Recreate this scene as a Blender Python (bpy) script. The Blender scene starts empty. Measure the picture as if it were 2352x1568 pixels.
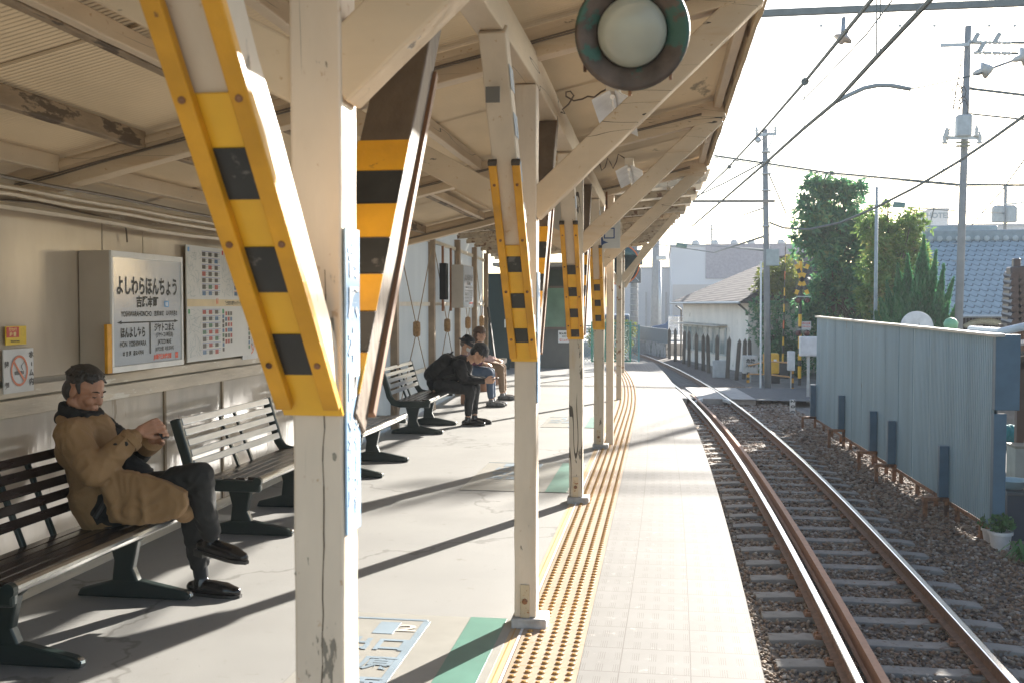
import bpy, bmesh, math, random
import numpy as np
from mathutils import Vector, Matrix, noise
R = math.radians
scene = bpy.context.scene
col = scene.collection
random.seed(7)

# ------------------------------------------------------------------ camera
EYE = Vector((0.0, 0.0, 1.55))
YAW, PITCH, FOC = R(8.43), R(2.09), 2300.0 / 2352.0
cd = bpy.data.cameras.new('camera')
cam = bpy.data.objects.new('camera', cd)
col.objects.link(cam)
cam.location = EYE
cam.rotation_euler = (math.pi / 2 - PITCH, 0, YAW)
cd.sensor_width = 36.0
cd.lens = 36.0 * FOC
cd.clip_end = 3000
cd.clip_start = 0.05
cd.dof.use_dof = True
cd.dof.focus_distance = 9.0
cd.dof.aperture_fstop = 8.0
scene.camera = cam

# ------------------------------------------------------------------ light
SUN_AZ, SUN_EL = 25.0, 20.5      # degrees to the right of +Y, above the horizon
w = bpy.data.worlds.new("World")
scene.world = w
w.use_nodes = True
nt = w.node_tree
bg = nt.nodes['Background']
sky = nt.nodes.new('ShaderNodeTexSky')
sky.sky_type = 'NISHITA'
sky.sun_disc = False
sky.sun_elevation = R(SUN_EL)
sky.sun_rotation = R(SUN_AZ)
sky.air_density = 1.0
sky.dust_density = 1.0
sky.ozone_density = 1.0
nt.links.new(sky.outputs[0], bg.inputs[0])
bg.inputs[1].default_value = 0.06
sl = bpy.data.lights.new('sun', 'SUN')
sl.energy = 4.6
sl.angle = R(0.6)
sl.color = (1.0, 0.94, 0.85)
sun = bpy.data.objects.new('sun', sl)
col.objects.link(sun)
sdir = Vector((math.sin(R(SUN_AZ)) * math.cos(R(SUN_EL)), math.cos(R(SUN_AZ)) * math.cos(R(SUN_EL)), math.sin(R(SUN_EL))))
sun.rotation_euler = sdir.to_track_quat('Z', 'Y').to_euler()
vs = scene.view_settings
vs.view_transform = 'Standard'
vs.look = 'None'
vs.exposure = 2.42
vs.gamma = 1.0
scene.cycles.max_bounces = 10
scene.cycles.diffuse_bounces = 5

# ------------------------------------------------------------------ survey helpers (a pixel of the 2352-wide print -> a point on a real plane)
_f = Vector((-math.sin(YAW) * math.cos(PITCH), math.cos(YAW) * math.cos(PITCH), -math.sin(PITCH)))
_r = Vector((math.cos(YAW), math.sin(YAW), 0))
_u = _r.cross(_f)
def ray(px, py): return _f + _r * ((px - 1176) / 2300.0) + _u * ((784 - py) / 2300.0)
def on_z(px, py, z):
    d = ray(px, py); return EYE + d * ((z - EYE.z) / d.z)
def on_y(px, py, y):
    d = ray(px, py); return EYE + d * (y / d.y)
def on_x(px, py, x):
    d = ray(px, py); return EYE + d * (x / d.x)
def V(*a): return Vector(a)

# ------------------------------------------------------------------ materials
_m = {}
def nodes_of(name):
    m = bpy.data.materials.new(name); m.use_nodes = True
    return m, m.node_tree, m.node_tree.nodes['Principled BSDF']
def mat(name, c, rough=.6, metal=0.0, var=.12, scale=6.0, bump=0.0, bscale=40.0, c2=None, spots=None, spot_at=.62, spot_scale=9.0, spec=.5, detail=6.0, stretch=None, emit=0.0, alpha=None, transl=0.0, coat=0.0):
    """painted/solid surface: base colour varied by noise, optional patches of a second colour, optional bump"""
    if name in _m: return _m[name]
    m, t, b = nodes_of(name); n, l = t.nodes, t.links
    tc = n.new('ShaderNodeTexCoord'); src = tc.outputs['Object']
    if stretch:
        mp = n.new('ShaderNodeMapping'); mp.inputs['Scale'].default_value = stretch; l.new(src, mp.inputs[0]); src = mp.outputs[0]
    nz = n.new('ShaderNodeTexNoise'); nz.inputs['Scale'].default_value = scale; nz.inputs['Detail'].default_value = detail
    l.new(src, nz.inputs['Vector'])
    mx = n.new('ShaderNodeMix'); mx.data_type = 'RGBA'
    a = c2 if c2 else tuple(x * (1 - var) for x in c)
    b2 = c if c2 else tuple(min(1, x * (1 + var)) for x in c)
    mx.inputs[6].default_value = (*a, 1); mx.inputs[7].default_value = (*b2, 1)
    rp = n.new('ShaderNodeValToRGB'); rp.color_ramp.elements[0].position = .3; rp.color_ramp.elements[1].position = .7
    l.new(nz.outputs[0], rp.inputs[0]); l.new(rp.outputs[0], mx.inputs[0]); out = mx.outputs[2]
    if spots:
        n2 = n.new('ShaderNodeTexNoise'); n2.inputs['Scale'].default_value = spot_scale; n2.inputs['Detail'].default_value = 8; n2.inputs['Roughness'].default_value = .65
        l.new(src, n2.inputs['Vector'])
        r2 = n.new('ShaderNodeValToRGB'); r2.color_ramp.elements[0].position = spot_at; r2.color_ramp.elements[1].position = spot_at + .04
        l.new(n2.outputs[0], r2.inputs[0])
        m2 = n.new('ShaderNodeMix'); m2.data_type = 'RGBA'; m2.inputs[7].default_value = (*spots, 1)
        l.new(r2.outputs[0], m2.inputs[0]); l.new(out, m2.inputs[6]); out = m2.outputs[2]
    l.new(out, b.inputs['Base Color'])
    b.inputs['Roughness'].default_value = rough; b.inputs['Metallic'].default_value = metal
    b.inputs['Specular IOR Level'].default_value = spec
    if coat: b.inputs['Coat Weight'].default_value = coat
    if bump:
        n3 = n.new('ShaderNodeTexNoise'); n3.inputs['Scale'].default_value = bscale; n3.inputs['Detail'].default_value = 5
        l.new(src, n3.inputs['Vector'])
        bp = n.new('ShaderNodeBump'); bp.inputs['Strength'].default_value = bump; bp.inputs['Distance'].default_value = .01
        l.new(n3.outputs[0], bp.inputs['Height']); l.new(bp.outputs[0], b.inputs['Normal'])
    if emit:
        b.inputs['Emission Color'].default_value = (*c, 1); b.inputs['Emission Strength'].default_value = emit
    if transl:
        tr = n.new('ShaderNodeBsdfTranslucent'); l.new(out, tr.inputs[0])
        ms = n.new('ShaderNodeMixShader'); ms.inputs[0].default_value = transl
        l.new(b.outputs[0], ms.inputs[1]); l.new(tr.outputs[0], ms.inputs[2]); l.new(ms.outputs[0], n['Material Output'].inputs[0])
    _m[name] = m
    return m

CREAM = (.55, .47, .36)
def old_paint(name, c, run=2, rough=.5, crack=.012, chips=.66, stain=.60, under=(.20, .17, .13)):
    """old oil paint on timber: blotchy tone, ochre stains that run along the grain, fine cracks, flaked chips. run = axis of the grain"""
    m, t, b = nodes_of(name); n, l = t.nodes, t.links; tc = n.new('ShaderNodeTexCoord')
    def nz(scale, st, det=7, ro=.6, off=0.0):
        mp = n.new('ShaderNodeMapping'); v = [1.0, 1.0, 1.0]; v[run] = st; mp.inputs['Scale'].default_value = v; mp.inputs['Location'].default_value = (off, off * .7, off * 1.3); l.new(tc.outputs['Object'], mp.inputs[0])
        z = n.new('ShaderNodeTexNoise'); z.inputs['Scale'].default_value = scale; z.inputs['Detail'].default_value = det; z.inputs['Roughness'].default_value = ro; l.new(mp.outputs[0], z.inputs['Vector']); return z.outputs[0]
    def rp(src, a, b_):
        r_ = n.new('ShaderNodeValToRGB'); e = r_.color_ramp.elements; e[0].position = a; e[1].position = b_; l.new(src, r_.inputs[0]); return r_.outputs[0]
    def mx(f, a, b_):
        x = n.new('ShaderNodeMix'); x.data_type = 'RGBA'
        for k, v in ((0, f), (6, a), (7, b_)):
            if isinstance(v, tuple): x.inputs[k].default_value = (*v, 1)
            elif isinstance(v, (int, float)): x.inputs[k].default_value = v
            else: l.new(v, x.inputs[k])
        return x.outputs[2]
    def ma(op, a, b_=None):
        x = n.new('ShaderNodeMath'); x.operation = op
        for i, v in enumerate((a, b_)):
            if v is None: continue
            if isinstance(v, (int, float)): x.inputs[i].default_value = v
            else: l.new(v, x.inputs[i])
        return x.outputs[0]
    o = mx(rp(nz(3.2, .4), .35, .65), tuple(x * .86 for x in c), tuple(min(1, x * 1.08) for x in c))
    o = mx(ma('MULTIPLY', rp(nz(6, .16, off=3.1), stain, stain + .12), .55), o, (c[0] * .78, c[1] * .58, c[2] * .36))
    o = mx(ma('MULTIPLY', rp(nz(42, .7, 3, off=9.0), .66, .72), .6), o, (c[0] * .62, c[1] * .42, c[2] * .24))
    cf = nz(5.5, .07, 2, .5, off=5.0); cr = ma('LESS_THAN', ma('ABSOLUTE', ma('SUBTRACT', cf, .5)), crack * .16)
    cr = ma('MULTIPLY', cr, rp(nz(2.2, .5, 2, off=1.0), .46, .52))
    ch = rp(nz(13, .30, 8, .66, off=7.0), chips, chips + .015)
    o = mx(ch, o, under); o = mx(cr, o, (.06, .045, .03)); l.new(o, b.inputs['Base Color']); b.inputs['Roughness'].default_value = rough
    h = ma('ADD', ma('MULTIPLY', nz(26, .25, 5), .5), ma('ADD', ma('MULTIPLY', ch, -.8), ma('MULTIPLY', cr, -1.5)))
    bp = n.new('ShaderNodeBump'); bp.inputs['Strength'].default_value = .45; bp.inputs['Distance'].default_value = .006; l.new(h, bp.inputs['Height']); l.new(bp.outputs[0], b.inputs['Normal'])
    _m[name] = m; return m
cream = old_paint('cream_paint', (.64, .53, .41))
cream_brace = old_paint('cream_paint_brace', (.62, .51, .38), crack=0, chips=.67)
cream_beam = old_paint('cream_paint_beam', (.60, .47, .32), run=0, crack=.008, chips=.68)
cream_long = old_paint('cream_paint_long', (.60, .48, .34), run=1, crack=.012, chips=.68)
cream_bare = old_paint('cream_paint_flaking', (.52, .45, .35), crack=.03, chips=.60, under=(.14, .12, .095))
roofmat_c = (.50, .41, .29)
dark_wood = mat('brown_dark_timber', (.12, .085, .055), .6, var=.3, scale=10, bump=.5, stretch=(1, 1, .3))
yellow = mat('yellow_paint', (.62, .29, .012), .5, var=.22, scale=7, spots=(.20, .085, .02), spot_at=.66, spot_scale=22, bump=.2, detail=10)
yellow_l = mat('yellow_tape', (.74, .40, .02), .4, var=.10, scale=9, spots=(.42, .22, .04), spot_at=.70, spot_scale=30)
black_t = mat('black_tape', (.022, .022, .02), .42, var=.3, scale=14, spots=(.11, .10, .085), spot_at=.60, spot_scale=18)
rust = mat('rusty_steel', (.20, .095, .045), .8, var=.4, scale=16, bump=.4, spots=(.07, .035, .02), spot_at=.55)
white_p = mat('white_panel', (.72, .73, .74), .35, var=.03)
grey_ink = mat('dark_green_ink', (.025, .04, .035), .5, var=.05)
black_m = mat('black_matte', (.018, .018, .018), .6)
steel = mat('brushed_steel', (.55, .55, .54), .28, .9, var=.08, scale=20)
galv = mat('galvanised_steel', (.42, .44, .45), .45, .6, var=.12, scale=8)
concrete = mat('grey_concrete', (.30, .29, .27), .9, var=.18, scale=5, bump=.5, bscale=60, spots=(.17, .165, .15), spot_at=.6)
conc_pole = mat('pole_concrete', (.22, .23, .235), .85, var=.12, scale=4, bump=.2)

# ------------------------------------------------------------------ mesh helpers
class MB:
    def __init__(s): s.v = []; s.f = []
    def add(s, vs_, fs):
        o = len(s.v); s.v += [tuple(x) for x in vs_]; s.f += [tuple(i + o for i in f) for f in fs]; return s
    def box(s, c, d, rz=0.0, rx=0.0, ry=0.0):
        hx, hy, hz = d[0] / 2, d[1] / 2, d[2] / 2
        M = Matrix.Translation(c) @ Matrix.Rotation(rz, 4, 'Z') @ Matrix.Rotation(ry, 4, 'Y') @ Matrix.Rotation(rx, 4, 'X')
        P = [M @ V(x, y, z) for x in (-hx, hx) for y in (-hy, hy) for z in (-hz, hz)]
        return s.add(P, [(0, 1, 3, 2), (4, 6, 7, 5), (0, 4, 5, 1), (2, 3, 7, 6), (0, 2, 6, 4), (1, 5, 7, 3)])
    def bar(s, p, q, wd, ht, up=(0, 0, 1), cuts=0, wob=0.0):
        """rectangular bar from p to q: wd sideways, ht along up"""
        p, q = Vector(p), Vector(q); d = (q - p).normalized(); u = Vector(up)
        sd = d.cross(u)
        if sd.length < 1e-5: sd = d.cross(V(1, 0, 0))
        sd.normalize(); u = sd.cross(d).normalized()
        n = cuts + 2; P = []; F = []
        for i in range(n):
            c = p.lerp(q, i / (n - 1))
            for a, b in ((-1, -1), (1, -1), (1, 1), (-1, 1)):
                P.append(c + sd * (a * wd / 2 + random.uniform(-wob, wob)) + u * (b * ht / 2 + random.uniform(-wob, wob)))
        for i in range(n - 1):
            for k in range(4):
                a = i * 4 + k; b = i * 4 + (k + 1) % 4
                F.append((a, b, b + 4, a + 4))
        F += [(3, 2, 1, 0), tuple((n - 1) * 4 + k for k in range(4))]
        return s.add(P, F)
    def tube(s, pts, r, n=8, cap=True):
        pts = [Vector(p) for p in pts]; rs = r if isinstance(r, (list, tuple)) else [r] * len(pts)
        P = []; F = []; prev = None
        for i, p in enumerate(pts):
            d = (pts[min(i + 1, len(pts) - 1)] - pts[max(i - 1, 0)])
            d = d.normalized() if d.length > 1e-9 else V(0, 0, 1)
            if prev is None:
                a = d.cross(V(0, 0, 1))
                if a.length < 1e-3: a = d.cross(V(1, 0, 0))
                a.normalize()
            else:
                a = (prev - d * prev.dot(d)); a = a.normalized() if a.length > 1e-6 else d.orthogonal().normalized()
            prev = a; b = d.cross(a)
            for k in range(n):
                t = 2 * math.pi * k / n
                P.append(p + (a * math.cos(t) + b * math.sin(t)) * rs[i])
        m = len(pts)
        for i in range(m - 1):
            for k in range(n):
                F.append((i * n + k, i * n + (k + 1) % n, (i + 1) * n + (k + 1) % n, (i + 1) * n + k))
        if cap: F += [tuple(reversed(range(n))), tuple((m - 1) * n + k for k in range(n))]
        return s.add(P, F)
    def lathe(s, prof, c=(0, 0, 0), axis=(0, 0, 1), n=24, cap=True):
        q = Vector(axis).normalized().to_track_quat('Z', 'Y'); P = []; F = []; c = Vector(c)
        for (r, h) in prof:
            for k in range(n):
                t = 2 * math.pi * k / n; P.append(c + q @ V(r * math.cos(t), r * math.sin(t), h))
        m = len(prof)
        for i in range(m - 1):
            for k in range(n): F.append((i * n + k, i * n + (k + 1) % n, (i + 1) * n + (k + 1) % n, (i + 1) * n + k))
        if cap: F += [tuple(reversed(range(n))), tuple((m - 1) * n + k for k in range(n))]
        return s.add(P, F)
    def prism(s, poly, off):
        """closed polygon of 3-D points pushed by the vector off"""
        P = [Vector(p) for p in poly]; o = Vector(off); n = len(P)
        F = [tuple(reversed(range(n))), tuple(range(n, 2 * n))] + [(i, (i + 1) % n, n + (i + 1) % n, n + i) for i in range(n)]
        return s.add(P + [p + o for p in P], F)
    def ball(s, c, r, n=10, m=7, sc=(1, 1, 1)):
        P = []; F = []; c = Vector(c)
        for i in range(m + 1):
            a = math.pi * i / m
            for k in range(n):
                t = 2 * math.pi * k / n
                P.append(c + V(r * sc[0] * math.sin(a) * math.cos(t), r * sc[1] * math.sin(a) * math.sin(t), r * sc[2] * math.cos(a)))
        for i in range(m):
            for k in range(n): F.append((i * n + k, i * n + (k + 1) % n, (i + 1) * n + (k + 1) % n, (i + 1) * n + k))
        return s.add(P, F)
    def quad(s, a, b, c, d): return s.add([a, b, c, d], [(0, 1, 2, 3)])
    def build(s, name, m, parent=None, bevel=0.0, smooth=False, auto=False):
        me = bpy.data.meshes.new(name); me.from_pydata(s.v, [], s.f)
        bm = bmesh.new(); bm.from_mesh(me); bmesh.ops.remove_doubles(bm, verts=bm.verts, dist=1e-6); bmesh.ops.recalc_face_normals(bm, faces=bm.faces); bm.to_mesh(me); bm.free()
        if smooth:
            me.polygons.foreach_set('use_smooth', [True] * len(me.polygons))
        me.materials.append(m)
        o = bpy.data.objects.new(name, me); col.objects.link(o)
        if parent is not None: link(o, parent)
        if bevel:
            b = o.modifiers.new('bevel', 'BEVEL'); b.width = bevel; b.segments = 2; b.limit_method = 'ANGLE'; b.angle_limit = R(40)
        return o
def link(o, parent):
    """parent while keeping world-space coordinates"""
    o.parent = parent
    o.matrix_parent_inverse = parent_world(parent).inverted()
def parent_world(p):
    M = p.matrix_basis.copy(); q = p
    while q.parent is not None:
        M = q.parent.matrix_basis @ q.matrix_parent_inverse @ M if False else q.matrix_parent_inverse @ M
        q = q.parent; M = q.matrix_basis @ M
    return M
def np_mesh(name, verts, faces, m, parent=None, smooth=False):
    """verts (n,3), faces (m,k) arrays"""
    me = bpy.data.meshes.new(name); k = faces.shape[1]
    me.vertices.add(len(verts)); me.vertices.foreach_set('co', np.asarray(verts, np.float32).ravel())
    me.loops.add(faces.size); me.loops.foreach_set('vertex_index', faces.astype(np.int32).ravel())
    me.polygons.add(len(faces)); me.polygons.foreach_set('loop_start', np.arange(0, faces.size, k, dtype=np.int32))
    me.update(calc_edges=True); me.validate()
    if smooth: me.polygons.foreach_set('use_smooth', [True] * len(me.polygons))
    me.materials.append(m)
    o = bpy.data.objects.new(name, me); col.objects.link(o)
    if parent is not None: link(o, parent)
    return o
def tag(o, label=None, cat=None, group=None, kind=None):
    if label: o['label'] = label
    if cat: o['category'] = cat
    if group: o['group'] = group
    if kind: o['kind'] = kind
    return o
def thing(name, label, cat, loc=(0, 0, 0), rz=0.0, group=None):
    o = bpy.data.objects.new(name, None); col.objects.link(o); o.empty_display_size = .2
    o.location = loc; o.rotation_euler = (0, 0, rz)
    return tag(o, label, cat, group)
def struct(name, mb, m, **k): return tag(mb.build(name, m, **k), kind='structure')
def frame(o, ux, uy, uz=None):
    ux = Vector(ux).normalized(); uy = Vector(uy).normalized(); uz = ux.cross(uy).normalized()
    M = Matrix((ux, uy, uz)).transposed().to_4x4(); M.translation = Vector(o); return M
def text_into(mb, body, M, x, y, size, align='CENTER', sx=1.0, bold=.02, rot=0.0, depth=0.0):
    """lettering as real flat glyph faces laid in the sign's own plane (M: sign frame, x right, y up)"""
    f = bpy.data.curves.new('t', 'FONT'); f.body = body; f.size = size; f.align_x = align; f.align_y = 'CENTER'
    f.offset = bold * size; f.resolution_u = 3
    if depth: f.extrude = depth
    o = bpy.data.objects.new('t', f); col.objects.link(o)
    dg = bpy.context.evaluated_depsgraph_get(); me = bpy.data.meshes.new_from_object(o.evaluated_get(dg))
    T = M @ Matrix.Translation((x, y, 0)) @ Matrix.Rotation(rot, 4, 'Z') @ Matrix.Diagonal((sx, 1, 1, 1))
    mb.add([T @ v.co for v in me.vertices], [tuple(p.vertices) for p in me.polygons])
    bpy.data.objects.remove(o); bpy.data.curves.remove(f); bpy.data.meshes.remove(me)
def rect_into(mb, M, x0, y0, x1, y1, z=0.0):
    mb.add([M @ V(x0, y0, z), M @ V(x1, y0, z), M @ V(x1, y1, z), M @ V(x0, y1, z)], [(0, 1, 2, 3)])
def slab_into(mb, M, x0, y0, x1, y1, z0, z1):
    mb.prism([M @ V(x0, y0, z0), M @ V(x1, y0, z0), M @ V(x1, y1, z0), M @ V(x0, y1, z0)], (M.to_3x3() @ V(0, 0, z1 - z0)))
# ================================================================== GROUND, PLATFORM, TRACK
def edge_x(y): return .48 - .0019 * (y - 9) ** 2
def track_x(y): return 1.947 - .0019 * (y - 11) ** 2
ZR = -1.07     # rail head
ZG = -1.28     # ground

ground_m = mat('yard_ground', (.17, .155, .135), .95, var=.2, scale=1.2, bump=.4, bscale=30, spots=(.10, .09, .08), spot_at=.55, spot_scale=3)
struct('ground', MB().quad((-600, -60, ZG), (600, -60, ZG), (600, 1500, ZG), (-600, 1500, ZG)), ground_m)

def ribbon(fa, fb, ys, z):
    """strip between x=fa(y) and x=fb(y)"""
    P = []; F = []
    for y in ys: P += [(fa(y), y, z), (fb(y), y, z)]
    for i in range(len(ys) - 1): F.append((2 * i, 2 * i + 1, 2 * i + 3, 2 * i + 2))
    return P, F
def uv_ribbon(o, fu):
    me = o.data; uv = me.uv_layers.new(name='UVMap')
    for lp in me.loops:
        c = me.vertices[lp.vertex_index].co; uv.data[lp.index].uv = fu(c)

YE = 27.4
ys = [-3 + .5 * i for i in range(61)] + [YE]
# asphalt deck: fine sand-grey with stains
m, t, b = nodes_of('platform_asphalt'); n, l = t.nodes, t.links
tc = n.new('ShaderNodeTexCoord')
def noise_n(sc, det=6, rough=.6, src=None):
    z = n.new('ShaderNodeTexNoise'); z.inputs['Scale'].default_value = sc; z.inputs['Detail'].default_value = det; z.inputs['Roughness'].default_value = rough
    l.new(src or tc.outputs['Object'], z.inputs['Vector']); return z.outputs[0]
def ramp(src, p0, p1, c0=(0, 0, 0, 1), c1=(1, 1, 1, 1)):
    r = n.new('ShaderNodeValToRGB'); e = r.color_ramp.elements; e[0].position = p0; e[1].position = p1; e[0].color = c0; e[1].color = c1
    l.new(src, r.inputs[0]); return r.outputs[0]
def mixc(fac, a, b_, mode='MIX'):
    x = n.new('ShaderNodeMix'); x.data_type = 'RGBA'; x.blend_type = mode
    for s_, v in ((0, fac), (6, a), (7, b_)):
        if isinstance(v, (int, float)): x.inputs[s_].default_value = v
        elif isinstance(v, tuple): x.inputs[s_].default_value = (*v, 1)
        else: l.new(v, x.inputs[s_])
    return x.outputs[2]
c_ = mixc(ramp(noise_n(1.3), .35, .65), (.215, .214, .207), (.255, .253, .243))
c_ = mixc(ramp(noise_n(260, 2), .45, .62), c_, (.19, .185, .17))
c_ = mixc(ramp(noise_n(7, 8, .7), .62, .70), c_, (.15, .14, .12))
vo = n.new('ShaderNodeTexVoronoi'); vo.feature = 'DISTANCE_TO_EDGE'; vo.inputs['Scale'].default_value = .42
wv = n.new('ShaderNodeVectorMath'); wv.operation = 'ADD'; nzv = n.new('ShaderNodeTexNoise'); nzv.inputs['Scale'].default_value = 2.2; nzv.inputs['Detail'].default_value = 6; l.new(tc.outputs['Object'], nzv.inputs[0]); l.new(tc.outputs['Object'], wv.inputs[0]); l.new(nzv.outputs['Color'], wv.inputs[1]); l.new(wv.outputs[0], vo.inputs['Vector'])
c_ = mixc(ramp(vo.outputs['Distance'], .004, .010, (.55, .55, .55, 1), (0, 0, 0, 1)), c_, (.09, .085, .075))
c_ = mixc(ramp(noise_n(.8, 3), .55, .75, (0, 0, 0, 1), (.5, .5, .5, 1)), c_, (.17, .165, .155))
c_ = mixc(ramp(noise_n(30, 2, .5), .73, .76), c_, (.10, .095, .085))
l.new(c_, b.inputs['Base Color']); b.inputs['Roughness'].default_value = .62
bp = n.new('ShaderNodeBump'); bp.inputs['Strength'].default_value = .35; bp.inputs['Distance'].default_value = .003
l.new(noise_n(200, 3), bp.inputs['Height']); l.new(bp.outputs[0], b.inputs['Normal'])
asphalt_m = m
tact_r = lambda y: -.335 if y < 14 else -.335 - .0048 * (y - 14) ** 2
tact_l = lambda y: tact_r(y) - .30
lip = lambda y: tact_l(y) - .065
P, F = ribbon(lambda y: -3.6 - .004 * max(0, y - 9) ** 2, lip, ys, 0.0)
struct('platform_deck', MB().add(P, F), asphalt_m)

# white ribbed edge tiles (uv: metres from the edge, metres along)
m, t, b = nodes_of('ribbed_edge_tiles'); n, l = t.nodes, t.links
tc = n.new('ShaderNodeTexCoord')
sx = n.new('ShaderNodeSeparateXYZ'); l.new(tc.outputs['UV'], sx.inputs[0])
def mth(op, a, b_=None, clamp=False):
    x = n.new('ShaderNodeMath'); x.operation = op; x.use_clamp = clamp
    for i, v in enumerate((a, b_)):
        if v is None: continue
        if isinstance(v, (int, float)): x.inputs[i].default_value = v
        else: l.new(v, x.inputs[i])
    return x.outputs[0]
U, W_ = sx.outputs[0], sx.outputs[1]
def line(v, period, width):   # 1 in a thin line at every period
    fr = mth('FRACT', mth('DIVIDE', v, period)); return mth('LESS_THAN', fr, width / period)
joint = mth('MAXIMUM', line(W_, .30, .006), line(U, .30, .005))
# groups of three ribs, staggered dashes
fu = mth('FRACT', mth('DIVIDE', U, .075))
ribs = mth('MULTIPLY', mth('LESS_THAN', mth('FRACT', mth('MULTIPLY', fu, 8.0)), .32), mth('LESS_THAN', fu, .40))
dash = mth('LESS_THAN', mth('FRACT', mth('DIVIDE', W_, .15)), .62)
ribs = mth('MULTIPLY', ribs, dash)
base = mixc(ramp(noise_n(2.5), .3, .7), (.150, .145, .136), (.188, .183, .174))
base = mixc(ramp(noise_n(11, 8, .7), .60, .75), base, (.40, .37, .33))
k_ = mixc(joint, base, (.10, .09, .08)); k_ = mixc(mth('MULTIPLY', ribs, .85), k_, (.10, .09, .08))
l.new(k_, b.inputs['Base Color']); b.inputs['Roughness'].default_value = .75; b.inputs['Specular IOR Level'].default_value = .3
bp = n.new('ShaderNodeBump'); bp.inputs['Strength'].default_value = .5; bp.inputs['Distance'].default_value = .003; bp.invert = True
l.new(mth('MAXIMUM', joint, ribs), bp.inputs['Height']); l.new(bp.outputs[0], b.inputs['Normal'])
tile_m = m
P, F = ribbon(tact_r, edge_x, ys, 0.0)
o = struct('platform_edge_tiles', MB().add(P, F), tile_m); uv_ribbon(o, lambda c: (edge_x(c.y) - c.x, c.y))
# kerb face and body below the edge
def wallstrip(f, z0, z1, ys_):
    P = []; F = []
    for y in ys_: P += [(f(y), y, z0), (f(y), y, z1)]
    for i in range(len(ys_) - 1): F.append((2 * i, 2 * i + 1, 2 * i + 3, 2 * i + 2))
    return P, F
mb = MB(); P, F = wallstrip(lambda y: edge_x(y), -.14, 0, ys); mb.add(P, F)
P, F = wallstrip(lambda y: edge_x(y) - .08, ZG, -.14, ys); mb.add(P, F)
P, F = ribbon(lambda y: edge_x(y) - .08, edge_x, ys, -.14); mb.add(P, F)
mb.quad((-5.2, YE, ZG), (edge_x(YE), YE, ZG), (edge_x(YE), YE, -.002), (-5.2, YE, -.002))
mb.quad((-5.2, YE, -.003), (-5.2, -3, -.003), (-3.5, -3, -.003), (-4.2, YE, -.003))
struct('platform_face', mb, concrete)

# yellow warning blocks with domes
m, t, b = nodes_of('tactile_block'); n, l = t.nodes, t.links
tc = n.new('ShaderNodeTexCoord'); sx = n.new('ShaderNodeSeparateXYZ'); l.new(tc.outputs['UV'], sx.inputs[0]); W_ = sx.outputs[1]
base = mixc(ramp(noise_n(3), .3, .7), (.30, .22, .15), (.35, .265, .19))
base = mixc(line(W_, .30, .006), base, (.28, .17, .07))
l.new(base, b.inputs['Base Color']); b.inputs['Roughness'].default_value = .5
P, F = ribbon(tact_l, tact_r, ys, 0.006)
o = struct('tactile_paving', MB().add(P, F), m); uv_ribbon(o, lambda c: (c.x, c.y))
yellow_strip = mat('yellow_joint_strip', (.45, .33, .20), .5, var=.08)
P, F = ribbon(lip, tact_l, ys, 0.001); struct('joint_strip', MB().add(P, F), yellow_strip)
mb = MB()
for off, wd, mm_ in ((.028, .004, 0), (.052, .008, 1)):
    pass
P, F = ribbon(lambda y: lip(y) + .020, lambda y: lip(y) + .024, ys, 0.004); mb.add(P, F)
struct('joint_line', mb, mat('ochre_joint', (.50, .26, .04), .6))
mb = MB(); P, F = ribbon(lambda y: tact_l(y) - .016, lambda y: tact_l(y) - .004, ys, 0.005); mb.add(P, F)
struct('joint_line_white', mb, mat('white_joint', (.75, .74, .72), .5))
dome_m = mat('tactile_dome', (.36, .19, .04), .45, var=.08)
vs_, fs_ = [], []; K = 9
ring = np.array([[math.cos(2 * math.pi * k / K), math.sin(2 * math.pi * k / K)] for k in range(K)])
yy = 2.2
posts_xy = []
rows = []
while yy < 24:
    for c in range(5): rows.append((tact_r(yy) - .033 - .0585 * c, yy))
    yy += .0585
vs_ = []; fs4 = []
for i, (x, y) in enumerate(rows):
    o_ = len(vs_)
    for (r_, z_) in ((.0155, .006), (.0135, .0115), (.008, .0135)):
        for k in range(K): vs_.append((x + ring[k, 0] * r_, y + ring[k, 1] * r_, z_))
    for q in range(2):
        for k in range(K): fs4.append((o_ + q * K + k, o_ + q * K + (k + 1) % K, o_ + (q + 1) * K + (k + 1) % K, o_ + (q + 1) * K + k))
    vs_.append((x, y, .0138))
    for k in range(0, K): fs4.append((o_ + 2 * K + k, o_ + 2 * K + (k + 1) % K, o_ + 3 * K, o_ + 3 * K))
me = bpy.data.meshes.new('tactile_domes'); me.from_pydata(vs_, [], [f if f[2] != f[3] else f[:3] for f in fs4])
me.materials.append(dome_m); o = bpy.data.objects.new('tactile_domes', me); col.objects.link(o); tag(o, kind='structure')

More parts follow.
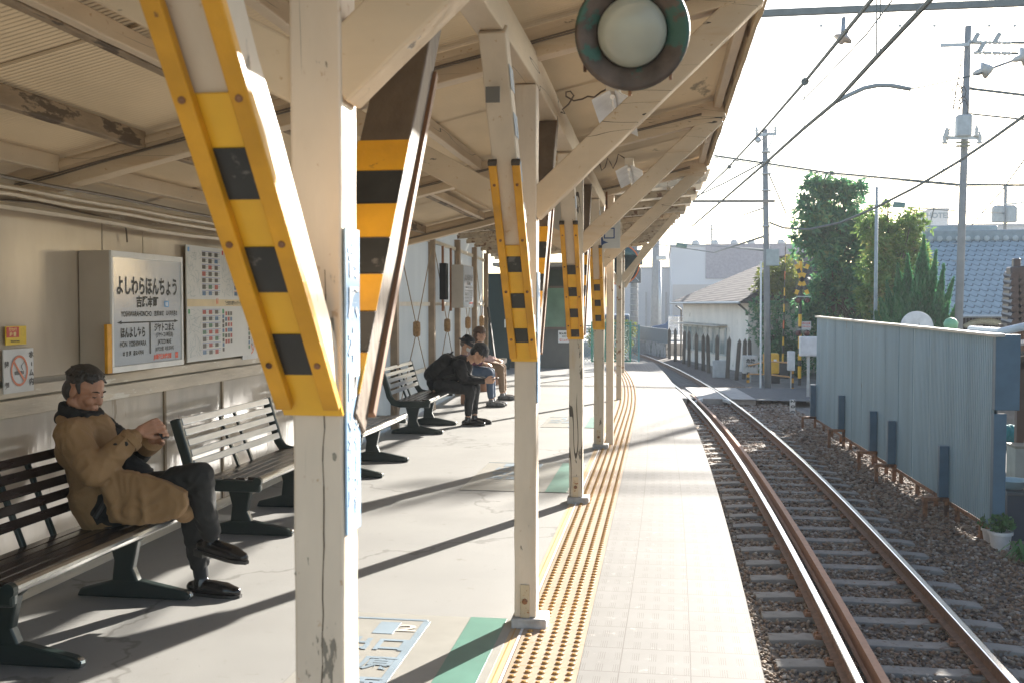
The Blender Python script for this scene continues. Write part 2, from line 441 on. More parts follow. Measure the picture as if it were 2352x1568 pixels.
# painted floor guidance panels (flat paint on the deck)
def floor_panel(name, label, y0, y1, x0, x1, words):
    paper = mat('floor_panel_pale', (.28, .272, .245), .42, var=.08, scale=8, spec=.9, spots=(.30, .29, .26), spot_at=.6, spot_scale=7)
    base = MB().box(((x0 + x1) / 2, (y0 + y1) / 2, .003), (x1 - x0, y1 - y0, .003))
    t_ = thing(name, label, 'floor marking', ((x0 + x1) / 2, (y0 + y1) / 2, 0), group='painted panels on the platform floor')
    base.build('panel', paper, t_)
    g = MB().box((x1 - .13, (y0 + y1) / 2, .0055), (.18, y1 - y0 - .0, .002)); g.build('green_band', mat('floor_green', (.095, .22, .175), .38, spec=1.0), t_)
    blue = mat('floor_blue', (.05, .14, .22), .5); pale = mat('floor_blue_pale', (.21, .27, .32), .42, spec=.9)
    b1 = MB(); xb = x1 - .42
    b1.box((xb, (y0 + y1) / 2 - .04, .0055), (.035, y1 - y0 - .12, .002)); b1.box(((x0 + xb) / 2, y1 - .085, .0055), (xb - x0 + .0, .02, .002))
    b1.build('border_line', pale, t_)
    MB().box(((x0 + xb) / 2 + .03, y1 - .22, .0055), (xb - x0 - .30, .17, .002)).build('title_block', pale, t_)
    M = Matrix.Translation(((x0 + xb) / 2 + .03, y1 - .22, .0075)); tx = MB()
    text_into(tx, '2', M, .10, 0, .13, bold=.02, sx=1.6); tx.build('title_text', mat('floor_cream_text', (.50, .46, .40), .5), t_)
    tx = MB()
    for i, s_ in enumerate(words): text_into(tx, s_, M, .0, -.24 - i * .24, .17, bold=.03, sx=1.0)
    tx.build('lettering', pale, t_)
    return t_
floor_panel('floor_panel', 'pale panel with green band and blue writing painted on the floor by the second post', 3.35, 4.83, -1.52, -.70, ('出口', '吉原', '方面'))
floor_panel('floor_panel', 'faded panel with green band painted on the floor just past the third post, crossed by a shadow', 8.2, 9.75, -1.66, -.72, ('出口', '吉原', '方面'))
floor_panel('floor_panel', 'most distant pale panel painted on the floor, left of the fourth post', 12.6, 13.8, -1.5, -.72, ('出口', '方面'))

# ------------------------------------------------------------------ track
bed_m = mat('ballast_bed', (.13, .105, .085), .95, var=.3, scale=14, bump=1.0, bscale=25, spots=(.06, .05, .045), spot_at=.5, spot_scale=20)
ys2 = [-2 + 1.0 * i for i in range(92)]
P, F = [], []
offs = [(-1.62, ZG + .02), (-1.4, ZG + .06), (-1.2, ZR - .205), (1.25, ZR - .205), (1.75, ZG + .05), (2.15, ZG + .03)]
for y in ys2:
    for dx, z in offs: P.append((track_x(y) + dx, y, z))
nn = len(offs)
for i in range(len(ys2) - 1):
    for k in range(nn - 1): F.append((i * nn + k, i * nn + k + 1, (i + 1) * nn + k + 1, (i + 1) * nn + k))
struct('ballast_bed', MB().add(P, F), bed_m)

def rail_mesh(off, name, label, guard=False, y0=-1.0, y1=85.0):
    prof = [(-.062, -.14), (.062, -.14), (.062, -.128), (.012, -.112), (.009, -.045), (.032, -.034), (.034, -.006), (.026, 0), (-.026, 0), (-.034, -.006), (-.032, -.034), (-.009, -.045), (-.012, -.112), (-.062, -.128)]
    if guard: prof = [(-.055, -.13), (.055, -.13), (.055, -.118), (.03, -.1), (.03, .012), (-.03, .012), (-.03, -.1), (-.055, -.118)]
    Y = np.arange(y0, y1, .7); P = []; F = []; k = len(prof)
    for y in Y:
        sl_ = math.atan(-.0038 * (y - 11)); ca, sa = math.cos(sl_), math.sin(sl_)
        for (px, pz) in prof: P.append((track_x(y) + (off + px) * ca, y - (off + px) * -sa * -1 if False else y - (off + px) * sa, ZR + pz))
    for i in range(len(Y) - 1):
        for j in range(k): F.append((i * k + j, i * k + (j + 1) % k, (i + 1) * k + (j + 1) % k, (i + 1) * k + j))
    t_ = thing(name, label, 'rail', (track_x(0) + off, 0, ZR))
    side = mat('rail_rust', (.13, .065, .035), .75, var=.3, scale=20, bump=.3) if not guard else mat('guard_rail_rust', (.34, .17, .10), .65, var=.12, scale=14, bump=.1)
    MB().add(P, F).build('rail_body' , side, t_)
    if not guard:
        shine = MB(); P = []; F = []
        for y in Y:
            sl_ = math.atan(-.0038 * (y - 11)); ca, sa = math.cos(sl_), math.sin(sl_)
            for (px, pz) in ((-.029, -.0015), (-.022, .002), (.022, .002), (.029, -.0015)): P.append((track_x(y) + (off + px) * ca, y - (off + px) * sa, ZR + pz))
        for i in range(len(Y) - 1):
            for j in range(3): F.append((i * 4 + j, i * 4 + j + 1, (i + 1) * 4 + j + 1, (i + 1) * 4 + j))
        shine.add(P, F).build('running_surface', mat('polished_rail', (.85, .85, .85), .22, 1.0, var=.05, scale=30), t_)
    return t_
rail_mesh(-.5335 , 'rail', 'rusty sided rail with a polished top, nearest the platform edge')
rail_mesh(.5335, 'rail', 'rail with a polished top on the fence side of the track')
rail_mesh(-.36, 'guard_rail', 'brown rusty guard rail lying just inside the near rail', guard=True, y1=30.5)

slp_m = mat('sleeper_grey', (.19, .18, .165), .85, var=.2, scale=6, bump=.4, spots=(.12, .09, .07), spot_at=.58, spot_scale=8)
mb = MB(); L_, H_, W2 = 1.02, .14, .115
sec = [(-W2, -H_), (W2, -H_), (W2 * .82, 0), (-W2 * .82, 0)]
P = []; F = []
for i, (x, zz, sw) in enumerate([(-L_, -.02, 1), (-.72, 0, 1), (-.3, -.022, .9), (.3, -.022, .9), (.72, 0, 1), (L_, -.02, 1)]):
    for (a, c) in sec: P.append((x, a * sw, c + (zz if c == 0 else 0)))
for i in range(5):
    for k in range(4): F.append((i * 4 + k, i * 4 + (k + 1) % 4, i * 4 + 4 + (k + 1) % 4, i * 4 + 4 + k))
F += [(3, 2, 1, 0), (20, 21, 22, 23)]
mb.add(P, F)
slab = mb.build('sleeper_block', slp_m, bevel=.008)
s0 = thing('railway_sleeper', 'grey concrete sleeper lying in the ballast under the curved track', 'sleeper', group='sleepers under the curved track')
slab.parent = s0
clips = []
for sgn in (-1, 1):
    cl = MB(); cl.box((sgn * .5335, -.005, .0015), (.24, .13, .008))
    for d in (-.085, .085):
        cl.box((sgn * .5335 + d, .03, .012), (.05, .045, .03)); cl.box((sgn * .5335 + d, -.04, .012), (.05, .045, .03)); cl.tube([(sgn * .5335 + d * 1.1, 0, 0), (sgn * .5335 + d * 1.1, 0, .045)], .012, 6)
    q_ = cl.build('rail_clip', rust); q_.parent = s0; clips.append(q_)
y = 3.6; first = True
while y < 62:
    if 28.2 < y < 32.2: y += .62; continue
    if first: r_ = s0; first = False
    else:
        r_ = s0.copy(); col.objects.link(r_)
        for ch in (slab, *clips):
            if ch in clips and y > 34: continue
            c = ch.copy(); col.objects.link(c); c.parent = r_
    r_.location = (track_x(y) - .0, y, ZR - .150); r_.rotation_euler = (0, 0, math.atan(.0038 * (y - 11)) + random.uniform(-.008, .008))
    y += .62
# ballast stones (nobody counts them)
rng = np.random.default_rng(5)
ico_v = []; g_ = (1 + 5 ** .5) / 2
for a, b2 in ((-1, g_), (1, g_), (-1, -g_), (1, -g_)): ico_v += [(a, b2, 0), (0, a, b2), (b2, 0, a)]
bmi = bmesh.new(); bmesh.ops.create_icosphere(bmi, subdivisions=1, radius=1); bmi.verts.ensure_lookup_table()
IV = np.array([v.co[:] for v in bmi.verts]); IF = np.array([[v.index for v in f.verts] for f in bmi.faces]); bmi.free()
def stones(name, N, yf, xf, zf, size, mats_, seed):
    rg = np.random.default_rng(seed); y = yf(rg, N); x = xf(rg, N, y); z = zf(rg, N, x, y)
    sz = size * rg.uniform(.55, 1.25, N) * np.clip(y / 11, .9, 2.2)
    base = IV[None] * (sz[:, None, None] * np.stack([rg.uniform(.7, 1.2, N), rg.uniform(.6, 1.0, N), rg.uniform(.4, .8, N)], 1)[:, None, :])
    base = base * rg.uniform(.75, 1.2, (N, len(IV), 1))
    a = rg.uniform(0, 6.28, N); b_ = rg.uniform(-.7, .7, N)
    ca, sa, cb, sb = np.cos(a)[:, None], np.sin(a)[:, None], np.cos(b_)[:, None], np.sin(b_)[:, None]
    X, Y, Z = base[..., 0], base[..., 1] * cb - base[..., 2] * sb, base[..., 1] * sb + base[..., 2] * cb
    Vv = np.stack([X * ca - Y * sa + x[:, None], X * sa + Y * ca + y[:, None], Z + z[:, None]], -1).reshape(-1, 3)
    Ff = (IF[None] + (np.arange(N) * len(IV))[:, None, None]).reshape(-1, 3)
    return Vv, Ff
stone_m, t, b = nodes_of('ballast_stone'); n, l = t.nodes, t.links
gi = n.new('ShaderNodeNewGeometry'); rr = n.new('ShaderNodeValToRGB'); e = rr.color_ramp.elements
e[0].color = (.06, .045, .035, 1); e[1].color = (.36, .33, .29, 1); e.new(.35).color = (.19, .115, .07, 1); e.new(.7).color = (.23, .18, .13, 1); e.new(.9).color = (.24, .20, .165, 1)
l.new(gi.outputs['Random Per Island'], rr.inputs[0]); l.new(rr.outputs[0], b.inputs['Base Color']); b.inputs['Roughness'].default_value = .85
def yf(rg, N): return 4.6 + 30 * rg.uniform(0, 1, N) ** 1.9
def xf(rg, N, y): return 1.947 - .0019 * (y - 11) ** 2 + rg.uniform(-1.6, 2.1, N)
def zf(rg, N, x, y):
    dx = x - (1.947 - .0019 * (y - 11) ** 2); base = np.interp(dx, [o_[0] for o_ in offs], [o_[1] for o_ in offs])
    # keep below the sleeper tops inside the track
    return base + rg.uniform(-.005, .022, N)
Vv, Ff = stones('b', 62000, yf, xf, zf, .026, None, 11)
tag(np_mesh('ballast_gravel', Vv, Ff, stone_m), 'brown and grey crushed stone ballast around the track', 'gravel', kind='stuff')
# ================================================================== CANOPY ONE (old timber part)
PX = {1: -.665, 2: -.655, 3: -.655, 4: -.650, 5: -.665}
PY = {1: 1.99, 2: on_z(1207, 1440, 0).y + .05, 3: on_z(1323, 1155, 0).y + .05, 4: on_z(1376, 1030, 0).y + .05, 5: on_z(1421, 918, 0).y + .05}
p1 = EYE + ray(727, 700) * (2.01 / (ray(727, 700).dot(_f))); PX[1] = p1.x; PY[1] = p1.y + .0525
for k in (2, 3, 4, 5):
    PX[k] = on_z({2: 1206, 3: 1322, 4: 1375, 5: 1421}[k], {2: 1440, 3: 1155, 4: 1030, 5: 918}[k], 0).x
def zbeam(x): return 2.65 + .235 * (x + .85)          # underside of the cross beams
XW = -3.32                                              # wall line
CAN = thing('platform_canopy', 'cream painted timber platform canopy with braced posts and corrugated roof', 'canopy', (-.65, 4, 0))
S = .105
ymid = [PY[1] - 2.85, PY[1], PY[2], PY[3], PY[4]]
def wood_bar(p, q, wd, ht, name, m_, up=(0, 0, 1), cuts=10, bevel=.006, parent=None, wob=.0016):
    return MB().bar(p, q, wd, ht, up, cuts=cuts, wob=wob).build(name, m_, parent or CAN, bevel=bevel)
posts = {}
for k in (1, 2, 3, 4):
    x, y = PX[k], PY[k]
    o = wood_bar((x, y, .0 if k == 1 else .05), (x, y, 2.59), S, S, 'post', cream if k < 3 else cream_bare, up=(0, 1, 0), cuts=18); posts[k] = o
    if k > 1:
        MB().box((x + .02, y, .025), (.17, .16, .05)).build('base_plate', mat('base_lead', (.36, .35, .34), .6, var=.3, scale=20, bump=.4), o, bevel=.006)
        pl = MB().box((x, y - .0565, .13), (.045, .008, .16)); pl.build('iron_strap', mat('cream_rusty_plate', (.50, .40, .26), .5, spots=(.30, .12, .03), spot_at=.58, spot_scale=40), o, bevel=.002)
        MB().lathe([(.014, 0), (.014, .006), (.007, .009)], (x, y - .0605, .13), (0, -1, 0), 8).build('strap_bolt', rust, o)
# long beam over the posts, in lengths
for a in range(len(ymid) - 1):
    xa = PX[max(1, a)]; xb = PX[a + 1]
    wood_bar((xa, ymid[a] if a == 0 else ymid[a] + .001, 2.665), (xb, ymid[a + 1], 2.665), .11, .145, 'long_beam', cream_long)
wood_bar((PX[4], PY[4] + .001, 2.665), (PX[4], PY[4] + 1.3, 2.665), .11, .145, 'long_beam', cream_long)
for a, y in enumerate(ymid):
    z0 = zbeam(XW) + .07; z1 = zbeam(.47) + .07
    wood_bar((XW - .05, y, z0), (.47, y, z1), .10, .14, 'cross_beam', cream_beam, cuts=24)
    # thin board with two cables running along its top
    wood_bar((XW, y - .056, z0 + .045), (.40, y - .056, z1 + .045), .012, .03, 'cover_strip', cream_beam, cuts=6, bevel=0)
    cb = MB()
    for dz in (0.012, .022): cb.tube([(XW + (.3 - XW) * i / 14, y - .064 + random.uniform(-.003, .003), zbeam(XW + (.3 - XW) * i / 14) + .07 + .02 - dz + random.uniform(-.004, .004)) for i in range(15)], .0045, 5)
    cb.build('cable', mat('grey_cable', (.16, .13, .10), .6), CAN)
purl = [-3.05, -2.58, -1.98, -1.42, .42]
for xp in purl:
    for a in range(len(ymid) - 1):
        zt = zbeam(xp) + .14 + .035
        m_ = cream_long if xp in (.42, -1.42, -3.05) else mat('purlin_weathered', (.30, .22, .14), .7, var=.35, scale=9, bump=.6, spots=(.10, .07, .045), spot_at=.52, spot_scale=9, stretch=(1, .3, 1))
        y0_, y1_ = ymid[a] + .05, ymid[a + 1] - .05
        wood_bar((xp, y0_, zt - .045), (xp, y1_, zt - .045), .055, .085, 'purlin', m_)
        if xp == -1.98: wood_bar((xp + .06, y0_, zt - .05), (xp + .06, y1_, zt - .05), .05, .07, 'purlin', cream_long)
# corrugated roof sheets (corrugations run down the slope), real wave
roof_m = mat('roof_sheet_cream', (.50, .38, .235), .55, var=.16, scale=2.2, transl=.06, spots=(.24, .19, .12), spot_at=.64, spot_scale=2.2, stretch=(1, .4, 1))
def corrugated_roof(x0, x1, y0, y1, zf_, pitch, amp, name, parent, m_, nx=6):
    n_ = int((y1 - y0) / pitch * 4); Y = np.linspace(y0, y1, n_ + 1); X = np.linspace(x0, x1, nx + 1)
    P = np.array([(x, y, zf_(x, y) + amp * math.sin(2 * math.pi * y / pitch)) for x in X for y in Y])
    i, j = np.meshgrid(np.arange(nx), np.arange(n_), indexing='ij'); a = (i * (n_ + 1) + j).ravel()
    F = np.stack([a, a + 1, a + n_ + 2, a + n_ + 1], 1)
    return np_mesh(name, P, F, m_, parent, smooth=True)
edges_y = [ymid[0] - .3] + [ymid[i] + 1.5 for i in range(4)] + [ymid[4] + .9]
for a in range(len(edges_y) - 1):
    corrugated_roof(XW - .25, .53, edges_y[a], edges_y[a + 1] + .03, lambda x, y, a=a: zbeam(x) + .187 + .004 * (a % 2), .032, .0045, 'roof_sheet', CAN, roof_m)
# eave boards
eave_m = mat('eave_board', (.50, .39, .24), .7, var=.2, scale=7, bump=.6, spots=(.22, .15, .09), spot_at=.60, spot_scale=8, stretch=(1, .3, 1))
for a in range(len(ymid) - 1):
    wood_bar((.485, ymid[a] + .002, zbeam(.485) + .12), (.485, ymid[a + 1] - .002, zbeam(.485) + .12), .03, .15, 'eave_board', eave_m, cuts=12, wob=.003)
    wood_bar((.525, ymid[a] + .012, zbeam(.52) + .215), (.525, ymid[a + 1] + .0, zbeam(.52) + .215), .04, .022, 'eave_trim', mat('roof_edge_lead', (.40, .41, .40), .5, .4), cuts=12, wob=.003)
# braces ----------------------------------------------------------
def lin(a, b_, t_): return a.lerp(b_, t_)
stripe_grey = mat('faded_blue_stripe', (.34, .40, .45), .55, var=.15, scale=12)
stripe_pink = mat('faded_peach_stripe', (.70, .52, .42), .55, var=.1, scale=12)
for k in (1, 2, 3, 4):
    x, y = PX[k], PY[k]
    A = V(x, y - .03, 1.30); B = V(x, y - .97, 2.60)
    if k == 1: A = V(x - .005, y - .01, 1.345); B = V(x - .05, y - .93, 2.645)
    wood_bar(A, B, .105, .085, 'brace', cream_brace, up=(0, 1, 0))
    A2 = V(x, y + .03, 1.30); B2 = V(x, y + .97, 2.60)
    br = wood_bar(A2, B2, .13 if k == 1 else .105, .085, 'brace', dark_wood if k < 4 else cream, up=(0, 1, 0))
    # sideways braces to the eave and to the roof side
    wood_bar((x + .02, y, 2.00), (.42, y, zbeam(.42) + .03), .09, .125, 'brace', cream_beam, up=(0, 0, 1), cuts=12)
    wood_bar((x - .02, y, 2.00), (x - .94, y, zbeam(x - .94) + .02), .09, .115, 'brace', cream_beam, up=(0, 0, 1), cuts=12)
# timber brace low on the wall side of bay three, with its yellow lower half
for yk in (PY[3],):
    br = wood_bar((XW + .02, yk, 1.52), (XW + .62, yk, zbeam(XW + .62) + .02), .09, .09, 'brace', cream_beam, cuts=6)
    MB().bar((XW + .02 + .03, yk, 1.50 - .02), (XW + .02 + .30, yk, 1.50 - .02 + .27), .092, .012, up=(0, 0, 1)).build('yellow_edge', yellow, br)
MB().bar((-1.35, PY[1] + .9, 2.585), (-.70, PY[1] + .9, 2.605), .03, .035).build('iron_bar', rust, CAN)
# knot, nails and bracket plates on the braces
MB().box((PX[2] - .008, PY[2] - 0.93, 2.36), (.055, .012, .06)).build('iron_plate', mat('iron_grey_plate', (.16, .15, .13), .6), CAN)
# pipes and cable trays along the wall side under the roof
pm = mat('conduit_cream', (.46, .38, .27), .5)
for i, (dx, z, r_) in enumerate(((.20, zbeam(XW + .2) - .03, .016), (.27, zbeam(XW + .27) - .025, .013), (.36, zbeam(XW + .36) - .02, .009), (.12, zbeam(XW + .1) - .06, .02))):
    MB().tube([(XW + dx, ymid[0] + (ymid[-1] - ymid[0]) * j / 24, z + random.uniform(-.006, .006)) for j in range(25)], r_, 6).build('conduit', pm if i != 2 else mat('grey_cable', (.16, .13, .10)), CAN)

# long drying crack, peeled patches and nails on the nearest post
x_, y_ = PX[1], PY[1] - S / 2 - .0012
mb = MB(); rg0 = random.Random(2); zc = 1.62; xc = x_ + .018; prev = (xc, zc)
while zc > .35:
    zn = zc - rg0.uniform(.02, .05); xn = x_ + .018 - .014 * (1.62 - zn) + rg0.uniform(-.0025, .0025); wd_ = rg0.uniform(.0006, .0014)
    mb.prism([(xc - wd_, y_, zc), (xc + wd_, y_, zc), (xn + wd_, y_, zn), (xn - wd_, y_, zn)], (0, .0008, 0)); xc, zc = xn, zn
mb.build('drying_crack', mat('crack_dark', (.10, .07, .045), .9), posts[1])
for (cx, cz, sx_, sz_) in ((-.034, 1.005, .016, .020), (-.028, 1.03, .012, .012), (.035, 1.245, .006, .012), (.028, 1.50, .010, .03), (.04, 1.42, .006, .018)):
    pts_ = [(x_ + cx + sx_ * rg0.uniform(.6, 1.1) * math.cos(a), y_ + .0004, cz + sz_ * rg0.uniform(.6, 1.1) * math.sin(a)) for a in [i * .7854 for i in range(8)]]
    mb = MB().prism(pts_, (0, .0008, 0)); mb.build('peeled_patch', mat('peeled_primer', (.27, .235, .18), .8, var=.3, scale=60), posts[1])
# ------------------------------------------------------------------ warning boards on the braces
for k in (1, 2, 3, 4):
    x, y = PX[k], PY[k]
    A = V(x, y - .03, 1.30); B = V(x, y - .97, 2.60)
    if k == 1: A = V(x - .005, y - .01, 1.345); B = V(x - .05, y - .93, 2.645)
    d = (B - A).normalized(); nrm = V(1, 0, 0).cross(d).normalized()
    if nrm.y > 0: nrm = -nrm
    L = (B - A).length
    names = {1: 'largest yellow and black striped guard board, on the brace of the nearest post', 2: 'yellow and black guard board on the brace of the second post', 3: 'yellow and black guard board on the brace of the third post', 4: 'smallest yellow and black guard board, on the brace of the fourth post'}
    o0 = A + nrm * .044
    T_ = thing('warning_board', names[k], 'warning board', tuple(o0), group='striped guard boards on the post braces')
    M = frame(o0, (1, 0, 0), d)       # x right, y up the brace, z towards camera?
    if M.to_3x3().col[2].dot(nrm) < 0: M = frame(o0, (-1, 0, 0), d)
    top = 1.06 if k > 1 else 1.22; b0 = .045
    def sl(nm, x0, x1, y0_, y1_, z0, z1, m_, bev=0, par=None):
        mb = MB(); slab_into(mb, M, x0, y0_, x1, y1_, z0, z1); return mb.build(nm, m_, par or T_, bevel=bev)
    hw = .062
    pan = sl('panel', -hw, hw, b0 - .03, (.70 if k == 1 else .66), .0, .006, yellow_l)
    for sg in (-1, 1):
        a_, b_ = sorted((sg * hw * 1.05, sg * .032))
        sl('side_rail', a_, b_, b0, top, .006, .026, yellow, .003)
        for q_ in range(4):
            c_b = M @ V(sg * .048, .16 + q_ * .27, .026); MB().lathe([(.0065, 0), (.006, .004), (.003, .006)], c_b, nrm, 8).build('bolt', rust, T_)
        if k > 1: sl('rail_cap', a_ - .001, b_ + .001, top, top + .016, .0, .028, mat('brown_cap', (.06, .045, .03), .7))
    step = .0965 if k == 1 else .0985; base_ = b0 + .078 if k == 1 else b0 + .085
    for i in range(3 if k != 3 else 4):
        s0_ = base_ + 2 * i * step + (0 if k != 3 else -.10)
        sl('black_stripe', -.0315, .0315, max(b0 - .005, s0_), s0_ + step * (1 if k == 1 else .82), .0065, .009, black_t)
    # worn diagonal stripes on the sunlit flank of the brace
    flank = MB(); fl2 = MB()
    for i in range(7):
        s0_ = .12 + i * .2
        if s0_ > 1.4: break
        P0 = A + V(.0542, 0, 0) + d * s0_
        q = [P0 - nrm * .04, P0 + d * .10 - nrm * .04, P0 + d * .16 + nrm * .04, P0 + d * .06 + nrm * .04]
        if k == 1:
            ox = V(-.12 * s0_ / L, 0, 0); q = [p + ox for p in q]
        (flank if True else fl2).prism(q, (.0015, 0, 0))
    flank.build('worn_stripes', stripe_grey, T_)
# rear boards (the sides facing away down the platform), seen from behind on post one
for k in (1, 2, 3):
    x, y = PX[k], PY[k]
    A = V(x, y + .03, 1.30); B = V(x, y + .97, 2.60); d = (B - A).normalized()
    nrm = V(1, 0, 0).cross(d).normalized()
    if nrm.y < 0: nrm = -nrm
    lab = {1: 'striped guard board on the far brace of the nearest post, seen from below', 2: 'striped guard board on the far brace of the second post', 3: 'striped guard board on the far brace of the third post'}[k]
    T_ = thing('rear_warning_board', lab, 'warning board', tuple(A), group='guard boards on the far braces')
    hw = .066 if k == 1 else .054
    for sg in (-1, 1):
        Mx = A + V(sg * hw, 0, 0) + nrm * .046
        mb = MB().bar(Mx + d * .05, Mx + d * 1.12, .02, .022, up=nrm); mb.build('side_rail', yellow if sg < 0 else mat('rail_edge_brown', (.20, .10, .05), .6), T_, bevel=.002)
    w_ = hw * 1.99
    for i in range(7):
        s0_ = .05 + i * .105
        P0 = A + d * (s0_ + .05) - nrm * .0445
        MB().bar(P0 - d * .0499, P0 + d * .0499, w_, .003, up=nrm).build('stripe', yellow if i % 2 == 0 else black_t, T_)
# ------------------------------------------------------------------ vertical station-name plates on the sunlit flanks of posts
for k, lab in ((1, 'blue and white vertical station name plate on the flank of the nearest post'), (2, 'blue and white vertical station name plate on the flank of the second post')):
    x = PX[k] + S / 2 + .003; y = PY[k]
    M = frame((x, y, 1.395), (0, 1, 0), (0, 0, 1))
    T_ = thing('name_plate', lab, 'sign', (x, y, 1.395), group='vertical name plates on the posts')
    mb = MB(); slab_into(mb, M, -.046, -.31, .046, .31, 0, .004); mb.build('plate', mat('plate_blue', (.30, .44, .60), .35, var=.1), T_)
    tx = MB(); Mt = M @ Matrix.Translation((0, 0, .006))
    for i, ch in enumerate('吉原本町'): text_into(tx, ch, Mt, 0, .24 - i * .085, .070, bold=.04)
    text_into(tx, '→', Mt, -.02, -.08, .05, bold=.03, rot=-math.pi / 2)
    for i, ch in enumerate('本吉原'): text_into(tx, ch, Mt, -.020, -.13 - i * .055, .036, bold=.03)
    for i, ch in enumerate('ジヤトコ前'): text_into(tx, ch, Mt, .020, -.09 - i * .042, .034, bold=.03)
    tx.build('lettering', mat('plate_white', (.78, .78, .78), .4), T_)

# ================================================================== WALL SIDE
PANEL = mat('wall_panel_gloss', (.50, .42, .325), .22, var=.16, scale=2.4, bump=.25, bscale=6, spots=(.40, .33, .25), spot_at=.62, spot_scale=4, stretch=(1, 1, .3))
PANEL_L = mat('wall_panel_lower', (.54, .47, .385), .13, var=.16, scale=3, bump=.30, bscale=11, spots=(.33, .27, .20), spot_at=.64, spot_scale=7, stretch=(1, 1, .22))
plank = mat('wall_rail_paint', (.50, .43, .335), .55, var=.18, scale=12, bump=.6, spots=(.62, .58, .5), spot_at=.60, spot_scale=18, stretch=(1, .2, 1))
WALL = thing('shelter_wall', 'cream panelled shelter wall behind the near benches', 'wall', (XW, 4, 0))
WY0, WY1 = -1.0, 10.2
zt = zbeam(XW)
MB().box((XW - .05, (WY0 + WY1) / 2, (.0 + zt) / 2), (.04, WY1 - WY0, zt)).build('backing', mat('wall_backing', (.42, .36, .28), .6), WALL)
yj = [-.9, .9, 2.6, 4.3, 5.62, 6.1, 7.45, 9.0, 10.15]
for a in range(len(yj) - 1):
    MB().box((XW - .018, (yj[a] + yj[a + 1]) / 2, (1.16 + zt - .03) / 2), (.02, yj[a + 1] - yj[a] - .008, zt - .03 - 1.16)).build('upper_panel', PANEL, WALL, bevel=.003)
yl = [-.9, 1.0, 2.2, 3.4, 4.6, 5.55, 6.35, 7.25, 8.15, 9.1, 10.15]
for a in range(len(yl) - 1):
    MB().box((XW - .018, (yl[a] + yl[a + 1]) / 2, .49), (.02, yl[a + 1] - yl[a] - .006, .96)).build('lower_panel', PANEL_L, WALL, bevel=.003)
    if a in (5, 6, 7): MB().box((XW - .002, yl[a] , .49), (.012, .028, .96)).build('batten', mat('batten_brown', (.26, .19, .12), .6), WALL)
MB().bar((XW, WY0, 1.10), (XW, WY1, 1.10), .018, .06, cuts=30, wob=.0015).build('rail', plank, WALL, bevel=.004)
MB().bar((XW + .005, WY0, 1.015), (XW + .005, WY1, 1.015), .022, .09, cuts=30, wob=.0015).build('rail', plank, WALL, bevel=.004)
MB().bar((XW + .015, WY0, zt + .055), (XW + .015, WY1, zt + .055), .07, .15, cuts=30, wob=.002).build('top_plate', plank, WALL, bevel=.005)
MB().bar((XW, WY0, 1.105 - 1.07), (XW, WY1, 1.105 - 1.07), .03, .07).build('skirting', plank, WALL)
MB().tube([(XW + .055, WY0 + (4.9 - WY0) * i / 30, zt + .01 + .012 * math.sin(i * 1.3)) for i in range(31)] + [(XW + .05, 5.75, zt - .01), (XW + .03, 5.83, zt - .05), (XW + .02, 5.86, zt - .13)], .005, 5).build('loose_cable', mat('grey_cable', (.16, .13, .10)), WALL)

# far translucent corrugated wall following the curve
def far_x(y): return -3.25 - .0032 * max(0, y - 9) ** 2
FW = thing('corrugated_wall', 'white translucent corrugated sheet wall with wire bracing along the far platform', 'wall', (-3.4, 15, 0))
sheet_m = mat('translucent_sheet', (.62, .60, .55), .5, var=.06, scale=2, transl=.6, stretch=(1, 1, .2))
def corr_wall(f, y0, y1, z0, z1, pitch, amp, name, parent, m_):
    n_ = int((y1 - y0) / pitch * 4); Y = np.linspace(y0, y1, n_ + 1)
    P = np.array([(f(y) + amp * math.sin(2 * math.pi * y / pitch), y, z) for z in (z0, z1) for y in Y]); a = np.arange(n_)
    F = np.stack([a, a + 1, a + n_ + 2, a + n_ + 1], 1); return np_mesh(name, P, F, m_, parent, smooth=True)
fy = [10.2, 12.15, 14.5, 16.9, 19.2, 21.4]
tl = mat('far_post_brown', (.30, .22, .15), .6, var=.2, bump=.3)
for a in range(len(fy) - 1):
    corr_wall(lambda y: far_x(y) - .07, fy[a], fy[a + 1], 0.02, 2.80, .063, .009, 'sheet', FW, sheet_m)
for y in fy[1:]:
    MB().box((far_x(y), y, 1.33), (.09, .10, 2.66)).build('wall_post', tl, FW, bevel=.004)
for a in range(len(fy) - 1):
    for z in (.62, 1.56, 2.50):
        MB().bar((far_x(fy[a]) - .035, fy[a] + .03, z), (far_x(fy[a + 1]) - .035, fy[a + 1] - .05, z), .04, .055).build('girt', mat('girt_white', (.55, .50, .42), .5), FW, bevel=.003)
    if a >= 0:
        ya, yb = fy[a] + .06, fy[a + 1] - .06; yc = (ya + yb) / 2
        mb = MB(); xf_ = lambda y: far_x(y) + .02
        for (yy_, zz_) in ((ya, 2.45), (yb, 2.45), (ya, .15), (yb, .15)):
            mb.tube([(xf_(yy_), yy_, zz_), (xf_(yc), yc + (.04 if yy_ > yc else -.04), 1.22 + (.07 if zz_ > 1 else -.07))], .007, 5)
        br = mb.build('wire_brace', mat('brace_wire', (.30, .20, .11), .6), FW)
        MB().lathe([(.02, -.11), (.05, -.09), (.055, 0), (.05, .09), (.02, .11)], (xf_(yc), yc, 1.22), (0, 0, 1), 10).build('turnbuckle', mat('turnbuckle_rust', (.34, .20, .09), .7, var=.3, scale=30), br, smooth=True)

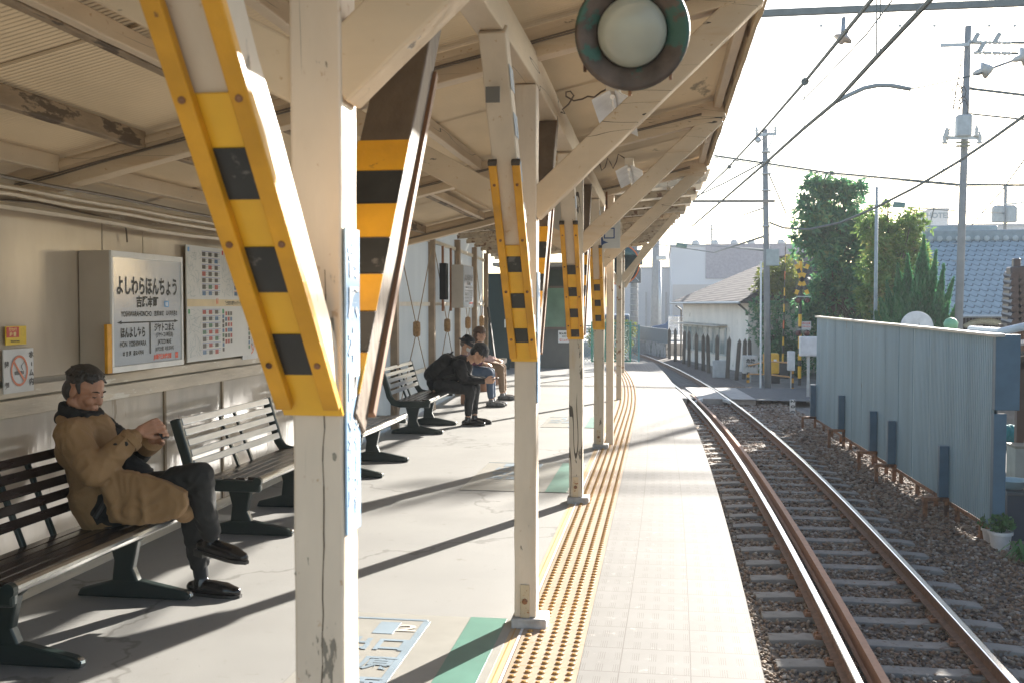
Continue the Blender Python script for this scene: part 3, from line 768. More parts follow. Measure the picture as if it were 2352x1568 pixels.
# ================================================================== CANOPY TWO (lighter far part on thin frames)
C2 = thing('far_canopy', 'second, lighter canopy of thin rusty frames over the far end of the platform', 'canopy', (-.7, 18, 0))
def e2(y): return .47 - .0052 * max(0, y - 11.5) ** 2
def z2(x, y): return 2.72 + .085 * (x + 3.3)
fr2 = mat('far_frame_paint', (.42, .34, .24), .6, var=.25, scale=10, spots=(.18, .10, .06), spot_at=.56)
yy = PY[4] + 1.45
posts2 = [14.5, PY[5], 19.6, 23.0]
ks = []
while yy < 24.6: ks.append(yy); yy += 1.15
for y in ks:
    xa, xb = far_x(y), e2(y)
    MB().bar((xa, y, z2(xa, y)), (xb, y, z2(xb, y)), .055, .07, cuts=4, wob=.002).build('cross_frame', fr2, C2)
    MB().bar((xa, y + .10, z2(xa, y) + .05), (xb, y + .10, z2(xb, y) + .05), .03, .03, cuts=4).build('cross_batten', fr2, C2)
for xo in (-3.0, -2.2, -1.4, -.65, .1):
    mb = MB()
    pts_ = [(min(xo, e2(y) - .1) - .0032 * max(0, y - 12) ** 2 * (.6 if xo > -.5 else 1), y) for y in ks]
    for i in range(len(pts_) - 1):
        (x0, y0), (x1, y1) = pts_[i], pts_[i + 1]
        mb.bar((x0, y0, z2(x0, y0) + .065), (x1, y1, z2(x1, y1) + .065), .04, .05)
    mb.build('purlin', fr2, C2)
for i in range(len(ks) - 1):
    y0, y1 = ks[i] - .1, ks[i + 1] - .06
    corrugated_roof(far_x(y0) - .15, e2((y0 + y1) / 2) + .12, y0, y1, lambda x, y, i=i: z2(x, y) + .11 + .02 * (i % 2), .065, .010, 'roof_sheet', C2, mat('roof_sheet_far', (.50, .43, .32), .55, var=.2, scale=3, transl=.3), nx=3)
for y in posts2:
    x = (PX[5] if abs(y - PY[5]) < .1 else -.66 - .004 * max(0, y - 16) ** 2)
    if y == 14.5 or y == 19.6: continue
    o = MB().box((x, y, z2(x, y) / 2 - .03), (.085, .085, z2(x, y) - .06)).build('post', mat('far_post_cream', (.52, .44, .33), .6, var=.15, spots=(.26, .13, .06), spot_at=.58, spot_scale=10), C2, bevel=.004)
    MB().bar((x + .04, y, 1.95), (e2(y) - .1, y, z2(e2(y) - .1, y) - .02), .07, .10).build('brace', cream_beam, C2, bevel=.003)
    MB().bar((x - .04, y, 1.95), (x - .75, y, z2(x - .75, y) - .02), .07, .10).build('brace', cream_beam, C2, bevel=.003)
# the doubled pale post just behind post four
MB().box((PX[4] + .10, PY[4] + .32, 1.38), (.08, .12, 2.76)).build('post', cream, C2, bevel=.004)
for i in range(5):
    x_, y_ = random.uniform(-2.8, -1.2), 13 + i * 1.3
    MB().tube([(x_ + .12 * math.sin(j * .9) + j * .03, y_ + .05 * math.cos(j), z2(x_, y_) - .02 - .05 * abs(math.sin(j * .7))) for j in range(10)], .005, 4).build('loose_cable', mat('grey_cable', (.16, .13, .10)), C2)

# ================================================================== STAFF BOOTH closing the platform
by = on_z(1275, 845, 0).y
xa = on_z(1150, 845, 0).x; xb = on_z(1312, 845, 0).x
BO = thing('platform_booth', 'dark green booth with a lit frosted window at the far end of the platform', 'booth', ((xa + xb) / 2, by, 0))
green_d = mat('booth_dark_green', (.045, .06, .05), .5, var=.15, scale=6)
green_g = mat('booth_grey', (.10, .105, .10), .6, var=.1, scale=6)
MB().box(((xa + xb) / 2, by + 1.0, 1.24), (xb - xa, 2.0, 2.48)).build('body', green_g, BO)
MB().box(((xa + xb) / 2, by - .02, 2.5), (xb - xa + .1, 2.2, .08)).build('roof', mat('booth_roof_edge', (.32, .31, .29), .6), BO)
MB().box(((xa + xb) / 2, by - .012, 2.2), (xb - xa - .05, .02, .42)).build('upper_band', green_d, BO)
wm = on_y(1215, 640, by).x; wn = on_y(1300, 640, by).x
g = MB().box(((wm + wn) / 2, by - .02, 1.48), (wn - wm, .02, .95)).build('frosted_window', mat('frosted_glass', (.20, .33, .24), .35, var=.25, scale=1.6, transl=.3), BO)
for z in (.98, 1.98): MB().box(((wm + wn) / 2, by - .035, z), (wn - wm + .1, .04, .05)).build('window_frame', mat('booth_frame', (.17, .13, .11), .5), g)
for x_ in (wm - .02, wn + .02): MB().box((x_, by - .033, 1.48), (.05, .04, .96)).build('window_frame', mat('booth_frame', (.17, .13, .11), .5), g)
# dark doorway curtain and slanting dark board at the wall end
px_ = on_z(1150, 850, 0)
d_ = thing('dark_door', 'dark green sliding door standing open left of the booth window', 'door', (px_.x - .15, by - .6, 0))
MB().box((px_.x - .12, by - .6, 1.15), (.55, .05, 2.3)).build('leaf', mat('door_green', (.018, .032, .028), .5), d_, bevel=.004)
MB().box((px_.x + .05, by - .64, 1.1), (.03, .03, .2)).build('handle', steel, d_)
d_ = thing('leaning_board', 'dark board leaning against the last wall post', 'board', (far_x(21.4) + .15, 21.2, 0))
MB().bar((far_x(21.4) + .28, 21.2, 0.0), (far_x(21.4) + .08, 21.2, 1.5), .13, .03, up=(1, 0, 0)).build('board', mat('board_black', (.03, .028, .025), .6), d_, bevel=.004)
M = frame(on_y(1298, 773, by - .04), (1, 0, 0), (0, 0, 1))
T_ = thing('notice_sheet', 'small white notice with red line on the booth front', 'notice', tuple(M.translation))
mb = MB(); slab_into(mb, M, -.17, -.15, .17, .15, 0, .01); mb.build('sheet', white_p, T_)
tx = MB(); Mt = M @ Matrix.Translation((0, 0, .013)); text_into(tx, '無賃乗車は', Mt, 0, .07, .06); text_into(tx, 'お断り', Mt, 0, 0.0, .05); tx.build('lettering', grey_ink, T_)
tx = MB(); text_into(tx, '警察に通報', Mt, 0, -.09, .055, bold=.04); tx.build('red_lettering', mat('red_ink', (.62, .09, .05), .5), T_)
# ================================================================== SIGNS ON THE WALL
ink = mat('black_ink', (.03, .035, .035), .5, var=.05)
red_ink = mat('red_ink', (.62, .09, .05), .5, var=.05)
def wall_frame(px0, py0, px1, py1, X):
    a = on_x(px0, py0, X); c = on_x(px1, py1, X)
    return a, c
# --- near lit station name box
XF = XW + .19
n0 = on_x(250, 575, XF); n1 = on_x(250, 857, XF); f0 = on_x(415, 585, XF)
yA, yB, zA, zB = n0.y, f0.y, n1.z, n0.z
SG = thing('station_sign', 'large white station name board with black lettering on the near wall', 'sign', (XF, (yA + yB) / 2, zA))
MB().box(((XW + XF) / 2, (yA + yB) / 2, (zA + zB) / 2), (XF - XW, yB - yA, zB - zA)).build('case', mat('sign_case_beige', (.46, .40, .33), .4, var=.06), SG, bevel=.004)
M = frame((XF, (yA + yB) / 2, (zA + zB) / 2), (0, 1, 0), (0, 0, 1)); hw, hh = (yB - yA) / 2, (zB - zA) / 2
mb = MB()
for (a, b_, c, d) in ((-hw, -hh, hw, -hh + .035), (-hw, hh - .035, hw, hh), (-hw, -hh + .0352, -hw + .02, hh - .0352), (hw - .02, -hh + .0352, hw, hh - .0352)): slab_into(mb, M, a, b_, c, d, 0, .014)
mb.build('frame', mat('sign_frame_white', (.66, .66, .64), .4), SG, bevel=.002)
mb = MB(); slab_into(mb, M, -hw + .021, -hh + .036, hw - .021, hh - .036, .001, .005)
mb.build('face', mat('sign_face', (.47, .50, .53), .14, var=.05, scale=3), SG)
def sign_text(M, k, par, hw, hh):
    W, H = hw * 2, hh * 2
    Mt = M @ Matrix.Translation((0, 0, .0075)); tx = MB()
    text_into(tx, 'よしわらほんちょう', Mt, 0, .205 * H, .155 * H * 1.1, sx=.62 * W / H / .62 * .56, bold=.028)
    text_into(tx, '吉原本町', Mt, -.02 * W, .075 * H, .10 * H, bold=.04, sx=.95)
    text_into(tx, 'YOSHIWARAHONCHO', Mt, -.17 * W, -.025 * H, .062 * H, bold=.02, sx=.78)
    text_into(tx, '吉原本町', Mt, .14 * W, -.025 * H, .052 * H, bold=.02, sx=.85)
    text_into(tx, '요시하라혼초', Mt, .33 * W, -.025 * H, .052 * H, bold=.02, sx=.75)
    rect_into(tx, Mt, -.38 * W, -.100 * H, .38 * W, -.088 * H)
    for sg in (-1, 1): tx.add([Mt @ V(sg * .43 * W, -.094 * H, 0), Mt @ V(sg * .37 * W, -.094 * H + .018 * H, 0), Mt @ V(sg * .37 * W, -.094 * H - .012 * H, 0)], [(0, 1, 2)])
    rect_into(tx, Mt, .0 * W, -.37 * H, .02 * W, -.1005 * H)
    text_into(tx, 'ほんよしわら', Mt, -.22 * W, -.185 * H, .095 * H, bold=.04, sx=.72)
    text_into(tx, 'HON  YOSHIWARA', Mt, -.22 * W, -.275 * H, .060 * H, bold=.02, sx=.82)
    text_into(tx, '本 吉 原   혼요시하라', Mt, -.22 * W, -.355 * H, .045 * H, bold=.03, sx=.85)
    text_into(tx, 'ジヤトコまえ', Mt, .22 * W, -.15 * H, .080 * H, bold=.03, sx=.78)
    text_into(tx, '(ジヤトコ1地区前)', Mt, .22 * W, -.215 * H, .05 * H, bold=.02, sx=.78)
    text_into(tx, 'JATCO MAE', Mt, .22 * W, -.275 * H, .055 * H, bold=.02, sx=.85)
    text_into(tx, 'JATCO前  쟈토코마에', Mt, .22 * W, -.338 * H, .045 * H, bold=.02, sx=.8)
    tx.build('lettering', ink, par)
    tx = MB(); text_into(tx, 'JR東海道本線方面', Mt, .19 * W, -.405 * H, .048 * H, bold=.05, sx=.85); text_into(tx, '➡', Mt, .40 * W, -.405 * H, .05 * H, bold=.03)
    tx.build('red_lettering', red_ink, par)
    tx = MB(); rect_into(tx, Mt, .22 * W, .035 * H, .29 * W, .09 * H); tx.build('number_badge', mat('badge_blue', (.16, .36, .62), .5), par)
    tx = MB(); text_into(tx, '03', Mt @ Matrix.Translation((0, 0, .001)), .255 * W, .06 * H, .045 * H, bold=.03); text_into(tx, 'GD', Mt @ Matrix.Translation((0, 0, .001)), .255 * W, .105 * H, .03 * H, bold=.0); tx.build('badge_text', white_p, par)
sign_text(M, 1, SG, hw, hh)
# orange board behind the sign's near lower corner
q0 = on_x(232, 745, XF - .03); q1 = on_x(250, 855, XF - .03)
T_ = thing('orange_board', 'narrow orange board showing beside the lower edge of the near station sign', 'board', (XF - .03, q0.y, q1.z))
MB().box((XF + .004, yA - .028, (q0.z + q1.z) / 2), (.02, .05, q0.z - q1.z)).build('board', yellow, T_, bevel=.002)
# --- far name box seen end on
pA = on_x(1057, 620, far_x(15.8) + .35)
FS = thing('far_station_sign', 'smaller looking white station name box, mounted across the far corrugated wall', 'sign', tuple(pA))
y_, z_ = pA.y, 1.83
MB().box((far_x(y_) + .30, y_ + .28, z_), (.18, .80, .66)).build('case', mat('sign_case_beige', (.46, .40, .33)), FS, bevel=.004)
M = frame((far_x(y_) + .392, y_ + .28, z_), (0, 1, 0), (0, 0, 1)); mb = MB(); slab_into(mb, M, -.39, -.32, .39, .32, 0, .01); mb.build('face', mat('sign_face', (.47, .50, .53)), FS)
sign_text(M @ Matrix.Translation((0, 0, .006)), 2, FS, .39, .32)
for dy in (-.05, .55): MB().box((far_x(y_) + .06, y_ + dy, 1.95), (.03, .05, 1.0)).build('hanger', mat('hanger_rust', (.30, .14, .07), .7), FS)
MB().box((far_x(y_) + .12, y_ - .25, 1.9), (.10, .16, .55)).build('dark_backing', black_m, FS)

# --- posters: coloured little pictures in rows (two sheets), left of the big yellow board
def poster(name, label, px0, py0, px1, py1, X, seed, banner=None, cols=(4, 4)):
    a = on_x(px0, py0, X); c = on_x(px1, py1, X); a2 = on_x(px0, py1, X)
    yc, zc = (a.y + c.y) / 2, 1.50
    zt_, zb_ = on_x(px0, py0, X).z, on_x(px0, py1, X).z
    zc = (zt_ + zb_) / 2; hw, hh = (c.y - a.y) / 2, (zt_ - zb_) / 2
    T_ = thing(name, label, 'poster', (X, yc, zb_)); M = frame((X, yc, zc), (0, 1, 0), (0, 0, 1))
    mb = MB(); slab_into(mb, M, -hw, -hh, hw, hh, 0, .008); mb.build('sheet', mat('poster_paper', (.60, .60, .58), .35, var=.04), T_)
    rg = random.Random(seed); Mt = M @ Matrix.Translation((0, 0, .0092)); Mu = M @ Matrix.Translation((0, 0, .0098))
    pics = {k: MB() for k in ('dark', 'blue', 'green', 'red')}; 
    lines = MB(); bars = MB(); redbars = MB()
    for qx in (-1, 1):
        for qy in (1, -1):
            cx0 = -hw + .015 if qx < 0 else .012; cx1 = -.012 if qx < 0 else hw - .015
            cy0 = hh * .12 if qy > 0 else -hh + .03; cy1 = hh - .03 if qy > 0 else -hh * .10
            colw = (cx1 - cx0); g0 = cx0 + colw * .42
            if qx > 0 and qy < 0:
                for i in range(9):
                    for side in (cx0 + .005, cx1 - .04):
                        yy_ = cy1 - (i + 1) * (cy1 - cy0) / 9.6; rect_into(pics[rg.choice(['dark', 'blue', 'green', 'dark'])], Mt, side, yy_, side + .034, yy_ + .028)
                for i in range(6):
                    for j in range(3):
                        rect_into(pics[rg.choice(['dark', 'red', 'blue', 'red'])], Mt, cx0 + .055 + j * .045 + rg.uniform(-.005, .005), cy1 - .05 - i * .042, cx0 + .09 + j * .045, cy1 - .02 - i * .042)
                continue
            nrow = 7
            for i in range(nrow):
                y1_ = cy1 - i * (cy1 - cy0) / nrow
                rect_into(bars if qx < 0 else redbars, Mt, g0, y1_ - .005, cx1, y1_ - .001)
                for j in range(3):
                    x0_ = g0 + (cx1 - g0) * j / 3 + .004; wd_ = (cx1 - g0) / 3
                    rect_into(pics[rg.choice(['dark', 'dark', 'green', 'blue', 'dark', 'red'])], Mt, x0_, y1_ - .035 - rg.uniform(0, .006), x0_ + wd_ * .56, y1_ - .008)
                    rect_into(lines, Mt, x0_ + wd_ * .55, y1_ - .018, x0_ + wd_ * .9, y1_ - .015); rect_into(lines, Mt, x0_ + wd_ * .5, y1_ - .030, x0_ + wd_ * .85, y1_ - .027)
            x, yv = cx0 + .01, cy0 + .02
            for _ in range(60):   # thin map roads
                a_ = V(rg.uniform(cx0, g0 - .01), rg.uniform(cy0, cy1), 0); ang = rg.uniform(0, 6.28); b_ = a_ + V(math.cos(ang), math.sin(ang), 0) * rg.uniform(.03, .09)
                b_.x = min(max(b_.x, cx0), g0 - .008); b_.y = min(max(b_.y, cy0), cy1); nn_ = (b_ - a_)
                if nn_.length < .01: continue
                nn_ = V(-nn_.y, nn_.x, 0).normalized() * .0009; lines.add([Mt @ (a_ - nn_), Mt @ (b_ - nn_), Mt @ (b_ + nn_), Mt @ (a_ + nn_)], [(0, 1, 2, 3)])
    cc = {'dark': (.05, .045, .04), 'blue': (.05, .13, .25), 'green': (.05, .14, .08), 'red': (.34, .05, .04)}
    for k_, mb in pics.items(): mb.build('print', mat('poster_' + k_, cc[k_], .4, var=.4, scale=60), T_)
    lines.build('print', mat('poster_print', (.22, .30, .32), .5), T_); bars.build('print', mat('poster_bar', (.18, .22, .45), .5), T_); redbars.build('print', mat('poster_redbar', (.62, .22, .15), .5), T_)
    if banner:
        mb = MB(); rect_into(mb, Mt, -hw + .004, -.022, hw * .85, .03); mb.build('banner', mat('poster_cream', (.62, .50, .30), .5), T_)
        tx = MB(); text_into(tx, banner, Mu, hw * .38, .0, .036, sx=.62, bold=.04); tx.build('lettering', ink, T_)
        tx = MB(); text_into(tx, '61', Mu, -hw * .12, .015, .06, sx=.7, bold=.04); tx.build('red_lettering', red_ink, T_)
    for (x_, y_, cname) in ((-hw + .03, hh - .03, 'blue'), (.03, hh - .03, 'red'), (-hw + .03, -hh * .14, 'green'), (.03, -hh * .14, 'green')):
        mb = MB(); rect_into(mb, Mu, x_ - .014, y_ - .016, x_ + .014, y_ + .016); mb.build('corner_badge', mat('badge_' + cname, {'blue': (.04, .12, .18), 'red': (.45, .05, .06), 'green': (.05, .28, .12)}[cname], .5), T_)
    return T_
poster('map_poster', 'large pale map poster with rows of tiny photographs, right of the station sign', 425, 562, 575, 832, XW + .03, 3, '富士市まちの駅ネットワーク')
def simple_notice(name, label, px0, py0, px1, py1, X, paint, cat='notice'):
    a = on_x(px0, py0, X); c = on_x(px1, py0, X); zt_, zb_ = a.z, on_x(px0, py1, X).z
    yc, zc = (a.y + c.y) / 2, (zt_ + zb_) / 2; hw, hh = (c.y - a.y) / 2, (zt_ - zb_) / 2
    T_ = thing(name, label, cat, (X, yc, zb_)); M = frame((X, yc, zc), (0, 1, 0), (0, 0, 1)); paint(T_, M, hw, hh); return T_
def p_camera(T_, M, hw, hh):
    mb = MB(); slab_into(mb, M, -hw, -hh, hw, hh, 0, .005); mb.build('plate', mat('sticker_yellow', (.68, .46, .03), .4), T_)
    mb = MB(); slab_into(mb, M, -hw * .95, -hh * .2, hw * .25, hh * .92, .0052, .0068); mb.build('red_field', mat('sticker_red', (.48, .04, .03), .4), T_)
    tx = MB(); Mt = M @ Matrix.Translation((0, 0, .0078)); text_into(tx, '防犯カメラ', Mt, -hw * .36, hh * .62, hh * .42, sx=.62, bold=.03); text_into(tx, '設 置', Mt, -hw * .36, hh * .1, hh * .5, bold=.03); tx.build('lettering', mat('sticker_cream', (.7, .55, .25), .5), T_)
    tx = MB(); text_into(tx, 'Monitored for Security', Mt, -hw * .15, -hh * .6, hh * .26, sx=.62, bold=.03)
    for i in range(18):
        a_ = i / 18 * 6.28; tx.add([Mt @ V(hw * .62 + hw * .2 * math.cos(a_ + d_), hh * .35 + hh * .45 * math.sin(a_ + d_), 0) for d_ in (0, .1)] + [Mt @ V(hw * .62 + hw * .15 * math.cos(a_ + .05), hh * .35 + hh * .36 * math.sin(a_ + .05), 0)], [(0, 1, 2)])
    tx.build('black_lettering', ink, T_)
simple_notice('camera_sticker', 'small yellow and red security camera sticker above the no smoking sign', 11, 750, 58, 793, XW + .012, p_camera, 'sticker')
def p_smoke(T_, M, hw, hh, faded=False):
    mb = MB(); slab_into(mb, M, -hw, -hh, hw, hh, 0, .006); mb.build('plate', mat('notice_white', (.58, .58, .57), .35), T_)
    Mt = M @ Matrix.Translation((0, 0, .0085)); r_ = min(hw, hh) * .62
    mb = MB(); N_ = 36
    for i in range(N_):
        a0, a1 = 6.2832 * i / N_, 6.2832 * (i + 1) / N_
        mb.add([Mt @ V(r_ * math.cos(a0), r_ * 1.15 * math.sin(a0), .001), Mt @ V(r_ * math.cos(a1), r_ * 1.15 * math.sin(a1), .001), Mt @ V(r_ * .84 * math.cos(a1), r_ * .97 * math.sin(a1), .001), Mt @ V(r_ * .84 * math.cos(a0), r_ * .97 * math.sin(a0), .001)], [(0, 1, 2, 3)])
    a_, b_ = V(-r_ * .66, r_ * .7, .0014), V(r_ * .6, -r_ * .78, .0014); nn_ = V(.7, .7, 0) * r_ * .09
    mb.add([Mt @ (a_ - nn_), Mt @ (b_ - nn_), Mt @ (b_ + nn_), Mt @ (a_ + nn_)], [(0, 1, 2, 3)])
    mb.build('red_ring', mat('ring_orange', (.62, .20, .11) if not faded else (.66, .42, .34), .5), T_)
    tx = MB(); rect_into(tx, Mt, -r_ * .55, -r_ * .28, r_ * .30, -r_ * .02); rect_into(tx, Mt, r_ * .34, -r_ * .28, r_ * .42, -r_ * .02); rect_into(tx, Mt, r_ * .47, -r_ * .28, r_ * .55, -r_ * .02)
    pts_ = [V(r_ * (.38 - .25 * math.sin(t_ * 4.6) * t_ ** .5 * .9), r_ * (.05 + .62 * t_), 0) for t_ in [i / 10 for i in range(11)]]
    for a_, b_ in zip(pts_, pts_[1:]): tx.add([Mt @ (a_ - V(.003, 0, 0)), Mt @ (a_ + V(.003, 0, 0)), Mt @ (b_ + V(.003, 0, 0)), Mt @ (b_ - V(.003, 0, 0))], [(0, 1, 2, 3)])
    if not faded:
        for i, ch in enumerate('禁煙'): text_into(tx, ch, Mt, -hw * .82, hh * (.30 - i * .95), hw * .28, bold=.05)
        for i, ch in enumerate('ホｰム内'): text_into(tx, ch, Mt, hw * .82, hh * (.68 - i * .42), hw * .32, bold=.05, rot=(-math.pi / 2 if ch == 'ｰ' else 0))
    tx.build('lettering', mat('notice_ink', (.09, .09, .09) if not faded else (.4, .4, .4), .5), T_)
simple_notice('no_smoking_sign', 'white no smoking sign with orange ring, at the left edge beside the seated man', 5, 803, 74, 905, XW + .012, p_smoke)
simple_notice('faded_no_smoking_sign', 'faded white no smoking notice partly behind the big yellow board', 555, 752, 590, 826, XW + .012, lambda *a: p_smoke(*a, faded=True))
def p_red(T_, M, hw, hh):
    mb = MB(); slab_into(mb, M, -hw, -hh, hw, hh, 0, .005); mb.build('sheet', mat('notice_white', (.58, .58, .57), .35), T_)
    mb = MB(); slab_into(mb, M, -hw * .2, -hh * .92, hw * .9, hh * .25, .0052, .0065); mb.build('red_block', mat('orange_red', (.62, .12, .05), .5), T_)
    tx = MB(); Mt = M @ Matrix.Translation((0, 0, .0075)); 
    for i, ch in enumerate('注意喚起'): text_into(tx, ch, Mt, -hw * .55, hh * (.75 - .3 * i), hw * .4)
    tx.build('lettering', ink, T_)
simple_notice('red_notice', 'white notice with a red block, half hidden by the big yellow board', 556, 640, 590, 748, XW + .012, p_red)

# ================================================================== HANGING THINGS
# round lamp housing with frosted glass, close above the camera
lc = EYE + ray(1452, 74) * 2.35
ax = (EYE - lc); ax.z *= .72; ax = ax.normalized()
LP = thing('round_lamp', 'big round rusty lamp housing with frosted glass hanging under the roof', 'lamp', tuple(lc))
hm = mat('lamp_housing', (.075, .058, .048), .6, .3, var=.5, scale=14, bump=.4, spots=(.035, .095, .075), spot_at=.50, spot_scale=11)
ru = .132
MB().lathe([(.02, -.22), (ru * .8, -.215), (ru * .98, -.19), (ru, -.03), (ru * 1.02, -.02), (ru * 1.02, .0), (ru * .98, .012), (ru * .93, .012), (ru * .64, -.008), (ru * .60, -.02), (ru * .3, -.03)], lc, ax, 48).build('housing', hm, LP, smooth=True)
g = MB().lathe([(ru * .62, -.012), (ru * .60, .002), (ru * .45, .012), (ru * .2, .018), (.002, .019)], lc, ax, 40).build('glass', mat('lamp_glass', (.27, .28, .235), .28, var=.12, scale=9, spots=(.24, .30, .30), spot_at=.6, spot_scale=6), LP, smooth=True)
q = Vector(ax).to_track_quat('Z', 'Y')
for ang in (215, 312, 268):
    d_ = q @ V(math.cos(R(ang)), math.sin(R(ang)), 0)
    MB().box(lc + d_ * ru * 1.03 - Vector(ax) * .01, (.008, .010, .02)).build('clip', rust, LP, bevel=.002)
MB().tube([lc - Vector(ax) * .18, lc - Vector(ax) * .18 + V(.0, .02, .12), V(lc.x, lc.y + .22, zbeam(lc.x) + .16)], .014, 8).build('stem', rust, LP)
# two fluorescent fittings with pleated reflectors and loose wires
def tube_light(name, label, c, s=1.0, rz=0):
    T_ = thing(name, label, 'lamp', c, rz)
    T_.rotation_euler = (0, 0, rz)
    o = MB().box((0, 0, .03 * s), (.07 * s, 1.2, .06 * s)); o = o.build('fitting', mat('fitting_cream', (.55, .50, .42), .4), None); o.parent = T_
    for sg in (-1, 1):
        mb = MB(); mb.add([(sg * .012, -.6, .0), (sg * .012, .6, 0), (sg * .11 * s, .6, -.05 * s), (sg * .11 * s, -.6, -.05 * s), (sg * .012, -.6, .006), (sg * .012, .6, .006), (sg * .11 * s, .6, -.044 * s), (sg * .11 * s, -.6, -.044 * s)], [(0, 1, 2, 3), (7, 6, 5, 4), (0, 3, 7, 4), (1, 5, 6, 2), (2, 6, 7, 3), (0, 4, 5, 1)])
        o = mb.build('reflector', mat('reflector_white', (.75, .76, .76), .35), None); o.parent = T_
    o = MB().tube([(0, -.58, -.03), (0, .58, -.03)], .014, 10).build('tube', mat('tube_glass', (.85, .85, .85), .15), None); o.parent = T_
    return T_
l2 = on_y(1445, 382, PY[3] + .5); l1 = on_y(1400, 218, PY[2] + .75)
tube_light('tube_light', 'white tube lamp with winged reflector hanging between the third and fourth posts', (l2.x, l2.y + .55, l2.z))
tube_light('tube_light', 'white tube lamp with winged reflector, half hidden behind the round lamp', (l1.x + .02, l1.y + .5, l1.z))
wm_ = mat('wire_brown', (.10, .07, .05), .6)
def loose(name, label, pts_): tag(MB().tube(pts_, .005, 5).build(name, wm_), label, 'wire')
def px_path(P, y): return [on_y(a, b_, y) for a, b_ in P]
loose('loose_wire', 'curly loose wire looping from the lamp behind the round lamp', px_path([(1395, 205), (1380, 212), (1365, 224), (1350, 222), (1338, 228), (1318, 232), (1300, 222), (1300, 212), (1310, 210), (1318, 220), (1306, 240), (1292, 252), (1298, 262), (1288, 258)], PY[2] + .8))
loose('loose_wire', 'wavy loose wire trailing left from the farther tube lamp', px_path([(1445, 372), (1432, 362), (1420, 355), (1416, 372), (1408, 388), (1402, 374), (1396, 364), (1390, 385), (1382, 392), (1378, 378), (1372, 370), (1366, 388), (1360, 380)], PY[3] + .6))
# clock
cc_ = on_y(1290, 492, PY[3] + 1.1); CK = thing('clock', 'round white platform clock half hidden by the third post', 'clock', tuple(cc_))
MB().lathe([(.18, .03), (.19, .0), (.19, -.10)], cc_, (0, -1, 0), 40).build('rim', mat('clock_rim', (.45, .44, .40), .4, .3), CK, smooth=False)
MB().lathe([(.178, .022), (.002, .024)], cc_, (0, -1, 0), 40, cap=False).build('dial', mat('clock_dial', (.62, .60, .54), .4), CK)
M = frame(cc_ + V(0, -.027, 0), (1, 0, 0), (0, 0, 1)); tx = MB()
for h in range(1, 13): a_ = math.pi / 2 - h * math.pi / 6; text_into(tx, str(h), M, .135 * math.cos(a_), .135 * math.sin(a_), .045, bold=.01)
for (ln, a_, w2) in ((.08, -1.9, .006), (.12, .6, .004)):
    d_ = V(math.cos(a_), math.sin(a_), 0); p_ = V(-d_.y, d_.x, 0) * w2; tx.add([M @ (p_ * 1 + V(0, 0, .001)), M @ (-p_ + V(0, 0, .001)), M @ (d_ * ln - p_ + V(0, 0, .001)), M @ (d_ * ln + p_ + V(0, 0, .001))], [(0, 1, 2, 3)])
tx.build('numerals_and_hands', ink, CK); MB().box(cc_ + V(0, .05, .25), (.03, .03, .22)).build('hanger', rust, CK)
# direction sign with an arrow
s0_ = on_y(1394, 541, PY[4] - .5); SGN = thing('direction_sign', 'white hanging sign with a blue arrow and an open square', 'sign', tuple(s0_))
M = frame(s0_, (1, 0, 0), (0, 0, 1)); mb = MB(); slab_into(mb, M, -.22, -.19, .12, .19, -.012, .012)
M = frame(s0_, (1, 0, 0), (0, 0, 1)); MB().box(s0_ + V(-.005, 0, .03), (.28, .02, .33)).build('board', mat('sign_pale', (.55, .54, .50), .5), SGN, bevel=.002)
M.translation = s0_ + V(0, -.0125, 0); tx = MB()
x0, y0 = .02, .02
for (a, b_, c, d) in ((x0 - .05, y0 - .055, x0 + .06, y0 - .043), (x0 - .05, y0 + .043, x0 + .06, y0 + .055), (x0 - .05, y0 - .0429, x0 - .038, y0 + .0429), (x0 + .048, y0 - .0429, x0 + .06, y0 + .0429)): rect_into(tx, M, a, b_, c, d)
tx.add([M @ V(x_ + .055, y_ + .01, 0) for x_, y_ in ((-.19, -.08), (-.12, -.135), (-.09, -.10), (-.04, -.085), (-.09, -.065), (-.10, -.025))], [(0, 1, 2, 3, 4, 5)])
tx.build('arrow_and_square', mat('sign_navy', (.03, .07, .20), .5), SGN)
MB().box(s0_ + V(-.005, .0, .32), (.02, .02, .25)).build('hanger', rust, SGN)
# old lamp bracket on post 2's brace side (iron plate is part of the canopy)

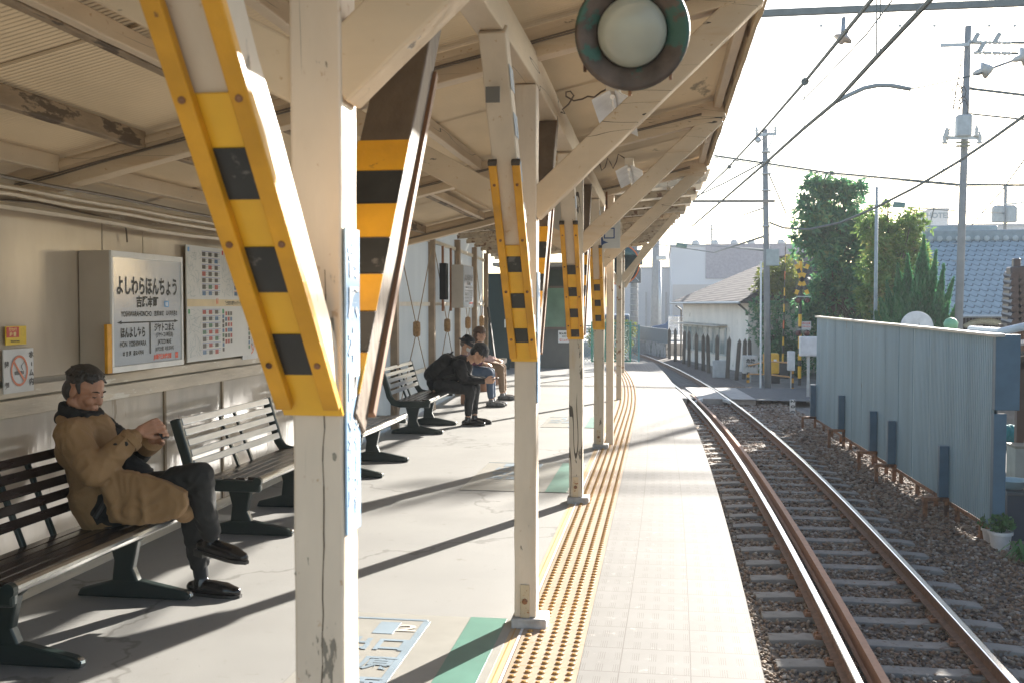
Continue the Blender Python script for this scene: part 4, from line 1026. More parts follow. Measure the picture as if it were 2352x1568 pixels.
# ================================================================== BENCHES
slat_dark = mat('slat_brown', (.030, .020, .017), .26, var=.2, scale=8, stretch=(4, .6, 4))
slat_pale = mat('slat_silver_grey', (.42, .44, .45), .25, var=.12, scale=8, stretch=(4, .6, 4))
cast = mat('bench_frame_dark', (.018, .03, .028), .32, .2)
alu = mat('bench_front_alu', (.52, .52, .50), .25, .9)
def make_bench(name, slat, slat_seat, L=1.52):
    T_ = thing(name, '', 'bench')
    def P(m_, nm, mb, bev=0, par=None):
        o = mb.build(nm, m_, None, bevel=bev); o.parent = par or T_; return o
    # seat slats run along Y; front is +X
    for i in range(5):
        x = .165 - i * .082; P(slat_seat, 'seat_slat', MB().bar((x, -L / 2 + .03, .425 - .012 * (i % 5) * .5), (x, L / 2 - .03, .425 - .006 * i), .066, .026), .006)
    P(alu, 'front_rail', MB().tube([(.222, -L / 2 - .01, .418), (.222, L / 2 + .01, .418)], .026, 12))
    for sg in (-1, 1): P(cast, 'rail_cap', MB().tube([(.222, sg * (L / 2 + .0), .418), (.222, sg * (L / 2 + .03), .418)], .03, 12))
    for i in range(5):
        z = .515 + i * .068; x = -.235 - i * .021; P(slat, 'back_slat', MB().bar((x, -L / 2 + .03, z), (x, L / 2 - .03, z), .024, .048, up=(-.30, 0, .95)), .005)
    path = [(.24, .385), (.05, .385), (-.12, .385), (-.20, .405), (-.245, .47), (-.275, .58), (-.325, .74), (-.345, .81)]
    for sg in (-1, 1):
        mb = MB(); y = sg * (L / 2)
        n_ = len(path); PP = []
        for i, (x, z) in enumerate(path):
            a_ = path[max(0, i - 1)]; b_ = path[min(n_ - 1, i + 1)]; d_ = V(b_[0] - a_[0], 0, b_[1] - a_[1]).normalized(); nn_ = V(d_.z, 0, -d_.x); th = .034 if i > 3 else .038
            for (s1, s2) in ((-1, -1), (1, -1), (1, 1), (-1, 1)): PP.append(V(x, y, z) + nn_ * s1 * th + V(0, s2 * .022, 0))
        F = []
        for i in range(n_ - 1):
            for k in range(4): F.append((i * 4 + k, i * 4 + (k + 1) % 4, i * 4 + 4 + (k + 1) % 4, i * 4 + 4 + k))
        F += [(3, 2, 1, 0), tuple((n_ - 1) * 4 + k for k in range(4))]
        mb.add(PP, F); P(cast, 'end_frame', mb, .014)
    for y in (-.12, .12): P(cast, 'back_bracket', MB().bar((-.19, y, .40), (-.345, y, .80), .03, .02, up=(1, 0, 0)), .003)
    for sg in (-1, 1):
        y = sg * (L / 2 - .30)
        leg = P(cast, 'leg', MB().prism([(-.13, y - .025, .375), (.14, y - .025, .375), (.05, y - .025, .30), (.02, y - .025, .16), (.06, y - .025, .07), (-.10, y - .025, .07), (-.085, y - .025, .20)], (0, .05, 0)), .008)
        P(cast, 'foot', MB().prism([(-.30, y - .03, .0), (.33, y - .03, .0), (.345, y - .03, .03), (.30, y - .03, .05), (.06, y - .03, .095), (-.10, y - .03, .095), (-.28, y - .03, .045)], (0, .06, 0)), .012, leg)
        P(alu, 'foot_tip', MB().ball((.325, y, .022), .024, 8, 6), 0, leg)
    return T_
def copy_thing(src, label=None, group=None):
    r_ = src.copy(); col.objects.link(r_)
    def rec(s_, p_):
        for ch in s_.children:
            c = ch.copy(); col.objects.link(c); c.parent = p_; rec(ch, c)
    rec(src, r_)
    if label: r_['label'] = label
    if group: r_['group'] = group
    return r_
GB = 'slatted benches along the shelter wall'
b1 = make_bench('bench', slat_dark, slat_dark, 1.60); b1.location = (-2.775, 4.42, 0); b1['label'] = 'dark brown slatted bench with the man in the tan coat on it'; b1['group'] = GB
b2 = make_bench('bench', slat_pale, slat_dark); b2['label'] = 'empty pale slatted bench in the middle, right beside the seated man'; b2['group'] = GB; b2.location = (-2.775, 6.86, 0)
b0 = copy_thing(b1, 'brown bench nearest the camera, only its foot showing at the lower left corner'); b0.location = (-2.775, 2.62, 0)
b3 = copy_thing(b2, 'empty pale slatted bench just behind the nearest post'); b3.location = (-2.80, 9.15, 0)
b4 = copy_thing(b2, 'pale slatted bench where the young man in black sits'); b4.location = (-2.93, 12.2, 0); b4.rotation_euler = (0, 0, R(1.5))
# plank bench on logs
PB = thing('plank_bench', 'thick plank bench on reddish round log legs near the end wall', 'bench', (-3.12, 18, 0))
MB().bar((-3.06, 15.2, .43), (-3.28, 20.0, .43), .42, .09, cuts=8, wob=.006).build('seat', mat('plank_weathered', (.42, .36, .30), .7, var=.25, scale=6, bump=.5, stretch=(3, .5, 1)), PB, bevel=.012)
for y in (15.4, 17.7, 19.2, 19.8):
    MB().lathe([(.075, 0), (.08, .02), (.078, .385)], (-3.0 - (y - 15) * .045, y, 0), n=14).build('leg', mat('log_reddish', (.38, .19, .11), .7, var=.2, stretch=(1, 1, .3)), PB, smooth=True)
# ================================================================== PEOPLE
class Org(MB):
    def cap(s, p, q, r1, r2=None, n=12):
        r2 = r1 if r2 is None else r2; p, q = Vector(p), Vector(q)
        d = (q - p); L = max(d.length, 1e-4); d = d / L; k = 5
        pts, rs = [], []
        for i in range(k): a = math.pi / 2 * (1 - i / k); pts.append(p - d * r1 * math.sin(a)); rs.append(max(r1 * math.cos(a), r1 * .04))
        pts += [p, p.lerp(q, .33), p.lerp(q, .66), q]; rs += [r1, r1 + (r2 - r1) * .33, r1 + (r2 - r1) * .66, r2]
        for i in range(1, k + 1): a = math.pi / 2 * i / k; pts.append(q + d * r2 * math.sin(a)); rs.append(max(r2 * math.cos(a), r2 * .04))
        return s.tube(pts, rs, n)
    def chain(s, pts, rs):
        for i in range(len(pts) - 1): s.cap(pts[i], pts[i + 1], rs[i], rs[i + 1])
        return s
    def ell(s, c, rad, rot=None, n=16, m=12):
        """ellipsoid with radii along the columns of rot (3x3)"""
        rot = rot or Matrix.Identity(3); P = []; F = []; c = Vector(c)
        for i in range(m + 1):
            a = math.pi * (i + .001) / (m + .002)
            for k in range(n):
                t = 2 * math.pi * k / n
                P.append(c + rot @ V(rad[0] * math.sin(a) * math.cos(t), rad[1] * math.sin(a) * math.sin(t), rad[2] * math.cos(a)))
        for i in range(m):
            for k in range(n): F.append((i * n + k, i * n + (k + 1) % n, (i + 1) * n + (k + 1) % n, (i + 1) * n + k))
        F += [tuple(reversed(range(n))), tuple(m * n + k for k in range(n))]
        return s.add(P, F)
    def skin(s, name, m_, parent, voxel=.008, smooth=4, folds=0.0, fscale=9.0, seed=0):
        me = bpy.data.meshes.new(name); me.from_pydata(s.v, [], s.f)
        bm = bmesh.new(); bm.from_mesh(me); bmesh.ops.recalc_face_normals(bm, faces=bm.faces); bm.to_mesh(me); bm.free()
        o = bpy.data.objects.new(name, me); col.objects.link(o)
        r_ = o.modifiers.new('r', 'REMESH'); r_.mode = 'VOXEL'; r_.voxel_size = voxel; r_.use_smooth_shade = True
        sm = o.modifiers.new('s', 'SMOOTH'); sm.iterations = smooth; sm.factor = .5
        dg = bpy.context.evaluated_depsgraph_get(); m2 = bpy.data.meshes.new_from_object(o.evaluated_get(dg))
        o.modifiers.clear(); o.data = m2; bpy.data.meshes.remove(me); m2.name = name
        if folds:
            off = V(seed * 3.1, seed * 1.7, 0)
            nr = [v.normal.copy() for v in m2.vertices]
            for v, nn_ in zip(m2.vertices, nr):
                p_ = v.co * fscale + off; q_ = V(p_.x * 1.6, p_.y * 1.2, p_.z * .9)
                h = 1 - abs(noise.noise(q_ + V(*[noise.noise(p_ * .7 + V(7 * i, 0, 0)) for i in range(3)]) * 1.5)) * 2
                v.co += nn_ * folds * (h - .5)
        m2.materials.clear(); m2.materials.append(m_)
        m2.polygons.foreach_set('use_smooth', [True] * len(m2.polygons))
        if parent is not None: link(o, parent)
        return o
def head_frame(c, fwd, up):
    f = Vector(fwd).normalized(); u = Vector(up); u = (u - f * u.dot(f)).normalized(); lft = u.cross(f).normalized()
    M = Matrix((f, lft, u)).transposed().to_4x4(); M.translation = Vector(c); return M
def head_into(o, M, s=1.0, nose=1.0):
    T = lambda x, y, z: M @ V(x * s, y * s, z * s); Rm = M.to_3x3()
    o.ell(T(-.012, 0, .032), (.098 * s, .076 * s, .088 * s), Rm); o.ell(T(.022, 0, -.03), (.066 * s, .060 * s, .085 * s), Rm)
    o.ell(T(.052, 0, -.098), (.030 * s, .030 * s, .022 * s), Rm)
    o.cap(T(.078, 0, .012), T(.102 * 1.0, 0, -.026), .0085 * s, .0135 * s)
    for g in (-1, 1):
        o.ell(T(.095, g * .012, -.030), (.010 * s, .009 * s, .008 * s), Rm)
        o.cap(T(.080, g * .015, .022), T(.066, g * .045, .022), .0105 * s, .009 * s)
        o.ell(T(.062, g * .038, -.028), (.026 * s, .024 * s, .024 * s), Rm)
        o.cap(T(-.015, g * .055, -.06), T(.045, g * .02, -.100), .026 * s, .018 * s)
        o.ell(T(-.012, g * .077, -.008), (.020 * s, .010 * s, .031 * s), Rm)
        o.ell(T(.070, g * .030, .003), (.014 * s, .015 * s, .010 * s), Rm)
    o.cap(T(.084, -.016, -.058), T(.084, .016, -.058), .0085 * s); o.cap(T(.081, -.015, -.070), T(.081, .015, -.070), .0095 * s)
def face_details(M, par, s=1.0, brow=True):
    T = lambda x, y, z: M @ V(x * s, y * s, z * s)
    for g in (-1, 1): MB().tube([T(.078, g * .044, .0015), T(.0845, g * .031, -.001), T(.083, g * .019, .000)], [.0015 * s, .0032 * s, .002 * s], 6).build('eye', mat('eye_dark', (.02, .015, .012), .3), par)
    for g in (-1, 1):
        if brow: MB().tube([T(.072, g * .048, .026), T(.088, g * .032, .031), T(.090, g * .015, .027)], [.002 * s, .0042 * s, .003 * s], 6).build('eyebrow', mat('brow', (.03, .02, .016), .8), par)
    l_ = MB(); l_.tube([T(.086, -.019, -.064), T(.0925, 0, -.0635), T(.086, .019, -.064)], [.0012 * s, .0022 * s, .0012 * s], 6); l_.build('mouth', mat('lip', (.22, .07, .05), .5), par)
def hand_into(o, wrist, tip_dir, palm_n, curl=.9, side=1, s=1.0, spread=.0):
    """palm plus four jointed fingers and a thumb; palm_n points out of the palm, side +1/-1 puts the thumb on either edge"""
    w_ = Vector(wrist); d = Vector(tip_dir).normalized(); nn_ = Vector(palm_n); nn_ = (nn_ - d * nn_.dot(d)).normalized(); x = d.cross(nn_).normalized() * side
    for k_ in (-.026, -.009, .009, .026): o.cap(w_ + d * .012 * s + x * k_ * .7 * s, w_ + d * .075 * s + x * k_ * s, .0125 * s, .0115 * s)
    for k_, (off, ln) in enumerate(((.030, .072), (.010, .080), (-.010, .075), (-.029, .060))):
        p_ = w_ + d * .080 * s + x * off * s; dirv = d; seg = (.42, .32, .26); ang = 0
        for i, f_ in enumerate(seg):
            ang += curl * (.55 if i == 0 else .75) * (1 + .08 * k_); dv = d * math.cos(ang) + nn_ * math.sin(ang) + x * spread * (1.5 - k_)
            q_ = p_ + dv.normalized() * ln * f_ * s; o.cap(p_, q_, (.0092 - .0009 * i) * s, (.0086 - .0010 * i) * s, 8); p_ = q_
    p_ = w_ + d * .022 * s + x * .026 * s; q_ = p_ + (x * .55 + d * .75 + nn_ * .35).normalized() * .04 * s; r_ = q_ + (d * .75 + nn_ * .65 * curl).normalized() * .032 * s; t_ = r_ + (d * .5 + nn_ * .8 * curl - x * .2).normalized() * .026 * s
    o.chain([p_, q_, r_, t_], [.0125 * s, .0115 * s, .0100 * s, .0085 * s])
def hair_shell(name, M, par, m_, s=1.0, fringe=.03, length=.0, back=.0, volume=1.0, voxel=.006, seed=1, strands=240, side_len=.0, short=False):
    """a cap of hair plus many short locks lying along the skull"""
    o = Org(); T = lambda x, y, z: M @ V(x * s, y * s, z * s); Rm = M.to_3x3(); rg = random.Random(seed)
    o.ell(T(-.030 if short else -.022, 0, .058 if short else .052), ((.092 if short else .101) * s * volume, .081 * s * volume, (.070 if short else .080) * s * volume), Rm)
    if short:
        for k_ in range(9): o.cap(T(.015, -.055 + k_ * .0137, .098 - .02 * abs(k_ - 4) / 4), T(.062, -.054 + k_ * .0135, .090 - .022 * abs(k_ - 4) / 4 + .004 * (k_ % 2)), .014 * s, .005 * s)
        for g in (-1, 1): o.cap(T(.0, g * .074, .035), T(.018, g * .070, .0), .014 * s, .007 * s)
    o.ell(T(-.050, 0, -.010 - back * .4), (.066 * s * volume, .078 * s * volume, (.075 + back * .5) * s), Rm)
    for _ in range(strands):
        th = rg.uniform(-2.6, 2.6); ph = rg.uniform(.0, 1.15)
        c = V(-.02 + .098 * volume * math.sin(ph) * math.cos(th), .082 * volume * math.sin(ph) * math.sin(th), .05 + .082 * volume * math.cos(ph))
        out = V(math.cos(th), math.sin(th), 0); dn = V(out.x * .6, out.y * .6, -1.0 if ph > .6 else -.35).normalized()
        ln = rg.uniform(.02, .04) + (fringe if math.cos(th) > .45 and ph > .7 else 0) + (side_len if abs(math.sin(th)) > .6 and ph > .6 else 0)
        if short and math.cos(th) > .25 and ph > .80: continue
        if short and abs(th) < 1.9 and ph > 1.0: continue
        p0 = T(*c); p1 = T(*(c + dn * ln + out * .006)); o.cap(p0, p1, (.0052 if short else .0075) * s, .0022 * s, 6)
    return o.skin(name, m_, par, voxel=voxel, smooth=1 if short else 2)
def shoe(name, ankle, toe_dir, m_, par, s=1.0, drop=.085, tilt=0.0):
    d = Vector(toe_dir).normalized(); up = V(0, 0, 1); up = (up - d * up.dot(d)).normalized(); a = Vector(ankle); o = Org()
    base = a - up * drop * s
    o.chain([base + up * .030 * s - d * .045 * s, base + up * .032 * s + d * .05 * s, base + up * .026 * s + d * .13 * s, base + up * .022 * s + d * .185 * s], [.032 * s, .040 * s, .040 * s, .026 * s])
    o.cap(base + up * .04 * s, a + up * .0, .042 * s, .036 * s); ob = o.skin(name, m_, par, voxel=.006, smooth=3)
    x = d.cross(up).normalized(); outline = [(-.078, .026), (-.04, .034), (.04, .036), (.12, .043), (.175, .036), (.212, .012)]; pts_ = [base + d * u_ * s + x * v_ * s for u_, v_ in outline] + [base + d * u_ * s - x * v_ * s for u_, v_ in reversed(outline)]
    sole = MB().prism([p - up * .004 * s for p in pts_], up * .014 * s).build('sole', mat('sole_dark', (.03, .028, .025), .6), ob)
    heel = MB().prism([base + d * u_ * s + x * v_ * s - up * .022 * s for u_, v_ in ((-.075, .026), (-.02, .032), (-.02, -.032), (-.075, -.026))], up * .018 * s).build('heel', mat('sole_dark', (.03, .028, .025), .6), ob)
    return ob
skin_m = mat('skin', (.38, .19, .115), .5, var=.10, scale=22, bump=.12, bscale=90)
skin_y = mat('skin_light', (.50, .29, .19), .5, var=.08, scale=22)
coat_tan = mat('coat_tan', (.26, .155, .07), .85, var=.05, scale=14, bump=.25, bscale=160)
wool_dark = mat('jacket_dark', (.012, .012, .012), .85, var=.3, scale=30, bump=.3, bscale=120)
trouser = mat('trouser_charcoal', (.009, .010, .010), .8, var=.2, scale=18, bump=.2, bscale=150)
shoe_m = mat('shoe_leather', (.012, .010, .009), .18, bump=.05)
hair_m = mat('hair_black', (.022, .017, .014), .5, c2=(.055, .048, .042), scale=24, bump=.5, bscale=120)

# ---------------------------------------------------------------- man in the tan coat
def py_(x, y, Y): return on_y(x, y, Y)
YM = 4.80
hd = py_(196, 897, YM); sh_r = py_(165, 1000, YM - .19); sh_l = py_(228, 985, YM + .19)
el_r = py_(222, 1085, YM - .26); wr_r = py_(318, 992, YM - .08); el_l = py_(300, 1062, YM + .22); wr_l = py_(352, 1008, YM + .05)
hip = py_(262, 1158, YM); hip_r = hip + V(.02, -.09, 0); hip_l = hip + V(.02, .09, 0)
kn_r = py_(458, 1092, YM - .10); an_r = py_(486, 1236, YM + .08); kn_l = py_(432, 1110, YM + .14); an_l = py_(462, 1312, YM + .22)
an_l.z = .10
neck = hd + V(-.035, 0, -.13); chest = (sh_r + sh_l) / 2 + V(.02, 0, -.08)
MAN = thing('person', 'man in a tan coat sitting cross-legged on the brown bench, looking at his phone', 'person', (hip.x, hip.y, 0))
Mh = head_frame(hd, (.93, -.10, -.36), (.36, 0, .93))
o = Org(); head_into(o, Mh, 1.02)
o.cap(Mh @ V(-.02, 0, -.06), neck + V(0, 0, -.03), .056, .060)
o.cap(neck + V(0, 0, -.02), chest, .06, .12); o.cap(chest, hip + V(-.02, 0, .06), .125, .13)
for a_, b_, c_ in ((sh_r, el_r, wr_r), (sh_l, el_l, wr_l)):
    o.cap(chest, a_, .08, .055); o.chain([a_, b_, c_], [.05, .038, .026])
for a_, b_, c_ in ((hip_r, kn_r, an_r), (hip_l, kn_l, an_l)):
    o.chain([a_, b_, c_], [.08, .052, .036])
ph_c = (wr_r + wr_l) / 2 + V(.085, .01, .045)
hand_into(o, wr_r, (ph_c + V(0, -.02, .02) - wr_r), (.05, 1, -.1), curl=.80, side=-1, s=1.05)
hand_into(o, wr_l, (ph_c + V(0, .03, -.02) - wr_l), (.05, -1, .1), curl=.85, side=1, s=1.05)
o.skin('body', skin_m, MAN, voxel=.0055, smooth=2)
face_details(Mh, MAN, 1.02)
hair_shell('hair', Mh, MAN, hair_m, 1.02, fringe=.0, volume=1.0, seed=4, strands=700, voxel=.0038, short=True)
# coat
o = Org()
o.cap(chest + V(-.02, 0, .06), hip + V(-.04, 0, .08), .150, .165); o.ell(chest + V(-.02, 0, .0), (.125, .20, .14))
o.cap(hip + V(-.05, -.06, .05), hip + V(-.02, -.07, -.02), .15, .13); o.cap(hip + V(-.05, .06, .05), hip + V(.0, .07, -.02), .15, .13)
for a_, b_, c_ in ((sh_r, el_r, wr_r),):
    o.cap(chest + V(-.01, 0, .07), a_, .10, .088); o.chain([a_, b_ + V(-.01, -.01, 0), a_.lerp(b_, .5).lerp(c_, 1.0) * .0 + b_.lerp(c_, .80)], [.088, .072, .058])
o.cap(chest + V(-.01, 0, .06), sh_l, .10, .08)
# skirt lying on the seat and hanging over the near edge
sk = [py_(262, 1120, YM - .20), py_(300, 1175, YM - .22), py_(350, 1180, YM - .20), py_(398, 1165, YM - .18)]
for i in range(len(sk)): o.cap(sk[i], V(sk[i].x, sk[i].y + .12, .50), .04, .05)
o.cap(py_(255, 1120, YM - .21), py_(270, 1185, YM - .23), .05, .022); o.cap(py_(330, 1130, YM - .22), py_(335, 1195, YM - .235), .03, .014)
o.prism([py_(px, py, YM - .235) for px, py in ((236, 1075), (300, 1085), (380, 1105), (422, 1130), (428, 1160), (405, 1190), (330, 1207), (252, 1200), (232, 1150))], (0, .055, 0))
coat = o.skin('coat', coat_tan, MAN, voxel=.0075, smooth=9, folds=.009, fscale=9, seed=2)
# cuffs and buttons
o = Org(); e0, e1 = el_r.lerp(wr_r, .72), el_r.lerp(wr_r, .86)
MB().tube([e0, e1], [.060, .063], 20).build('cuff', coat_tan, coat, bevel=.004, smooth=False)
e0, e1 = el_l.lerp(wr_l, .70), el_l.lerp(wr_l, .98); MB().tube([e0, e1], [.058, .062], 20).build('cuff', coat_tan, coat, bevel=.004)
for t_ in (.66, .82):
    c = el_r.lerp(wr_r, t_) + V(.0, -.066, .0) + V(.01, 0, -.012) * (1 if t_ > .7 else -1)
    MB().lathe([(.012, 0), (.012, .004), (.006, .006)], c, (0, -1, 0), 12).build('button', black_m, coat)
# standing collar and dark scarf
o = Org(); cn = neck + V(.0, 0, -.005)
for i in range(14):
    a0 = i / 14 * 6.2832; a1 = (i + 1) / 14 * 6.2832; f_ = lambda a, h, r1: cn + V(.105 * r1 * math.cos(a) + .01, .095 * r1 * math.sin(a), -.02 + h + .025 * -math.cos(a))
    o.cap(f_(a0, .0, .95), f_(a1, .0, .95), .036); o.cap(f_(a0, .05, .86), f_(a1, .05, .86), .028)
o.cap(cn + V(.09, .0, -.06), chest + V(.13, .02, -.06), .055, .07); o.cap(chest + V(.13, .02, -.04), hip + V(.14, .02, .14), .06, .075)
o.skin('scarf_and_jacket', wool_dark, MAN, voxel=.008, smooth=3, folds=.008, fscale=14, seed=5)
o = Org(); o.cap(sh_l + V(.01, .0, .01), el_l, .078, .062); o.cap(el_l, el_l.lerp(wr_l, .75), .062, .052); o.cap(chest + V(.08, .08, .04), sh_l, .08, .075)
o.skin('dark_sleeve', wool_dark, MAN, voxel=.008, smooth=4, folds=.008, fscale=12, seed=6)
o = Org(); o.cap(sh_r + V(-.05, .0, .045), cn + V(.03, -.09, -.035), .032, .030); o.cap(cn + V(-.07, -.06, -.0), sh_r + V(-.06, .04, .05), .032, .026); o.skin('coat_collar', coat_tan, coat, voxel=.007, smooth=3)
# trousers
o = Org()
o.chain([hip_r + V(0, 0, .02), kn_r.lerp(hip_r, .5) + V(0, 0, .012), kn_r, kn_r.lerp(an_r, .5) + V(-.012, 0, 0), an_r.lerp(kn_r, .10)], [.105, .092, .072, .064, .052])
o.chain([hip_l + V(0, 0, .02), kn_l.lerp(hip_l, .5), kn_l, kn_l.lerp(an_l, .5), an_l.lerp(kn_l, .16)], [.105, .090, .070, .062, .054])
o.cap(hip_r, hip_l, .11)
o.skin('trousers', trouser, MAN, voxel=.009, smooth=5, folds=.010, fscale=9, seed=9)
for a_, b_ in ((an_l.lerp(kn_l, .16), an_l), (an_r.lerp(kn_r, .12), an_r)):
    sock = Org(); sock.cap(a_, b_, .042, .040); sock.skin('sock', mat('sock_dark', (.012, .014, .018), .8), MAN, voxel=.007)
shoe('shoe', an_l + V(0, 0, -.02), (1, -.12, -.0), shoe_m, MAN, 1.12, drop=.068)
shoe('shoe', an_r, (.95, -.25, -.12), shoe_m, MAN, 1.12, drop=.07)
# shoulder strap
MB().tube([cn + V(.10, -.02, -.05), chest + V(.16, -.12, -.12), hip + V(.10, -.17, .12), hip + V(.03, -.23, -.02)], [.012, .014, .014, .014], 6).build('bag_strap', black_m, MAN)
PH = thing('phone', 'dark phone held up in both hands by the man in the tan coat', 'phone', tuple(ph_c))
MB().box(ph_c + V(-.012, .0, -.012), (.010, .066, .11), ry=R(-35)).build('case', black_m, PH, bevel=.004)
MB().box(ph_c + V(-.019, .0, -.010), (.002, .058, .10), ry=R(-35)).build('screen', mat('screen_dark', (.03, .035, .05), .1), PH)

# ---------------------------------------------------------------- young man in black leaning over his phone
YY = 12.75
hd = py_(1101, 812, YY); hip = py_(1012, 893, YY); hip.z = max(hip.z, .50)
sh = py_(1062, 838, YY); kn = py_(1085, 892, YY - .02); an = py_(1078, 962, YY); an.z = .10
YP = thing('person', 'young man in black with a backpack, sitting bent over his phone on the far bench', 'person', (hip.x, YY, 0))
Mh = head_frame(hd, (.72, -.15, -.68), (.68, 0, .72))
blackc = mat('black_clothes', (.009, .009, .010), .85, var=.25, scale=20, bump=.2)
o = Org(); head_into(o, Mh, 1.02); o.cap(Mh @ V(-.02, 0, -.06), sh + V(-.0, 0, .0), .055, .06)
wr = py_(1118, 874, YY)
hipR, hipL = hip + V(.02, -.1, 0), hip + V(.02, .1, 0)
for sg, dx in ((-1, 0.0), (1, .05)):
    s_ = sh + V(0, sg * .17, 0); e_ = s_.lerp(kn, .55) + V(-.03, sg * .03, -.02); w_ = wr + V(-.02, sg * .045, .0)
    o.chain([s_, e_, w_], [.05, .04, .027]); hand_into(o, w_, (1, -sg * .15, .05), (0, -sg, .3), curl=.7, side=-sg, s=1.05)
    k_ = kn + V(dx * .3, sg * .10, 0); a_ = an + V(dx, sg * .10, 0); o.chain([hip + V(.02, sg * .1, 0), k_, a_], [.08, .055, .036])
o.cap(sh, hip, .12, .13)
o.skin('body', skin_y, YP, voxel=.007, smooth=2); face_details(Mh, YP, 1.02)
hair_shell('hair', Mh, YP, mat('hair_jet', (.010, .009, .009), .45, bump=.5, bscale=120), 1.04, fringe=.055, volume=1.09, seed=8, strands=300, side_len=.02)
o = Org(); o.cap(sh + V(-.02, 0, -.02), hip + V(-.03, 0, .06), .15, .155); o.ell(sh + V(-.03, 0, -.04), (.12, .2, .11)); o.cap(hip + V(0, 0, .06), hip + V(.08, 0, .05), .15, .13)
for sg in (-1, 1):
    s_ = sh + V(0, sg * .17, 0); e_ = s_.lerp(kn, .55) + V(-.03, sg * .03, -.02); w_ = wr + V(-.02, sg * .045, .0); o.chain([s_, e_, e_.lerp(w_, .88)], [.085, .066, .046])
o.skin('jacket', blackc, YP, voxel=.010, smooth=5, folds=.010, fscale=8, seed=3)
for sg, dx in ((-1, 0.0), (1, .05)):
    k_ = kn + V(dx * .3, sg * .10, 0); a_ = an + V(dx, sg * .10, 0)
    o = Org(); o.chain([hip + V(.02, sg * .1, .01), k_, k_.lerp(a_, .5) + V(-.01, 0, 0), k_.lerp(a_, .86)], [.10, .072, .058, .046]); o.skin('trouser_leg', mat('black_jeans', (.008, .009, .010), .75, bump=.2), YP, voxel=.009, smooth=4, folds=.006, fscale=12, seed=sg + 4)
    shoe('boot', a_ + V(0, 0, .0), (1, -.15, 0), shoe_m, YP, 1.12, drop=.088)
# backpack
bc = (sh + hip) / 2 + V(-.16, .02, .10); BK = thing('backpack', 'black backpack on the back of the young man in black', 'backpack', tuple(bc))
o = Org(); dd = (sh - hip).normalized(); 
o.cap(bc - dd * .12 + V(0, -.08, 0), bc + dd * .14 + V(0, -.08, 0), .105, .095); o.cap(bc - dd * .12 + V(0, .08, 0), bc + dd * .14 + V(0, .08, 0), .105, .095)
o.skin('bag', mat('backpack_black', (.007, .007, .008), .6, bump=.3), BK, voxel=.010, smooth=5, folds=.008, fscale=9, seed=1)
for sg in (-1, 1): MB().tube([bc + dd * .20 + V(.02, sg * .12, 0), sh + V(.05, sg * .14, .06), sh + V(.10, sg * .15, -.06), bc - dd * .1 + V(.15, sg * .17, -.05)], .014, 6).build('strap', black_m, BK)
MB().tube([bc + dd * .2 + V(-.02, -.03, .02), bc + dd * .26 + V(-.02, -.02, .03), bc + dd * .26 + V(-.02, .04, .03), bc + dd * .2 + V(-.02, .05, .02)], .009, 6).build('grab_handle', black_m, BK)
PH = thing('phone', 'small dark phone in the hands of the young man in black', 'phone', tuple(wr))
MB().box(wr + V(.085, 0, .02), (.14, .07, .01), ry=R(-20)).build('case', black_m, PH, bevel=.003)
MB().box(wr + V(.083, 0, .026), (.125, .062, .002), ry=R(-20)).build('screen', mat('screen_dark', (.03, .035, .05), .1), PH)

